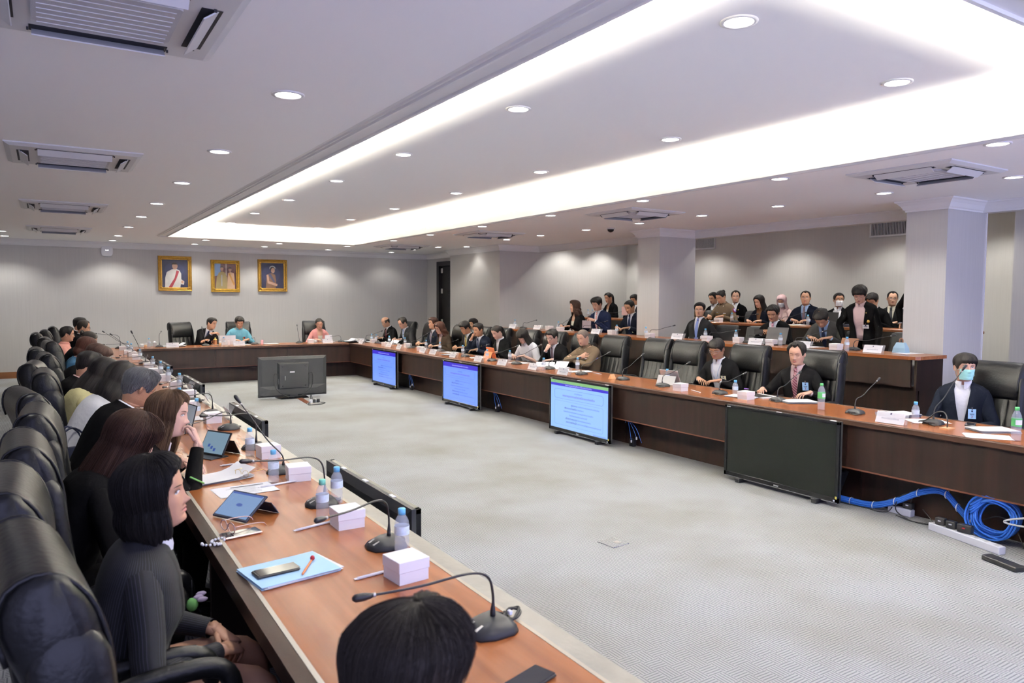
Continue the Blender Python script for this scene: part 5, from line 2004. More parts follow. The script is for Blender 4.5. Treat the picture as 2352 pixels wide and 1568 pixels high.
# ---------------------------------------------------------------- the people
# top = crown of the head in the room; face = where the body points (deg, local +Y)
LF, RF, HFc = -90, 90, 180
PEOPLE = [
    # left table, from the camera outwards
    dict(nm='the dark-haired head at the bottom edge', label='person with thick dark hair seen from behind at the bottom edge, head only', top=(.515, 1.15, 1.215), face=-75, hair='side', vol=1.5, hi=True, strands=700, hairc='softblack', jacket='black', head=(0, 12, 0), lean=16),
    dict(nm='the woman with the black bob', label='person with black bob in pinstriped dark blazer, hands in lap', top=(.27, 2.54, 1.262), face=-94, fem=True, hair='bob', hi=True, strands=900, hairc='black', jacket='pinstripe', shirt='white', head=(-14, -5, 4), lean=9, hunch=6, eyes='open', gaze=.5,
         arms=('lap', 'lap'), bare_legs=True, skin=1, hlen=-.01, part=-25, vol=.85, vtop=.045, open=.004),
    dict(nm='the woman with long dark brown hair', label='person with long dark brown hair in black, writing with a green pen', top=(.32, 3.62, 1.25), face=-84, fem=True, hair='bangs', hi=True, strands=900, hairc='darkbrown', jacket='black', head=(-4, 26, 0), lean=20, hunch=16, skin=4, arms=('pen', 'table'), hlen=-.14),
    dict(nm='the woman with her hand at her mouth', label='person with shoulder-length brown hair resting mouth on hand, silver watch', top=(.56, 4.38, 1.25), face=-92, fem=True, hair='long', hi=True, strands=500, hairc='brown', jacket='black', head=(-22, 6, -6), lean=27, hunch=14, eyes='open', skin=4, arms=('mouth', 'table'), hlen=.10, part=30),
    dict(nm='the grey-haired man', label='person with spiky grey hair and dark glasses in black suit', top=(.54, 5.55, 1.265), face=-85, hair='short', vol=1.5, hi=True, strands=900, hairc='grey', jacket='black', shirt='white', head=(8, 26, 0), lean=22, hunch=14, glasses='glasses_dark', skin=2, arms=('table', 'table')),
    dict(nm='the woman in white', label='person with straight black hair in white cardigan', top=(.48, 6.15, 1.262), face=-85, fem=True, hair='bob', hlen=-.06, hairc='black', jacket='offwhite', shirt='white', head=(10, 30, 0), lean=20, hunch=16, arms=('table', 'table')),
    dict(nm='the woman in yellow', label='person with long black hair in pale yellow jacket', top=(.40, 6.85, 1.256), face=-88, fem=True, hair='long', hairc='black', jacket='yellow', shirt='white', head=(10, 28, 8), lean=18, hunch=16, hlen=.06),
    dict(nm='the man with the pink collar', label='person with black hair, dark jacket and pink shirt collar', top=(.33, 7.72, 1.255), face=-88, hair='side', hairc='black', jacket='black', shirt='palepink', head=(20, 24, 0), lean=14, hunch=14, skin=1),
    dict(nm='the short brown-haired person', label='person with short dark brown hair bowed over the left table', top=(.45, 8.7, 1.25), face=-90, hair='side', vol=1.3, hairc='darkbrown', jacket='black', head=(5, 34, 0), lean=24, hunch=16),
    dict(nm='the woman in dark blue', label='person with reddish brown bob in dark blue top', top=(.43, 10.6, 1.25), face=-90, fem=True, hair='bob', hairc='redbrown', jacket=None, shirt='teal', collar=False, head=(-5, 22, 0), lean=14, skin=4),
    dict(nm='the person with the hair clip', label='person with dark tied hair and pale hair clip reading papers', top=(.52, 11.95, 1.268), face=-90, fem=True, hair='pulled', bun='bun', bunz=.05, hairc='softblack', jacket='black', head=(0, 30, 0), lean=20, hunch=14),
    dict(nm='the man in the salmon shirt', label='person with glasses in salmon pink shirt sitting upright', top=(.28, 13.4, 1.30), face=-90, hair='short', hairc='black', jacket=None, shirt='salmon', head=(0, 6, 0), lean=2, hunch=4, glasses='glasses_wire', skin=1, eyes='open'),
    dict(nm='the old man with glasses', label='person with combed-back hair, glasses and black suit, far left', top=(.58, 15.3, 1.34), face=-90, hair='recede', hairc='softblack', jacket='black', head=(-5, 10, 0), lean=12, glasses='glasses_dark', skin=1),
    dict(nm='the hidden man at the far left', label='person with black hair half hidden behind the old man with glasses', top=(.56, 16.6, 1.355), face=-95, hair='side', hairc='black', jacket='black', head=(0, 10, 0), lean=10),
    dict(nm='the nearer person by the left wall', label='person seated at the left edge, only dark trousers and black shoes showing, nearer pair', top=(-1.22, 11.2, 1.28), face=-90, hair='short', jacket=None, shirt='white', knee=.48, lean=0, arms=('lap', 'lap')),
    dict(nm='the farther person by the left wall', label='person seated at the left edge, only dark trousers and black shoes showing, farther pair', top=(-1.22, 13.5, 1.28), face=-90, hair='short', jacket=None, shirt='white', knee=.48, lean=0, arms=('lap', 'lap')),
    # head table
    dict(nm='the man in the black suit at the head table', label='person in black suit leaning sideways to hand papers at the head table', top=(3.04, 16.95, 1.325), face=172, hair='short', jacket='black', shirt='white', tie='tienavy', head=(52, 12, -8), lean=12, side=-20, arms=(((-.20, .36, .93), (-.85, .3, .1), (0, .3, 1), (25, 30, 20)), 'table'), skin=1),
    dict(nm='the man in light blue', label='person in light blue jacket with red corsage at the head table', top=(3.61, 16.95, 1.335), face=180, hair='side', jacket=None, shirt='bluesuit', collar='stand', head=(0, 24, 0), lean=12, pin=[(1, -.10, .36, .022), (0, -.075, .35, .014)], skin=1),
    dict(nm='the woman in pink', label='person in pink blazer with centre-parted tied hair at the head table', top=(5.39, 16.95, 1.285), face=176, fem=True, hair='pulled', bun='bun', hairc='black', jacket='pinkblazer', shirt='cream', lowneck=True, head=(-6, 22, 6), lean=10, skin=0, open=.012),
    # right table, far to near
    dict(nm='the bald man with glasses', label='person with bald crown, glasses, black suit and dark red tie', top=(6.86, 16.54, 1.315), face=92, hair='bald', hairc='softblack', jacket='black', tie='tiered', head=(0, 24, 0), lean=10, glasses='glasses_wire', pin=[(1, -.09, .40, .012)], skin=1),
    dict(nm='the man with the pale blue tie', label='person in charcoal suit with pale blue tie, reading', top=(6.86, 15.54, 1.325), face=95, hair='recede', vol=1.2, jacket='charcoal', tie='tiepale', head=(3, 26, 0), lean=12, skin=0),
    dict(nm='the man in navy facing the hall', label='person in navy suit with plaid tie looking up across the hall', top=(6.95, 14.13, 1.365), face=94, hair='side', vol=.8, hairc='darkbrown', jacket='darknavy', tie='tieplaid', head=(-3, 2, 0), lean=2, eyes='open', pin=[(0, -.10, .42, .010)], skin=1),
    dict(nm='the woman with long brown hair', label='person with long reddish brown hair, glasses and dark brown jacket', top=(6.84, 13.62, 1.275), face=95, fem=True, hair='longwave', hlen=-.02, hairc='redbrown', jacket='darkbrown', shirt='palepink', head=(4, 22, 0), lean=12, glasses='glasses_wire', skin=0),
    dict(nm='the man with the khaki tie', label='person in black suit with khaki tie looking down', top=(6.86, 12.58, 1.315), face=95, hair='side', jacket='black', tie='tiekhaki', head=(-2, 28, 0), lean=10, skin=2),
    dict(nm='the man with his fist at his nose', label='person in dark navy suit holding fist to nose', top=(6.86, 12.05, 1.305), face=97, hair='short', jacket='darknavy', tie='tienavy', head=(5, 14, 0), lean=14, arms=('mouth', 'table'), pin=[(0, -.10, .40, .012)], skin=2),
    dict(nm='the woman with the white piped jacket', label='person with tied black hair in black jacket with white piping', top=(6.86, 11.39, 1.275), face=97, fem=True, hair='pulled', bun='tail', jacket='black', shirt='white', head=(0, 28, 0), lean=12, skin=4, vtop=.045),
    dict(nm='the woman with bangs', label='person with black bangs and glasses in white blouse and navy vest', top=(6.84, 10.50, 1.24), face=100, fem=True, hair='bangs', jacket=None, shirt='white', sleeve=.62, puff=1.3, head=(12, 34, 0), lean=14, hunch=14, glasses='glasses_dark', skin=4),
    dict(nm='the man resting his chin', label='person with black-rimmed glasses in black suit resting chin on hand', top=(6.86, 9.66, 1.275), face=98, hair='side', vol=.9, jacket='black', shirt='white', tie='tieplaid', head=(4, 18, 0), lean=14, glasses='glasses_dark', gw=1.6, arms=('chin', 'table'), skin=4, eyes='open'),
    dict(nm='the police officer with cropped hair', label='person in tan police uniform with cropped hair and crossed arms', top=(6.86, 8.86, 1.305), face=100, hair='buzz', hairc='salt', jacket=None, shirt='police', uniform=True, head=(3, 22, 0), lean=8, arms=('cross', 'cross'), skin=0, wide=1.08),
    dict(nm='the man typing on the silver tablet', label='person with round glasses, open white shirt and yellow badge, typing', top=(6.84, 6.20, 1.29), face=100, hair='fringe', jacket='black', shirt='white', head=(6, 22, 0), lean=10, glasses='glasses_wire', gw=1.5, lanyard=True, badge=('badge_yellow', .062, .085, -.105, .33), open=.022, skin=2, wide=1.06),
    dict(nm='the man with the striped red tie', label='person with receding hair, black suit, striped red tie and blue badge', top=(6.88, 5.10, 1.305), face=104, hair='recede', vol=1.8, jacket='black', shirt='palepink', tie='tiestripe', head=(4, 12, 0), lean=5, badge=('badge_blue', .066, .09, -.115, .345, '3'), arms=(((.26, .40, .80), (-.2, .95, -.1), (.3, .1, 1), (35, 40, 20)), 'wide'), skin=0),
    dict(nm='the man in the teal face mask', label='person in teal face mask, navy suit, open white shirt and blue badge', top=(6.95, 3.40, 1.295), face=112, hair='fringe', vol=1.05, jacket='darknavy', shirt='white', head=(26, 2, 0), lean=2, mask='teal', eyes='open', badge=('badge_blue', .066, .09, -.080, .27, '3'), open=.010, arms=('lap', 'lap'), skin=0),
    dict(nm='the person behind the khaki tie man', label='person with black hair seated behind the man with the khaki tie', top=(8.2, 14.62, 1.31), face=95, hair='side', jacket='black', head=(0, 10, 0), lean=4, arms=('lap', 'lap')),
    # first tier
    dict(nm='the woman with wavy dark hair', label='person with wavy dark hair, black jacket and cream top, looking aside', top=(9.45, 12.48, 1.735), floor=.37, face=88, fem=True, hair='longwave', hairc='darkbrown', jacket='black', shirt='cream', lowneck=True, open=.02, head=(-20, 4, 0), lean=4, eyes='open', skin=0),
    dict(nm='the man in the blue suit', label='person in blue suit with coral striped tie holding a document', top=(9.45, 11.75, 1.795), floor=.37, face=98, hair='side', vol=1.2, jacket='navy', tie='tiecoral', head=(2, 22, 0), lean=6, badge=('badge_yellow', .075, .055, -.10, .26), arms=('table', 'hold'), skin=0, wide=1.08),
    dict(nm='the man by the far pillar', label='person in black suit with badge partly hidden by the far pillar', top=(9.45, 10.76, 1.745), floor=.37, face=98, hair='buzz', hairc='black', vol=2.0, jacket='darknavy', tie='tienavy', head=(2, 26, 0), lean=6, badge=('badge_yellow', .075, .055, -.10, .24), skin=2),
    dict(nm='the man with the blue tie', label='person with rimless glasses, charcoal suit and blue tie, leaning back', top=(9.5, 9.0, 1.715), floor=.37, face=108, hair='short', vol=1.3, jacket='charcoal', tie='tieblue', head=(14, 4, 0), lean=-2, hunch=0, glasses='glasses_wire', eyes='open', arms=('side', 'side'), badge=('badge_white', .05, .075, -.10, .20), skin=1),
    dict(nm='the man with the phone', label='person in black suit and pink tie looking at a black phone', top=(9.42, 7.43, 1.68), floor=.37, face=104, hair='short', vol=1.4, jacket='black', tie='tiepink', head=(4, 24, 0), lean=8, arms=('hold', 'hold'), skin=2, wide=1.08),
    dict(nm='the bowed man in grey', label='person in grey suit with head bowed, crown towards the room', top=(9.35, 6.55, 1.60), floor=.37, face=104, hair='side', vol=1.1, jacket='grey', shirt='lightblue', tie='tienavy', head=(4, 52, 0), lean=18, hunch=24, skin=1),
    dict(nm='the standing woman', label='person standing with short black hair, pale pink blouse and crested black blazer', top=(9.40, 6.0, 1.955), floor=.37, face=104, stand=True, fem=True, wide=1.15, hair='fringe', vol=1.5, jacket='black', shirt='palepink', open=.03, vbot=-.05, head=(8, 30, 0), lean=12, hunch=12, glasses='glasses_wire',
         badge=('badge_white', .085, .055, -.085, .22), arms=('side', ((-.26, .22, .80), (0, .3, -1), (-1, 0, 0))), pin=[(0, -.10, .43, .010), (0, -.125, .30, .024)], skin=0),
    # top tier
    dict(nm='the woman with the ponytail', label='person with dark ponytail in black jacket, top tier left', top=(11.7, 14.1, 1.93), floor=.58, face=92, fem=True, hair='pulled', bun='tail', jacket='black', shirt='cream', lowneck=True, head=(0, 18, 0), lean=4, skin=1),
    dict(nm='the man reading pink papers', label='person behind the far pillar reading pink papers', top=(11.7, 13.14, 1.875), floor=.58, face=98, hair='side', jacket='black', head=(0, 14, 0), lean=4, arms=('hold', 'hold'), skin=2),
    dict(nm='the man in the light blue mask', label='person in light blue mask half hidden by the far pillar', top=(12.3, 12.20, 1.93), floor=.58, face=104, hair='side', jacket='black', mask='teal', head=(4, 12, 0), lean=4, skin=1),
    dict(nm='the police officer by the far pillar', label='person in tan police uniform looking down beside the far pillar', top=(11.58, 11.36, 1.895), floor=.58, face=100, hair='short', jacket=None, shirt='police', uniform=True, head=(2, 30, 0), lean=8, skin=1),
    dict(nm='the man behind the policewoman', label='person in black suit smiling, behind the policewoman', top=(12.3, 11.27, 1.925), floor=.58, face=98, hair='short', jacket='black', head=(-6, 16, 0), lean=4, skin=1),
    dict(nm='the policewoman', label='person in tan police uniform with black hair bun, writing', top=(11.58, 10.42, 1.945), floor=.58, face=98, fem=True, wide=1.1, hair='pulled', bun='bun', bunz=.05, jacket=None, shirt='police', uniform=True, head=(-4, 28, 0), lean=8, arms=('pen', 'table'), skin=1),
    dict(nm='the smiling man', label='person with dark hair smiling aside, black suit and lapel pin', top=(12.3, 10.65, 1.96), floor=.58, face=112, hair='recede', vol=1.2, hairc='softblack', jacket='black', head=(20, 4, 0), lean=0, eyes='open', pin=[(0, -.09, .43, .012)], skin=0),
    dict(nm='the woman with the scarf', label='person with long black hair, patterned scarf and light blue badge', top=(11.58, 9.46, 1.855), floor=.58, face=96, fem=True, wide=1.1, hair='long', jacket='darknavy', shirt='scarf', head=(-8, 18, 0), lean=8, badge=('badge_blue', .06, .08, .06, .27), skin=0),
    dict(nm='the woman in the pink headscarf', label='person in pale pink headscarf and white mask', top=(12.25, 9.46, 1.865), floor=.58, face=104, fem=True, hair='hijab', hairc='pink', jacket='palepink', shirt='palepink', mask='cup', head=(8, 18, 0), lean=2, skin=1),
    dict(nm='the stout man', label='person with thinning hair, dark suit and light blue shirt, leaning on the top desk', top=(11.58, 8.43, 1.935), floor=.58, face=106, wide=1.2, hair='recede', vol=.8, hairc='softblack', jacket='darknavy', shirt='lightblue', tie='tieplaid', lanyard=True, head=(14, 2, 0), lean=8, eyes='open', skin=1),
    dict(nm='the man in the white mask', label='person in white face mask and black jacket looking aside', top=(11.8, 7.92, 1.895), floor=.58, face=110, hair='short', jacket='black', shirt='white', open=.015, mask='cup', head=(28, 0, 0), lean=0, eyes='open', skin=2),
    dict(nm='the head behind the standing woman', label='person with black hair hidden behind the standing woman', top=(11.6, 7.18, 1.875), floor=.58, face=100, hair='side', jacket='black', head=(0, 30, 0), lean=8),
    dict(nm='the man in the grey suit', label='person with glasses, grey suit and grey tie beside the near pillar', top=(12.2, 7.18, 1.93), floor=.58, face=108, hair='recede', vol=.6, hairc='black', jacket='charcoal', shirt='cream', tie='tiegrey', head=(18, 6, 0), lean=0, glasses='glasses_dark', eyes='open', skin=0),
    dict(nm='the photographer', label='person standing behind the near pillar, only dark hair showing', top=(11.45, 6.36, 2.215), floor=.58, face=100, stand=True, hair='side', jacket='black', head=(0, 10, 0), lean=4, arms=('side', 'side'), skin=2),
]
for i, P in enumerate(PEOPLE):
    P.setdefault('seed', 3 + i * 7)
    P['obj'] = Person(P).build()

# ---------------------------------------------------------------- things on the tables
def who(x, y, z):
    """nearest seated person on that level"""
    best = min((p for p in PEOPLE if abs(p.get('floor', 0) + .75 - z) < .1 and not p['nm'].startswith(('the nearer person', 'the farther person', 'the person behind', 'the hidden'))), key=lambda p: (p['top'][0] - x) ** 2 * .3 + (p['top'][1] - y) ** 2)
    return best['nm']


def named(items, kind, cat, group):
    """items: list of (obj, x, y, z) -> labels that single each out"""
    by = {}
    for o, x, y, z in items:
        by.setdefault(who(x, y, z), []).append((o, x, y))
    for nm, L in by.items():
        L.sort(key=lambda q: q[2])
        for i, (o, x, y) in enumerate(L):
            if len(L) == 1:
                s = ''
            elif len(L) == 2:
                s = ('nearer ', 'farther ')[i]
            else:
                s = ORD[i] + ' '
            lab = '%s%s before %s' % (s, kind, nm)
            if len(L) > 1:
                lab += ', counted from the camera' if len(L) > 2 else ''
            tag(o, lab, cat, group)


mat('pet_clear', (.80, .86, .92), .06, spec=.9, alpha=.24)
mat('bottle_label', (.62, .72, .86), .5, var=(60, .3))
mat('bottle_label_green', (.12, .50, .16), .5)
mat('cap_blue', (.16, .50, .78), .4)
mat('cap_green', (.12, .55, .18), .4)
mat('cap_mint', (.20, .62, .48), .4)
mat('paper_white', (.78, .78, .80), .7)
mat('box_white', (.80, .79, .80), .55)
mat('acrylic', (.85, .87, .90), .05, spec=.9, alpha=.16)
mat('juice', (.85, .42, .04), .2)
mat('cup_white', (.80, .80, .78), .25)
mat('brass', (.62, .30, .14), .28, metal=.9)
mat('glass_clear', (.88, .90, .92), .05, spec=.9, alpha=.20)


def bottle(kind):
    t = link('water_bottle', None)
    if kind == 'big':
        pr = [(.026, 0), (.032, .006), (.031, .03), (.0335, .05), (.030, .075), (.033, .10), (.033, .165), (.030, .185), (.020, .21), (.0135, .222), (.0135, .232)]
        H_, lab, capm, lz = .232, 'bottle_label_green', 'cap_green', (.108, .165)
        lr = .0337
    else:
        pr = [(.024, 0), (.0285, .005), (.028, .02), (.0295, .03), (.027, .04), (.0295, .052), (.027, .066), (.029, .078), (.029, .118), (.026, .136), (.016, .154), (.0125, .160), (.0125, .168)]
        H_, lab, capm, lz = .168, 'bottle_label', {'small': 'cap_blue', 'mint': 'cap_mint'}[kind], (.080, .114)
        lr = .0296
    m = MB(); m.lathe(pr, 18); m.obj('bottle_body', MATS['pet_clear'], t)
    m = MB(); m.lathe([(lr, lz[0]), (lr + .0003, lz[1])], 18, cap=False); lb = m.obj('label_sleeve', MATS[lab], t)
    if kind == 'big':
        m = MB()
        G = [[((lr + .0006) * math.sin(a), -(lr + .0006) * math.cos(a), z) for a in np.linspace(-.75, .75, 9)] for z in np.linspace(.120, .155, 5)]
        m.sheet(G); m.obj('label_patch', MATS['white_plastic'], lb)
    m = MB(); m.lathe([(.0150, H_ - .010), (.0152, H_ + .012), (.0135, H_ + .014)], 18); m.obj('cap', MATS[capm], t)
    return t


def spread(proto_fn, pts, z, rz=0.0):
    out = []
    p = None
    for k, q in enumerate(pts):
        if p is None:
            p = proto_fn()
            o = p
        else:
            o = copy_tree(p)
        o.location = (q[0], q[1], z)
        o.rotation_euler = (0, 0, rz if not hasattr(rz, '__len__') else rz[k % len(rz)])
        out.append((o, q[0], q[1], z))
    return out


def cl(p, a=-.70, b=-.095):     # keep on the left table's top
    e = xo(p[1])
    return (min(max(p[0], e + a), e + b), p[1])


small = [(6.41, 16.25), (6.40, 15.95), (6.39, 15.17), (6.42, 14.39), (6.42, 13.37), (6.34, 12.6), (6.26, 11.54), (6.1, 10.41), (6.32, 10.06), (5.93, 8.54), (6.36, 8.32), (6.27, 6.44), (6.02, 5.19), (6.03, 3.32), (3.14, 16.25), (1.75, 16.48)]
smallL = [cl(p) for p in [(1.17, 2.66), (1.19, 3.49), (1.03, 4.06), (1.08, 4.83), (1.03, 6.47), (1.02, 7.32), (1.22, 8.73), (1.22, 9.6), (1.24, 10.46), (1.25, 11.38), (1.26, 13.09), (1.28, 14.76), (1.28, 15.45)]]
i1 = spread(lambda: bottle('small'), [(*p, TH) for p in small + smallL], TH)
i2 = []
for z, L in ((T2, [(8.80, 13.80), (8.90, 12.30), (8.7, 10.23), (8.53, 9.28), (8.90, 8.30), (8.92, 7.70), (8.7, 6.72), (8.54, 5.6)]), (T3, [(11.15, 11.45), (11.2, 9.78), (11.05, 7.99), (11.1, 13.95), (11.1, 14.12)])):
    for q in L:
        o = copy_tree(i1[0][0])
        o.location = (q[0], q[1], z)
        i2.append((o, q[0], q[1], z))
named(i1 + i2, 'small blue-capped water bottle', 'bottle', 'small water bottles with blue caps')
o = bottle('mint'); o.location = (1.05, 3.28, TH); tag(o, 'clear water bottle with mint green cap beside the white box on the left table', 'bottle')
b1 = bottle('big'); b1.location = (6.04, 4.2, TH); tag(b1, 'tall water bottle with green cap and label beside the striped-tie man', 'bottle', 'tall water bottles with green labels')
b2 = copy_tree(b1); b2.location = (5.93, 2.53, TH); b2.rotation_euler = (0, 0, -.6); tag(b2, 'tall water bottle with green cap and label at the right edge', 'bottle', 'tall water bottles with green labels')


def snack_box():
    t = link('snack_box', None)
    MB().box((0, 0, .024), (.118, .118, .048)).obj('box_base', MATS['box_white'], t)
    MB().box((0, 0, .062), (.124, .124, .040), bev=.0015).obj('box_lid', MATS['box_white'], t)
    return t


bx1 = [(6.12, 16.20), (6.25, 15.75), (6.08, 14.65), (6.3, 14.0), (6.1, 12.95), (5.95, 5.9), (6.02, 5.05), (5.02, 16.40)]
bxL = [cl(p, -.6, -.16) for p in [(1.08, 2.42), (1.11, 3.12), (1.20, 4.07), (1.19, 4.74), (1.12, 6.30), (1.06, 7.10), (1.21, 7.95), (1.21, 8.85), (1.21, 9.72), (1.17, 10.6), (1.22, 11.55), (1.23, 13.3), (1.25, 14.1), (1.2, 14.5), (1.22, 15.7)]]
ib = spread(snack_box, bx1 + bxL, TH, [.04, -.06, .1, 0, -.12, .07])
ib2 = []
for z, L in ((T2, [(8.85, 12.55), (8.72, 11.98), (8.75, 10.42), (8.50, 9.15), (8.68, 8.06), (8.80, 7.55), (8.71, 6.88), (8.66, 5.83)]), (T3, [(11.02, 9.95), (11.0, 11.15)])):
    for k, q in enumerate(L):
        o = copy_tree(ib[0][0])
        o.location = (q[0], q[1], z)
        o.rotation_euler = (0, 0, (.05, -.07, .1)[k % 3])
        ib2.append((o, q[0], q[1], z))
named(ib + ib2, 'white square snack box', 'box', 'white snack boxes')


def straw():
    t = link('drinking_straw', None)
    m = MB(); m.tube([(-.11, 0, .006), (.11, 0, .006)], .0055, 7); m.obj('straw', MATS['paper_white'], t)
    for s in (-1, 1):
        MB().box((s * .115, 0, .006), (.014, .012, .002)).obj('wrapper_end', MATS['paper_white'], t)
    return t


ist = spread(straw, [(6.3, 7.80), (6.02, 5.74), (1.03, 2.50), (1.0, 3.18), (1.05, 4.00), (.98, 4.62)], TH, [1.4, 1.2, .12, .25, .2, .05])
named(ist, 'white wrapped drinking straw', 'straw', 'wrapped drinking straws')


# microphones
def microphone(x, y, z, dx, dy, dz, face):
    """gooseneck microphone; head offset from the base in room axes; face = base direction (deg)"""
    t = link('microphone', None, None, (x, y, z))
    T = np.eye(4)
    T[:3, :3] = RZ(R(face))
    m = MB()
    rg = []
    for hh, k, sh in ((0, 1.0, 0), (.006, 1.02, 0), (.022, .92, -.004), (.038, .62, -.016), (.043, .40, -.022)):
        rg.append([(k * .075 * px, sh + k * py, hh) for px, py in ((-.85, -.070), (.85, -.070), (1.0, -.045), (.92, .02), (.62, .062), (0, .074), (-.62, .062), (-.92, .02), (-1.0, -.045))])
    m.loft(rg, 0, T=T)
    m.obj('base', MATS['grey_plastic'], t)
    T2_ = T.copy(); T2_[:3, :3] = RZ(R(face)) @ RX(-.42); T2_[:3, 3] = RZ(R(face)) @ np.array([0, .045, .027])
    MB().box((0, 0, 0), (.05, .028, .004), T=T2_).obj('button_panel', MATS['hinge_metal'], t)
    MB().box((0, -.0685, .014), (.075, .004, .014), T=T).obj('socket', MATS['slot_dark'], t)
    root = RZ(R(face)) @ np.array([0, -.022, .04])
    tip = np.array([dx, dy, dz])
    d = tip - root
    hz = math.hypot(d[0], d[1])
    up = np.array([0, 0, 1.0])
    if face == -90:         # short rise, then a straight slant to the speaker
        mid = [root, root + up * .045, root + up * .075 + d * .07, root + d * .34 + up * .035, root + d * .67 + up * .02, tip]
    elif dz > .30:          # nearly straight stalk
        mid = [root, root + up * .05 + d * .03, root + d * .35 + up * .015, root + d * .7 + up * .008, tip]
    else:                   # rises, bends over towards the speaker
        rise = max(.09, min(.20, d[2] * .62 + .03))
        hd = np.array([d[0], d[1], 0])
        mid = [root, root + up * rise * .55, root + up * rise + hd * .05, root + up * rise * 1.15 + hd * .22 + up * (d[2] - rise) * .12, root + hd * .6 + up * (rise * .4 + d[2] * .62), tip]
    pp = smooth_path([tuple(p) for p in mid], 6)
    m = MB(); m.tube(pp, list(np.interp(np.linspace(0, 1, len(pp)), [0, .06, .12, 1], [.009, .008, .0042, .0038])), 8); m.obj('gooseneck', MATS['black_plastic'], t)
    e = np.array(pp[-1]); f = e - np.array(pp[-2]); f /= np.linalg.norm(f)
    m = MB(); m.tube([tuple(e - f * .018), tuple(e - f * .008), tuple(e + f * .012), tuple(e + f * .034), tuple(e + f * .042)], [.005, .0085, .0115, .0110, .005], 10); m.obj('capsule', MATS['black_plastic'], t)
    m = MB(); m.tube([tuple(e - f * .024), tuple(e - f * .016)], .0065, 10); m.obj('collar', MATS['hinge_metal'], t)
    # lead from the back of the base
    bk = RZ(R(face))
    pts = [tuple(bk @ np.array(p)) for p in ((0, -.065, .012), (.01, -.10, .006), (.05, -.115, .005), (.08, -.10, .005), (.06, -.085, .006), (.03, -.10, .007), (.07, -.125, .005))]
    m = MB(); m.tube(smooth_path(pts, 4), .0032, 6); m.obj('lead', MATS['cable_black'], t)
    return t


MR1 = [(6.40, 16.55, .38, .03, .22), (6.3, 15.57, .33, .21, .21), (6.36, 14.83, .35, .08, .27), (6.28, 13.76, .32, -.11, .3), (6.42, 13.5, .37, .2, .09), (6.40, 12.65, .38, .09, .2), (6.17, 11.25, .39, -.07, .2), (6.13, 10.28, .33, -.2, .24), (6.16, 9.59, .3, -.18, .29),
       (6.15, 8.69, .33, -.24, .17), (6.07, 7.83, .3, -.17, .29), (6.13, 7.06, .34, .04, .3), (6.07, 6.29, .36, -.03, .26), (6.12, 5.47, .39, .02, .2), (6.2, 4.79, .36, .04, .26), (6.12, 3.9, .35, .02, .28), (6.16, 3.23, .11, -.15, .46)]
MR2 = [(8.75, 13.36, .37, .09, .17), (8.80, 12.13, .34, .11, .23), (8.86, 11.40, .39, -.2, .21), (8.66, 9.30, .28, -.24, .2), (8.85, 8.15, .29, -.30, .17), (8.84, 7.38, .39, -.04, .1), (8.68, 6.45, .28, -.23, .22), (8.80, 5.66, .22, -.37, .2)]
MR3 = [(11.12, 9.62, .28, -.26, .16), (11.12, 11.0, .26, -.24, .26), (11.15, 8.57, .28, -.24, .21), (11.15, 13.45, .3, -.16, .14), (11.12, 14.0, .3, -.02, .15)]
MH = [(1.93, 16.42, .05, .1, .30), (2.81, 16.45, -.04, .1, .36), (3.81, 16.45, .02, .3, .12), (4.77, 16.45, -.01, .1, .38), (5.73, 16.45, -.23, .2, .12)]
ML = [(1.11, 1.89, -.39, -.02, .2), (1.14, 2.77, -.32, -.21, .22), (1.11, 3.5, -.35, -.07, .27), (1.12, 4.28, -.2, .09, .42), (1.15, 5.06, -.32, -.16, .27), (1.16, 5.91, -.32, -.27, .10), (1.18, 6.75, -.31, -.24, .2), (1.18, 7.64, -.27, -.29, .19), (1.2, 8.56, -.22, -.35, .13),
      (1.22, 9.91, -.4, -.01, .19), (1.23, 10.77, -.39, -.12, .16), (1.24, 11.77, -.39, -.12, .16), (1.24, 12.35, -.15, .03, .47), (1.26, 13.56, -.26, -.33, .08), (1.26, 14.43, -.3, .04, .35), (1.28, 15.27, -.4, -.1, .15), (1.28, 15.9, -.35, .04, .34), (1.2, 16.3, -.38, .03, .3)]
ms = [(microphone(x, y, TH, a, b, c_, -90), x, y, TH) for x, y, a, b, c_ in MR1]
ms += [(microphone(x, y, T2, a, b, c_, -90), x, y, T2) for x, y, a, b, c_ in MR2]
ms += [(microphone(x, y, T3, a, b, c_, -90), x, y, T3) for x, y, a, b, c_ in MR3]
ms += [(microphone(x, y, TH, a, b, c_, 0), x, y, TH) for x, y, a, b, c_ in MH]
ms += [(microphone(x, y, TH, a, b, c_, 90 + (y % 1 - .5) * 20), x, y, TH) for x, y, a, b, c_ in ML]
named(ms, 'black gooseneck microphone', 'microphone', 'gooseneck table microphones')


# name plates: white card in a clear tent
def name_plate(txt=True):
    t = link('name_plate', None)
    m = MB()
    for s in (-1, 1):
        T = np.eye(4); T[:3, :3] = RX(s * .42); T[:3, 3] = (0, s * -.024, .048)
        m.box((0, 0, 0), (.24, .0025, .105), T=T)
    m.obj('clear_stand', MATS['acrylic'], t)
    T = np.eye(4); T[:3, :3] = RX(-.42); T[:3, 3] = (0, -.0262, .048)
    c = MB().box((0, -.001, 0), (.232, .0012, .098), T=T).obj('card', MATS['paper_white'], t)
    MB().box((0, -.0022, .034), (.014, .001, .016), T=T).obj('emblem', MATS['ink_navy'], c)
    me = text_mesh('คณะกรรมาธิการ', .022)
    me.materials.clear(); me.materials.append(MATS['name_ink'])
    o = link('lettering', me, c)
    o.matrix_local = Matrix(T.tolist()) @ Matrix.Translation((0, -.0022, -.008)) @ Matrix.Rotation(math.pi / 2, 4, 'X')
    return t


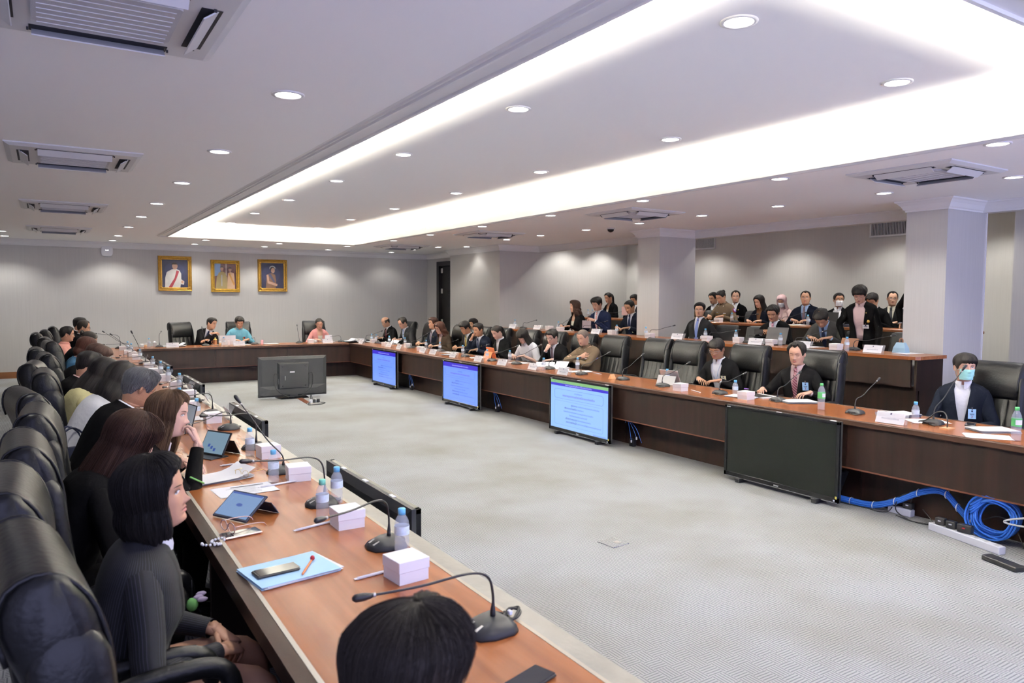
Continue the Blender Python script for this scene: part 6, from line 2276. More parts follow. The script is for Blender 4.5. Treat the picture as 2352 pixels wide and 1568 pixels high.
mat('name_ink', (.30, .30, .36), .6)
np1 = [(5.91, 15.55), (6.0, 14.21), (5.92, 13.51), (5.93, 12.44), (5.9, 11.96), (5.9, 11.18), (5.86, 10.24), (5.86, 9.51), (5.88, 8.7), (5.84, 7.92), (5.88, 3.43)]
inp = spread(name_plate, np1, TH, [-1.57, -1.50, -1.62])
for q in [(8.56, 13.48), (8.71, 12.76), (8.60, 10.68), (8.62, 8.62), (8.60, 7.05), (8.55, 6.24), (8.59, 5.27)]:
    o = copy_tree(inp[0][0]); o.location = (*q, T2); o.rotation_euler = (0, 0, -1.52); inp.append((o, *q, T2))
for q in [(2.14, 16.16), (3.42, 16.16), (5.32, 16.16)]:
    o = copy_tree(inp[0][0]); o.location = (*q, TH); o.rotation_euler = (0, 0, 0); inp.append((o, *q, TH))
named(inp, 'white tent name plate', 'name plate', 'white tent name plates')


def acrylic_stand():
    t = link('card_stand', None)
    for s in (-1, 1):
        m = MB()
        T = np.eye(4); T[:3, :3] = RX(s * .46); T[:3, 3] = (0, s * -.030, .055)
        m.box((0, 0, 0), (.25, .0025, .122), T=T)
        m.obj('clear_leaf', MATS['acrylic'], t)
    T = np.eye(4); T[:3, :3] = RX(-.46); T[:3, 3] = (0, -.0285, .055)
    MB().box((0, .003, 0), (.235, .0008, .085), T=T).obj('card', MATS['paper_white'], t)
    return t


ia = spread(acrylic_stand, [cl(p, -.5, -.10) for p in [(1.24, 6.45), (1.25, 7.45), (1.26, 8.45), (1.26, 9.22), (1.27, 10.0), (1.27, 10.85), (1.28, 11.9), (1.29, 12.76), (1.3, 13.8), (1.3, 14.9)]], TH, [1.57, 1.5, 1.62])
named(ia, 'clear acrylic card stand', 'card stand', 'clear acrylic card stands along the left table')


# papers
def paper_stack(name, x, y, z, w, h, n, rz, label, cat='papers', mt='paper_white', curl=0.0):
    t = thing(name, (x, y, z), rz, label, cat)
    r = random.Random(int(x * 100 + y * 1000))
    for k in range(n):
        m = MB()
        nx = 7
        G = []
        th = .0012 if n > 3 else .0006
        for i in range(nx):
            u = i / (nx - 1)
            row = []
            for v in (0, 1):
                zz = .0008 + k * (th + .0008) + curl * max(0, u - .55) ** 2 * (1 if k == n - 1 else .15)
                row.append(((u - .5) * w, (v - .5) * h, zz))
            G.append(row)
        m.sheet(G, 0, smooth=True)
        m.sheet([[(p[0], p[1], p[2] - .0006) for p in row] for row in G], 0, flip=True)
        o = m.obj('sheet', MATS[mt], t)
        o.rotation_euler = (0, 0, r.uniform(-.06, .06))
        o.location = (r.uniform(-.006, .006), r.uniform(-.006, .006), 0)
    return t


mat('folder_blue', (.42, .66, .88), .5)
mat('folder_brown', (.36, .15, .06), .5)
mat('orange_case', (.85, .28, .10), .5)
mat('silver_case', (.50, .51, .52), .35, metal=.4)
mat('print_ink', (.12, .12, .13), .7)
mat('wood_light', (.62, .38, .20), .45)
mat('bag_blue', (.28, .42, .52), .6)
mat('leather_tan', (.28, .13, .07), .5)
mat('tablet_screen', (.02, .02, .03), .15, emit=(.10, .16, .27), es=1)
mat('tablet_screen2', (.02, .02, .03), .15, emit=(.09, .14, .18), es=1)
mat('icon_blue', (.02, .05, .2), .3, emit=(.02, .035, .10), es=1)
mat('rose_metal', (.62, .45, .42), .3, metal=.7)
mat('phone_glass', (.03, .03, .035), .08)
mat('case_navy', (.015, .02, .05), .4)
mat('plush_green', (.20, .50, .14), .8)
mat('plush_lilac', (.55, .45, .58), .8)

paper_stack('open_book', 6.36, 15.0, TH, .30, .26, 8, .2, 'thick open white book with brown cover beside the woman with long brown hair', 'book', curl=.4)
MB().box((6.36, 14.72, TH + .006), (.30, .24, .012), rz=.2).obj('brown_folder', MATS['folder_brown'], label='brown folder under papers before the navy-suited man', cat='folder')
paper_stack('paper_stack', 6.36, 16.1, TH, .30, .22, 6, 1.5, 'stack of white papers before the bald man with glasses')
t = thing('laptop', (6.34, 15.35, TH), R(90), 'dark flat laptop before the man with the pale blue tie', 'laptop')
MB().box((0, 0, .010), (.32, .22, .018), bev=.003).obj('laptop_base', MATS['case_navy'], t)
MB().box((0, -.012, .022), (.32, .20, .005), bev=.002).obj('lid', MATS['black_plastic'], t)
for i, (x, y, w, h, n, rz, l) in enumerate(((6.36, 12.25, .21, .30, 4, .3, 'papers under the hand of the man with the khaki tie'), (6.10, 11.75, .24, .17, 8, .2, 'thick printed booklet before the man with the khaki tie'), (6.25, 10.95, .21, .30, 2, 1.2, 'loose papers before the woman with the white piped jacket'), (6.30, 9.75, .21, .30, 3, .5, 'papers before the woman with bangs'),
                                     (6.32, 9.05, .21, .28, 4, .9, 'magazine held by the man resting his chin'), (6.30, 8.72, .30, .22, 3, .3, 'curled white papers before the cropped-hair police officer'), (6.28, 8.15, .21, .30, 4, 1.2, 'flat papers beside the cropped-hair police officer'), (6.28, 4.62, .21, .30, 10, 1.1, 'neat stack of white papers beside the tall green bottle'),
                                     (6.30, 3.62, .21, .30, 14, 1.3, 'thick pile of printed papers behind the near name plate'), (6.24, 3.34, .21, .30, 2, .9, 'white papers before the masked man'), (6.22, 2.82, .22, .30, 9, 1.0, 'pile of clipped documents beside the tall bottle at the right edge'), (5.92, 2.72, .21, .30, 2, .6, 'single sheets at the table edge below the document pile'))):
    paper_stack('paper_stack', x, y, TH, w, h, n, rz, l, curl=.45 if i == 5 else (.25 if i == 4 else 0))
t = thing('notebook', (6.32, 5.1, TH), R(80), 'spiral notebook with dark cover before the man with the striped tie', 'notebook')
MB().box((0, 0, .006), (.30, .21, .012)).obj('pages', MATS['paper_white'], t)
MB().box((.02, .03, .014), (.26, .16, .004)).obj('cover', MATS['black_plastic'], t)
for k in range(12):
    m = MB(); m.tube([(-.13 + k * .022, -.105 + .010 * math.cos(a), .008 + .010 * math.sin(a)) for a in np.linspace(0, 2 * math.pi, 9)], .0012, 4); m.obj('ring', MATS['dark_metal'], t)
paper_stack('paper_stack', 6.12, 5.18, TH, .21, .30, 5, .2, 'white open documents before the man with the striped tie')
m = MB(); m.tube([(6.50, 5.42, TH + .035), (6.36, 5.36, TH + .055)], .005, 7); m.obj('pen', mat('pen_violet', (.25, .12, .50), .4), label='violet pen in the hand of the man with the striped tie', cat='pen')


def easel_tablet(x, y, rz, w, h, cm, label, screen=None, tilt=.35, base=True):
    """tablet leaning back; local -Y is the side the screen faces"""
    t = thing('tablet', (x, y, TH), rz, label, 'tablet')
    T = np.eye(4); T[:3, :3] = RX(-tilt); T[:3, 3] = (0, 0, h * .5 * math.cos(tilt) + .006)
    MB().box((0, 0, 0), (w, .010, h), bev=.003, T=T).obj('case', MATS[cm], t)
    if screen:
        sc = MB().box((0, -.0062, 0), (w - .02, .002, h - .022), T=T).obj('screen', MATS[screen], t)
        if screen == 'tablet_screen':
            m = MB(); T3_ = T.copy(); T3_[:3, :3] = T[:3, :3] @ RX(math.pi / 2); m.prism([(.02 * math.cos(a) - .0, .009 * math.sin(a)) for a in np.linspace(0, 6.28, 12, endpoint=False)], .0074, .0080, T=T3_); m.obj('icon', MATS['icon_blue'], sc)
            MB().box((0, -.0075, h * .40), (w - .03, .0008, .010), T=T).obj('tool_bar', MATS['icon_blue'], sc)
        else:
            for k in range(3):
                MB().box((-.04 + k * .03, -.0075, -.02 - k * .012), (.02, .0008, .02), T=T).obj('icon', MATS['icon_blue'], sc)
    p0 = (.62 * h * math.sin(tilt) + .008, .62 * h * math.cos(tilt) + .004)
    p1 = (p0[0] + .045, .002)
    Lf = math.hypot(p1[0] - p0[0], p0[1] - p1[1])
    T = np.eye(4); T[:3, :3] = RX(math.asin((p1[0] - p0[0]) / Lf)); T[:3, 3] = (0, (p0[0] + p1[0]) / 2, (p0[1] + p1[1]) / 2)
    MB().box((0, 0, 0), (w * .96, .004, Lf), T=T).obj('stand_flap', MATS[cm], t)
    if base:
        MB().box((0, -.06, .003), (w, .13, .006)).obj('cover_base', MATS[cm], t)
    return t


easel_tablet(6.36, 10.72, R(90), .25, .19, 'orange_case', 'tablet in bright orange case before the woman with bangs', tilt=.30, base=False)
easel_tablet(6.30, 6.42, R(90 + 8), .27, .18, 'silver_case', 'silver tablet with kickstand before the typing man', tilt=.42)
m = MB(); m.prism([(-.03, 0), (.03, 0), (0, .058)], -.045, .045); o = m.obj('wooden_prism', MATS['wood_light'], None, (6.09, 7.24, TH), label='small light wooden triangular block on the bare stretch of right table', cat='block'); o.rotation_euler = (R(90), 0, R(-75))
t = thing('phone', (6.36, 3.05, TH), .4, 'black phone lying by the masked man microphone', 'phone'); MB().box((0, 0, .005), (.15, .075, .009), bev=.003).obj('body', MATS['black_plastic'], t); MB().box((0, 0, .0098), (.14, .068, .001)).obj('screen', MATS['phone_glass'], t)
t = thing('laptop', (6.12, 2.18, TH), R(70), 'black laptop seen edge-on at the right edge of the frame', 'laptop')
MB().box((0, 0, .010), (.34, .24, .018), bev=.003).obj('laptop_base', MATS['black_plastic'], t)
T = np.eye(4); T[:3, :3] = RX(.3); T[:3, 3] = (0, -.15, .13); MB().box((0, 0, 0), (.34, .008, .24), T=T).obj('lid', MATS['black_plastic'], t)
MB().box((6.02, 3.06, TH + .004), (.10, .07, .008)).obj('cable_grommet', MATS['wood_light'], label='small pale cable grommet in the table beside the masked man', cat='grommet')
m = MB(); m.tube(smooth_path([(6.02, 3.06, TH + .01), (6.02, 3.06, TH + .07), (6.05, 3.10, TH + .12), (6.09, 3.18, TH + .11), (6.10, 3.26, TH + .04), (6.07, 3.31, TH + .02), (6.03, 3.27, TH + .03), (6.06, 3.22, TH + .02), (6.10, 3.27, TH + .01)], 5), .005, 7); m.obj('microphone_cable', MATS['cable_black'], label='looped black cable from the grommet beside the masked man', cat='cable')

# first tier extras
t = thing('laptop', (8.86, 6.98, T2), R(90), 'open grey laptop seen from behind before the man with the phone', 'laptop')
MB().box((0, .0, .009), (.34, .23, .016), bev=.003).obj('laptop_base', MATS['grey_plastic'], t)
T = np.eye(4); T[:3, :3] = RX(.28); T[:3, 3] = (0, -.15, .125); MB().box((0, 0, 0), (.36, .008, .25), bev=.003, T=T).obj('lid', mat('laptop_grey', (.12, .115, .115), .4, metal=.3), t)
# local -Y points to +X for this facing, so the lid is on the room side
t.rotation_euler = (0, 0, R(90)); t.location = (8.80, 6.98, T2)
t = thing('tablet', (8.82, 5.75, T2), R(90), 'tablet with brown leather cover before the standing woman', 'tablet')
T = np.eye(4); T[:3, :3] = RX(.35); T[:3, 3] = (0, 0, .075); MB().box((0, 0, 0), (.24, .010, .16), bev=.003, T=T).obj('case', MATS['leather_tan'], t)
MB().box((0, .06, .004), (.24, .12, .007)).obj('keyboard', MATS['grey_plastic'], t)
t = thing('handbag', (8.92, 5.12, T2), 0, 'small blue bag with brown handle on the tier desk by the near pillar', 'bag')
m = MB(); m.loft([[(-.05, -.085, .001), (.05, -.085, .001), (.05, .085, .001), (-.05, .085, .001)], [(-.045, -.075, .06), (.045, -.075, .06), (.045, .075, .06), (-.045, .075, .06)], [(-.02, -.05, .125), (.02, -.05, .125), (.02, .05, .125), (-.02, .05, .125)]], smooth=False); m.obj('bag_body', MATS['bag_blue'], t)
m = MB(); m.tube(smooth_path([(0, -.02, .12), (0, -.018, .16), (0, .0, .175), (0, .018, .16), (0, .02, .12)], 4), [(.003, .010)] * 17, 6); m.obj('handle', MATS['leather_tan'], t)
for x, y, l in ((8.86, 12.0, 'flat papers before the woman with wavy dark hair'), (8.86, 6.35, 'papers before the bowed man in grey'), (8.86, 5.0, 'papers under the blue bag by the near pillar')):
    paper_stack('paper_stack', x, y, T2, .21, .30, 2, 1.4, l)
MB().box((9.10, 11.62, 1.26), (.004, .21, .15), rz=.3).obj('held_document', mat('print_mauve', (.36, .30, .32), .6, var=(14, .3)), label='printed document held up by the man in the blue suit', cat='papers')
t = thing('phone', (9.02, 7.36, 1.285), R(96), 'black phone held by the man with the pink tie', 'phone'); MB().box((0, 0, 0), (.15, .012, .08), bev=.003).obj('body', MATS['black_plastic'], t)
MB().box((9.00, 6.55, T2 + .012), (.16, .24, .02)).obj('black_pouch', MATS['black_plastic'], label='flat black pouch before the bowed man in grey', cat='pouch')
# top tier extras
t = thing('laptop', (11.1, 7.72, T3), R(100), 'open black laptop before the man in the white mask', 'laptop')
MB().box((0, 0, .009), (.34, .23, .016), bev=.003).obj('laptop_base', MATS['black_plastic'], t)
T = np.eye(4); T[:3, :3] = RX(.3); T[:3, 3] = (0, -.14, .12); MB().box((0, 0, 0), (.36, .008, .23), bev=.003, T=T).obj('lid', MATS['black_plastic'], t)
MB().box((11.08, 7.15, T3 + .02), (.22, .30, .04)).obj('notebook_pile', MATS['case_navy'], label='dark books on the top desk behind the standing woman', cat='books')
paper_stack('paper_stack', 11.12, 8.25, T3, .21, .30, 3, 1.3, 'white papers before the stout man')
paper_stack('paper_stack', 11.15, 10.35, T3, .21, .30, 6, 1.4, 'pad of papers before the policewoman', mt='paper_white')
MB().box((11.15, 11.45, T3 + .008), (.24, .34, .016)).obj('tan_envelope', mat('envelope_tan', (.55, .38, .20), .6), label='tan envelope before the police officer by the far pillar', cat='envelope')
MB().box((11.38, 13.05, T3 + .16), (.004, .24, .20), rz=.4).obj('pink_papers', mat('paper_pink', (.70, .48, .46), .6), label='pink papers held by the man behind the far pillar', cat='papers')
t = thing('camera', (11.0, 5.92, 1.615), 0, 'white telephoto camera lens poking out from behind the near pillar', 'camera')
T = np.eye(4); T[:3, :3] = RX(-math.pi / 2)
m = MB(); m.lathe([(.045, 0), (.048, .05), (.048, .12), (.055, .14), (.055, .20), (.05, .205)], 18, T=T); m.obj('lens_barrel', MATS['white_plastic'], t)
for a, b in ((.045, .075), (.15, .185), (.2, .215)):
    m = MB(); m.lathe([(.0565, a), (.0565, b)], 18, T=T); m.obj('lens_ring', MATS['black_plastic'], t)
MB().box((0, -.06, .0), (.14, .12, .11), bev=.015).obj('camera_body', MATS['black_plastic'], t)

# head table extras
def cup(x, y, label):
    t = thing('coffee_cup', (x, y, TH), 0, label, 'cup')
    m = MB(); m.lathe([(.03, 0), (.07, .004), (.072, .010), (.03, .006)], 20); m.obj('saucer', MATS['cup_white'], t)
    m = MB(); m.lathe([(.022, .008), (.034, .03), (.038, .062), (.035, .062), (.03, .03), (.018, .014)], 20); m.obj('cup', MATS['cup_white'], t)
    m = MB(); m.tube(smooth_path([(.036, 0, .05), (.056, 0, .045), (.05, 0, .025), (.032, 0, .022)], 4), .004, 6); m.obj('handle', MATS['cup_white'], t)


def juice(x, y, label):
    t = thing('juice_glass', (x, y, TH), 0, label, 'glass')
    m = MB(); m.lathe([(.024, 0), (.026, .003), (.031, .10), (.0295, .10), (.0245, .006)], 18); m.obj('glass', MATS['glass_clear'], t)
    m = MB(); m.lathe([(.023, .007), (.027, .062)], 18); m.obj('juice', MATS['juice'], t)


cup(1.63, 16.62, 'white coffee cup and saucer at the left end of the head table')
cup(5.15, 16.5, 'white coffee cup and saucer before the woman in pink')
juice(1.66, 16.22, 'glass of orange juice at the left end of the head table')
juice(3.06, 16.22, 'glass of orange juice before the man in light blue')
t = thing('lidded_glass', (1.86, 16.55, TH), 0, 'clear glass with white lid at the left end of the head table', 'glass')
m = MB(); m.lathe([(.03, 0), (.034, .004), (.036, .085), (.034, .085), (.031, .006)], 18); m.obj('glass', MATS['glass_clear'], t)
m = MB(); m.lathe([(.042, .086), (.042, .094), (.02, .102), (.008, .112)], 18); m.obj('lid', MATS['cup_white'], t)
t = thing('brass_mug', (3.02, 16.52, TH), 0, 'copper coloured mug with knobbed lid on a white saucer', 'mug')
m = MB(); m.lathe([(.03, 0), (.075, .005), (.078, .012), (.03, .008)], 20); m.obj('saucer', MATS['cup_white'], t)
m = MB(); m.lathe([(.036, .010), (.040, .02), (.040, .105), (.037, .11)], 20); m.obj('mug', MATS['brass'], t)
m = MB(); m.lathe([(.041, .11), (.036, .125), (.012, .135), (.010, .145), (.014, .155), (.004, .165)], 18); m.obj('lid', MATS['gold_pin'], t)
m = MB(); m.tube(smooth_path([(-.038, 0, .09), (-.068, 0, .085), (-.066, 0, .045), (-.038, 0, .035)], 4), .005, 6); m.obj('handle', MATS['brass'], t)
t = thing('drinking_glass', (3.24, 16.24, TH), 0, 'empty clear drinking glass before the man in light blue', 'glass')
m = MB(); m.lathe([(.026, 0), (.028, .003), (.033, .11), (.0315, .11), (.027, .006)], 18); m.obj('glass', MATS['glass_clear'], t)
t = thing('drinking_glass', (3.93, 16.3, TH), 0, 'pink drinking glass at the right hand of the man in light blue', 'glass')
m = MB(); m.lathe([(.024, 0), (.026, .003), (.030, .10), (.0285, .10), (.025, .006)], 18); m.obj('glass', mat('glass_pink', (.85, .45, .48), .1), t)
for x, y, w, h, n, l in ((2.20, 16.45, .42, .28, 8, 'long pile of white documents at the left end of the head table'), (3.55, 16.45, .30, .22, 4, 'open white folder before the man in light blue'), (4.15, 16.4, .30, .21, 5, 'white papers with red corner right of the man in light blue'), (5.45, 16.5, .28, .21, 4, 'papers under the hands of the woman in pink'), (5.9, 16.5, .32, .24, 8, 'thick white documents right of the woman in pink')):
    paper_stack('paper_stack', x, y, TH, w, h, n, .05, l, curl=.3 if n == 8 else 0)
MB().box((3.27, 16.52, TH + .10), (.34, .006, .20), rz=.15).obj('held_sheet', MATS['paper_white'], label='white sheets handed over between the two men at the head table', cat='papers')
MB().box((5.5, 16.62, TH + .09), (.16, .004, .13), rz=-.2).obj('held_sheet', MATS['paper_white'], label='folded white sheet held by the woman in pink', cat='papers')
t = thing('tissue_box', (6.15, 16.55, TH), .3, 'small white tissue packet at the corner of head and right tables', 'tissue'); MB().box((0, 0, .02), (.12, .07, .04), bev=.006).obj('packet', MATS['paper_white'], t); m = MB(); m.ell((0, 0, .045), (.04, .02, .02), 8, 5); m.obj('tissue', MATS['paper_white'], t)

# left table extras
t = thing('document_folder', (.735, 2.70, TH), .18, 'light blue folder with papers before the woman with the black bob', 'folder')
for k, mt in enumerate(('folder_blue', 'paper_white', 'paper_white', 'folder_blue')):
    MB().box((.006 * (k % 3), -.004 * (k % 2), .002 + k * .003), (.30, .235, .0022), rz=.03 * (k % 3 - 1)).obj('cover' if mt == 'folder_blue' else 'sheet', MATS[mt], t)
m = MB(); m.lathe([(.020, .0125), (.020, .0132), (.014, .0132), (.014, .0125)], 18, c=(.02, .03, 0)); m.obj('seal', mat('seal_gold', (.62, .62, .58), .5), t)
t = thing('phone', (.685, 2.685, TH + .0125), .10, 'grey phone lying on the light blue folder', 'phone')
MB().box((0, 0, .005), (.158, .076, .010), bev=.004).obj('body', MATS['grey_plastic'], t); MB().box((.005, 0, .0104), (.148, .068, .001)).obj('screen', MATS['phone_glass'], t)
m = MB(); m.tube([(-.075, .0, .006), (.06, .0, .006), (.072, 0, .006)], [.004, .004, .001], 7); o = m.obj('pencil_body', MATS['orange_case'], None)
t = thing('pencil', (.795, 2.665, TH + .0125), R(60), 'orange pencil with a small red topper on the light blue folder', 'pencil'); o.parent = t; m = MB(); m.ell((.078, 0, .010), (.010, .009, .010), 8, 6); m.obj('topper', MATS['ink_red'], t)
t = thing('phone', (.68, 3.23, TH), .15, 'phone with beaded strap beneath the pink spectacles', 'phone')
MB().box((0, 0, .006), (.16, .078, .010), bev=.004).obj('body', MATS['rose_metal'], t); MB().box((0, 0, .0115), (.15, .07, .001)).obj('screen', MATS['phone_glass'], t)
m = MB()
for k in range(22):
    a = k / 21
    m.ell((-.085 - .075 * a + .02 * math.sin(a * 12), -.04 + .035 * math.sin(a * 7) - .01 * a, .006), (.006, .006, .006), 6, 4)
o = m.obj('beaded_strap', MATS['paper_white'], t); o['kind'] = 'stuff'
t = thing('spectacles', (.69, 3.27, TH + .013), .25, 'pink framed spectacles lying on the phone before the black tablet', 'spectacles')
for s in (-1, 1):
    m = MB(); m.tube([(-.06, s * .034 + .030 * math.cos(a), .024 + .022 * math.sin(a)) for a in np.linspace(0, 2 * math.pi, 19)], .0022, 6); m.obj('rim', MATS['rose_metal'], t)
    m = MB(); m.tube(smooth_path([(-.06, s * .064, .034), (.02, s * .066, .034), (.07, s * .062, .026), (.085, s * .058, .008)], 4), .0020, 6); m.obj('temple', MATS['rose_metal'], t)
m = MB(); m.tube([(-.06, -.006, .03), (-.058, 0, .033), (-.06, .006, .03)], .002, 6); m.obj('bridge', MATS['rose_metal'], t)
tb = easel_tablet(.735, 3.50, R(-62), .225, .155, 'case_navy', 'tablet in navy case showing a pale page before the woman with the black bob', 'tablet_screen', tilt=.95, base=False)
tb2 = easel_tablet(.90, 4.98, R(-62), .23, .16, 'black_plastic', 'upright black tablet on a folded cover before the woman resting her mouth', 'tablet_screen2', tilt=.5)
t = thing('laptop', (.86, 6.0, TH), R(-80), 'open thin laptop before the grey-haired man', 'laptop')
MB().box((0, -.10, .008), (.29, .20, .014), bev=.003).obj('laptop_base', MATS['black_plastic'], t)
T = np.eye(4); T[:3, :3] = RX(-.25); T[:3, 3] = (0, .03, .105); MB().box((0, 0, 0), (.29, .007, .20), bev=.002, T=T).obj('lid', MATS['black_plastic'], t)
MB().box((0, -.0045, 0), (.275, .002, .185), T=T).obj('screen', mat('laptop_glow', (.05, .05, .06), .1, emit=(.09, .10, .12), es=1), t)
t = paper_stack('paper_stack', .86, 3.98, TH, .30, .21, 2, .05, 'white printed sheet with dark header bar in front of the long-haired writer')
o = MB().box((.03, .07, .0042), (.17, .012, .0006)).obj('header_bar', MATS['print_ink'], t)
for k in range(6):
    MB().box((-.01 + .01 * (k % 3), .04 - k * .022, .0042), (.15 - .03 * (k % 2), .003, .0005)).obj('text_line', mat('print_grey', (.45, .45, .46), .7), t)
paper_stack('notebook', .80, 4.32, TH, .30, .22, 6, .2, 'open white notebook with a turned-up page under the writing hand', 'notebook', curl=.22)
t = thing('spectacles', (.95, 4.28, TH + .008), .5, 'thin gold-framed spectacles lying on the open notebook', 'spectacles')
for s in (-1, 1):
    m = MB(); m.tube([(-.05, s * .030 + .024 * math.cos(a), .020 + .018 * math.sin(a)) for a in np.linspace(0, 2 * math.pi, 17)], .0010, 5); m.obj('rim', MATS['gold_pin'], t)
    m = MB(); m.tube([(-.05, s * .058, .03), (.05, s * .06, .03), (.08, s * .058, .01)], .0013, 5); m.obj('temple', MATS['gold_pin'], t)
m = MB(); m.tube([(.615, 4.10, TH + .075), (.69, 4.16, TH + .02)], .005, 7); m.obj('pen', MATS['plush_green'], label='bright green pen in the writing hand at the left table', cat='pen')
for x, y, n, l in ((.95, 6.55, 3, 'white papers beside the open thin laptop'), (.85, 7.55, 4, 'white papers before the woman in yellow'), (.85, 9.3, 3, 'white papers before the man with the pink collar'), (.80, 11.2, 8, 'pile of papers before the woman in dark blue'), (.75, 12.3, 4, 'papers before the person with the hair clip'), (.80, 14.2, 4, 'papers before the man in the salmon shirt')):
    paper_stack('paper_stack', x, y, TH, .30, .22, n, .2, l)
MB().box((.72, 12.1, TH + .12), (.004, .21, .24), rz=.5).obj('held_sheet', MATS['paper_white'], label='white sheet held up by the person with the hair clip', cat='papers')
MB().box((.92, 12.9, TH + .012), (.30, .22, .02), rz=.1).obj('black_folder', MATS['black_plastic'], label='closed black folder on the far part of the left table', cat='folder')
MB().box((.98, 10.1, TH + .014), (.30, .22, .024), rz=.15).obj('dark_pouch', MATS['case_navy'], label='dark pouch lying before the man with the pink collar', cat='pouch')
t = thing('power_adapter', (1.20, 1.93, TH), 0, 'coiled black lead behind the nearest microphone', 'cable')
m = MB(); m.tube(smooth_path([(-.07, -.02, .012), (-.03, .01, .014), (0, -.03, .008), (.03, -.02, .02), (.05, .0, .03), (.02, .015, .02), (-.01, -.01, .014), (.02, -.03, .012), (.05, -.01, .022), (.02, .01, .028), (-.02, -.02, .012), (-.08, -.06, .01)], 5), .0045, 7); m.obj('coil', MATS['cable_black'], t)
MB().box((.012, -.008, .024), (.012, .016, .014), bev=.002).obj('cable_tie', MATS['paper_white'], t)
t = thing('phone', (1.05, 1.57, TH), .3, 'black phone at the bottom edge on the left table', 'phone'); MB().box((0, 0, .006), (.15, .075, .012), bev=.005).obj('body', MATS['black_plastic'], t); MB().box((0, 0, .0125), (.14, .068, .001)).obj('screen', MATS['phone_glass'], t)
t = thing('plush_charm', (.44, 2.95, .60), 0, 'small green and lilac plush charm hanging under the left table', 'charm')
m = MB(); m.ell((0, 0, 0), (.022, .020, .026), 10, 7); m.obj('charm_body', MATS['plush_green'], t)
for s in (-1, 0, 1):
    m = MB(); m.ell((.022 + .012 * abs(s), s * .014, .024 + .006 * s), (.020, .008, .010), 8, 5); m.obj('petal', MATS['plush_lilac'], t)
m = MB(); m.tube([(0, 0, .024), (0, 0, .095)], .0015, 5); m.obj('cord', MATS['cable_black'], t)
t = thing('handbag', (.12, 5.90, .50), R(20), 'navy handbag with looped handle on the chair between yellow and white jackets', 'bag')
m = MB(); m.loft([[(-.14, -.06, 0), (.14, -.06, 0), (.14, .06, 0), (-.14, .06, 0)], [(-.15, -.055, .12), (.15, -.055, .12), (.15, .055, .12), (-.15, .055, .12)], [(-.12, -.02, .22), (.12, -.02, .22), (.12, .02, .22), (-.12, .02, .22)]], smooth=False); m.obj('bag_body', MATS['case_navy'], t)
for s in (-1, 1):
    m = MB(); m.tube(smooth_path([(-.07, s * .025, .20), (-.075, s * .035, .30), (0, s * .04, .36), (.075, s * .035, .30), (.07, s * .025, .20)], 4), .007, 7); m.obj('handle', MATS['case_navy'], t)

# cables and sockets on the floor
t = thing('cable_bundle', (0, 0, 0), 0, 'thick bundle of bright blue cables arching along the right table', 'cable')
path = [(5.86, 4.05, .03), (5.86, 3.90, .03), (5.87, 3.76, .025), (5.88, 3.56, .035), (5.89, 3.38, .11), (5.90, 3.2, .22), (5.90, 3.06, .27), (5.90, 2.98, .255), (5.91, 2.9, .17), (5.92, 2.8, .08), (5.95, 2.72, .03)]
for k in range(8):
    a = 2 * math.pi * k / 8
    r = .020 if k else 0
    m = MB(); m.tube(smooth_path([(p[0] + r * math.cos(a), p[1], p[2] + r * math.sin(a) * 1.0) for p in path], 4), .008, 6); m.obj('cable', MATS['cable_blue'], t)
for p in (path[2], path[3], path[4], path[5], path[7], path[8], path[9]):
    m = MB(); T = np.eye(4); T[:3, :3] = RX(math.pi / 2); T[:3, 3] = p; m.lathe([(.033, -.004), (.033, .004)], 12, T=T, cap=False); m.obj('cable_tie', MATS['paper_white'], t)
t = thing('cable_coil', (5.84, 2.60, .185), 0, 'large coil of bright blue cable on the floor at the right edge', 'cable')
for k in range(14):
    rr = .115 + .05 * random.random()
    cx, cy, cz = random.uniform(-.06, .06), random.uniform(-.02, .03), random.uniform(-.015, .02)
    m = MB(); m.tube([(cx + .02 * math.sin(3 * a), cy + rr * math.cos(a), cz + rr * math.sin(a)) for a in np.linspace(0, 2 * math.pi, 26)], .008, 6, cap=False); m.obj('loop', MATS['cable_blue'], t)
for k in range(4):
    m = MB(); m.tube(smooth_path([(-.06, .15, .0 + .02 * k), (0, .0, .15 + .012 * k), (.05, -.2, .16 + .012 * k), (.06, -.45, .12 + .015 * k)], 6), .008, 6); m.obj('loose_end', MATS['cable_blue'], t)
m = MB(); m.tube(smooth_path([(5.74, 2.1, .34), (5.71, 2.35, .26), (5.70, 2.47, .215), (5.70, 2.46, .195), (5.71, 2.3, .20), (5.74, 2.0, .22)], 6), .007, 6); m.obj('white_cable', MATS['cable_white'], label='white cable bent before the blue coil at the right edge', cat='cable')


def strip(x, y, rz, n, L, label):
    t = thing('power_strip', (x, y, 0), rz, label, 'power strip')
    MB().box((0, 0, .028), (L, .062, .056), bev=.004).obj('casing', MATS['white_plastic'], t)
    for k in range(n):
        sx = -L / 2 + (k + .5) * L / n
        MB().box((sx, 0, .0565), (.035, .035, .002)).obj('socket', MATS['cup_white'], t)
    return t


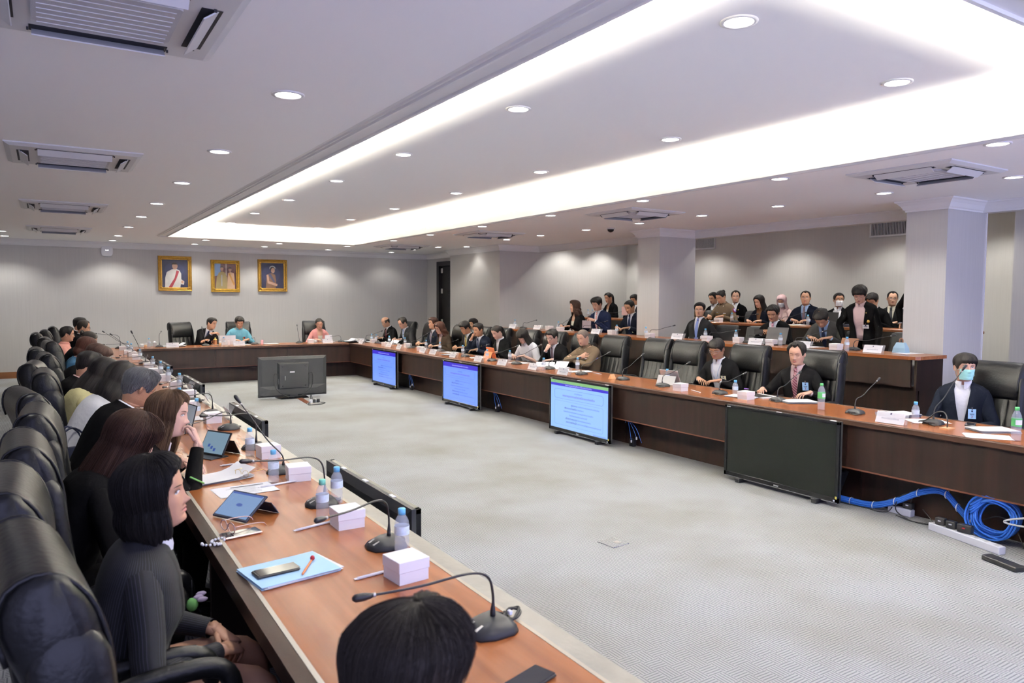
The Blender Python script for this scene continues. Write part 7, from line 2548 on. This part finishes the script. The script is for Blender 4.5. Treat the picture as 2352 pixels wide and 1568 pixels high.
strip(5.99 - .05, 3.36, R(86), 3, .20, 'short white power strip below the middle of the cable arch')
strip(5.66, 2.72, R(74), 7, .60, 'long white power strip at the right edge before the blue coil')
for k, (x, y, z, sx, sy, sz, l) in enumerate(((5.93, 3.42, .085, .045, .07, .05, 'black plug adapter on the short power strip, farther one'), (5.94, 3.30, .085, .045, .08, .05, 'black plug adapter on the short power strip, nearer one'), (5.73, 2.93, .085, .05, .07, .055, 'black plug adapter at the far end of the long power strip'), (5.71, 2.84, .085, .05, .07, .055, 'black plug adapter beside the red light on the long power strip'), (5.68, 2.73, .09, .05, .10, .06, 'large black adapter with red light on the long power strip'))):
    t = thing('plug_adapter', (x, y, z), 0, l, 'plug')
    MB().box((0, 0, 0), (sx, sy, sz), bev=.005).obj('casing', MATS['black_plastic'], t)
    MB().box((-sx / 2 - .001, 0, .005), (.002, .022, .008)).obj('mark', MATS['ink_red' if k == 4 else 'white_plastic'], t)
CB = [([(5.86, 4.0, .006), (5.82, 3.8, .006), (5.84, 3.6, .006), (5.83, 3.5, .006), (5.88, 3.44, .01), (5.92, 3.42, .05)], 'thin black cable running from the dark television to the short strip'),
      ([(5.93, 3.28, .10), (5.90, 3.25, .20), (5.88, 3.34, .16), (5.86, 3.36, .05), (5.83, 3.25, .006), (5.80, 3.12, .006), (5.84, 3.05, .02), (5.88, 3.15, .10)], 'black cable loop curling out of the short power strip'),
      ([(5.85, 3.35, .006), (5.80, 3.2, .006), (5.83, 3.05, .006), (5.80, 2.95, .006), (5.84, 2.85, .006), (5.88, 2.80, .01)], 'black cable snaking over the carpet between the two power strips'),
      ([(5.90, 3.0, .02), (5.86, 2.96, .05), (5.84, 2.92, .02), (5.82, 2.86, .006), (5.85, 2.75, .006)], 'short black cable tangled by the far end of the long strip'),
      ([(5.92, 2.72, .12), (5.88, 2.6, .18), (5.86, 2.5, .16), (5.86, 2.45, .08), (5.82, 2.4, .01)], 'black cable rising over the coil at the right edge')]
for p, l in CB:
    m = MB(); m.tube(smooth_path(p, 6), .0045, 6); m.obj('black_cable', MATS['cable_black'], label=l, cat='cable')
for x, y, l in ((5.80, 2.92, 'small black connector lying on the carpet, farther'), (5.80, 2.80, 'small black connector lying on the carpet, nearer')):
    MB().box((x, y, .012), (.03, .06, .024), rz=.4, bev=.004).obj('connector', MATS['black_plastic'], label=l + ' of the two by the long strip', cat='connector')
t = thing('media_box', (5.93, 3.93, 0), 0, 'black media box propped behind the dark television', 'box')
T = np.eye(4); T[:3, :3] = RX(.35); T[:3, 3] = (0, 0, .13); MB().box((0, 0, 0), (.16, .03, .25), bev=.004, T=T).obj('casing', MATS['black_plastic'], t); MB().box((-.06, .0, .10), (.02, .032, .03), T=T).obj('label', MATS['white_plastic'], t)
for yb, l in ((12.98, 'far'), (9.8, 'middle'), (6.66, 'nearest')):
    t = thing('cable_tuft', (5.84, yb, 0), 0, 'blue network cables dangling beside the %s lit television' % l, 'cable')
    for k in range(3):
        m = MB(); m.tube(smooth_path([(.10, .14, .30 - .02 * k), (.06, .06, .325), (.02, -.02 - .06 * k, .24), (.03, -.05 - .09 * k, .08 + .05 * (k % 2))], 5), .0032, 5); m.obj('cable', MATS['cable_blue'], t)
    for k in range(2):
        MB().box((.03, -.05 - .09 * k, .07 + .05 * k), (.014, .014, .03)).obj('plug', MATS['white_plastic'], t)
    MB().box((.08, -.02, .045), (.05, .08, .09), bev=.006).obj('converter', MATS['black_plastic'], t)
t = thing('floor_socket', (3.73, 12.03, 0), .2, 'floor socket with plugs and black lead before the rear-facing television', 'socket')
MB().box((0, 0, .012), (.20, .12, .024), bev=.004).obj('plate', MATS['hinge_metal'], t)
for k, (x, y, mt) in enumerate(((-.06, 0, 'white_plastic'), (.0, .01, 'black_plastic'), (.07, 0, 'black_plastic'), (.03, .03, 'cable_white'))):
    MB().box((x, y, .055), (.045, .05, .06), bev=.006).obj('plug', MATS[mt], t)
m = MB(); m.tube(smooth_path([(-.06, 0, .08), (-.065, 0, .15), (-.05, 0, .16), (-.04, 0, .08), (-.14, -.05, .01), (-.05, -.11, .006), (.08, -.10, .006), (.18, -.04, .01), (.2, .02, .01), (.12, .03, .02)], 5), .006, 6); m.obj('lead', MATS['cable_black'], t)
o = MB().box((0, 0, .003), (.09, .75, .006)).obj('cable_cover', LEDGE, None, (3.70, 12.50, 0), label='brown cable cover strip on the carpet behind the television', cat='cable cover'); o.rotation_euler = (0, 0, -.08)
t = thing('floor_hatch', (3.43, 4.04, 0), .1, 'small square carpeted floor hatch in the open floor', 'hatch')
MB().box((0, 0, .003), (.16, .16, .006)).obj('lid', CARPET, t); MB().box((.02, -.02, .0065), (.05, .05, .002)).obj('latch', MATS['hinge_metal'], t)
CREAM = mat('cream_leather', (.66, .60, .42), .5)
o = low_chair(CREAM); o.name = 'cream_chair'; o.location = (8.25, 15.35, 0); o.rotation_euler = (0, 0, R(90)); tag(o, 'cream coloured chair by the wall behind the right table', 'chair')
o = copy_tree(o); o.location = (8.35, 14.62, 0); tag(o, 'cream coloured chair under the person behind the khaki-tie man', 'chair')
for y, l in ((11.2, 'nearer'), (13.5, 'farther')):
    o = copy_tree(_ch['exec']); o.location = (-1.25, y, 0); o.rotation_euler = (0, 0, R(-90)); tag(o, 'black chair at the left edge of the frame under the %s seated person' % l, 'chair')

t = thing('equipment_case', (5.66, 2.06, 0), .1, 'black equipment case standing on the carpet in the lower right corner', 'case')
MB().box((0, 0, .16), (.22, .46, .32), bev=.02).obj('case_body', MATS['black_plastic'], t)
m = MB(); m.tube(smooth_path([(0, -.08, .32), (0, -.07, .36), (0, .07, .36), (0, .08, .32)], 4), .010, 7); m.obj('handle', MATS['black_plastic'], t)
t = thing('cable_box', (5.36, 2.33, 0), 1.25, 'flat black connector box on the carpet in the lower right corner', 'box')
MB().box((0, 0, .018), (.26, .09, .034), bev=.006).obj('casing', MATS['black_plastic'], t)
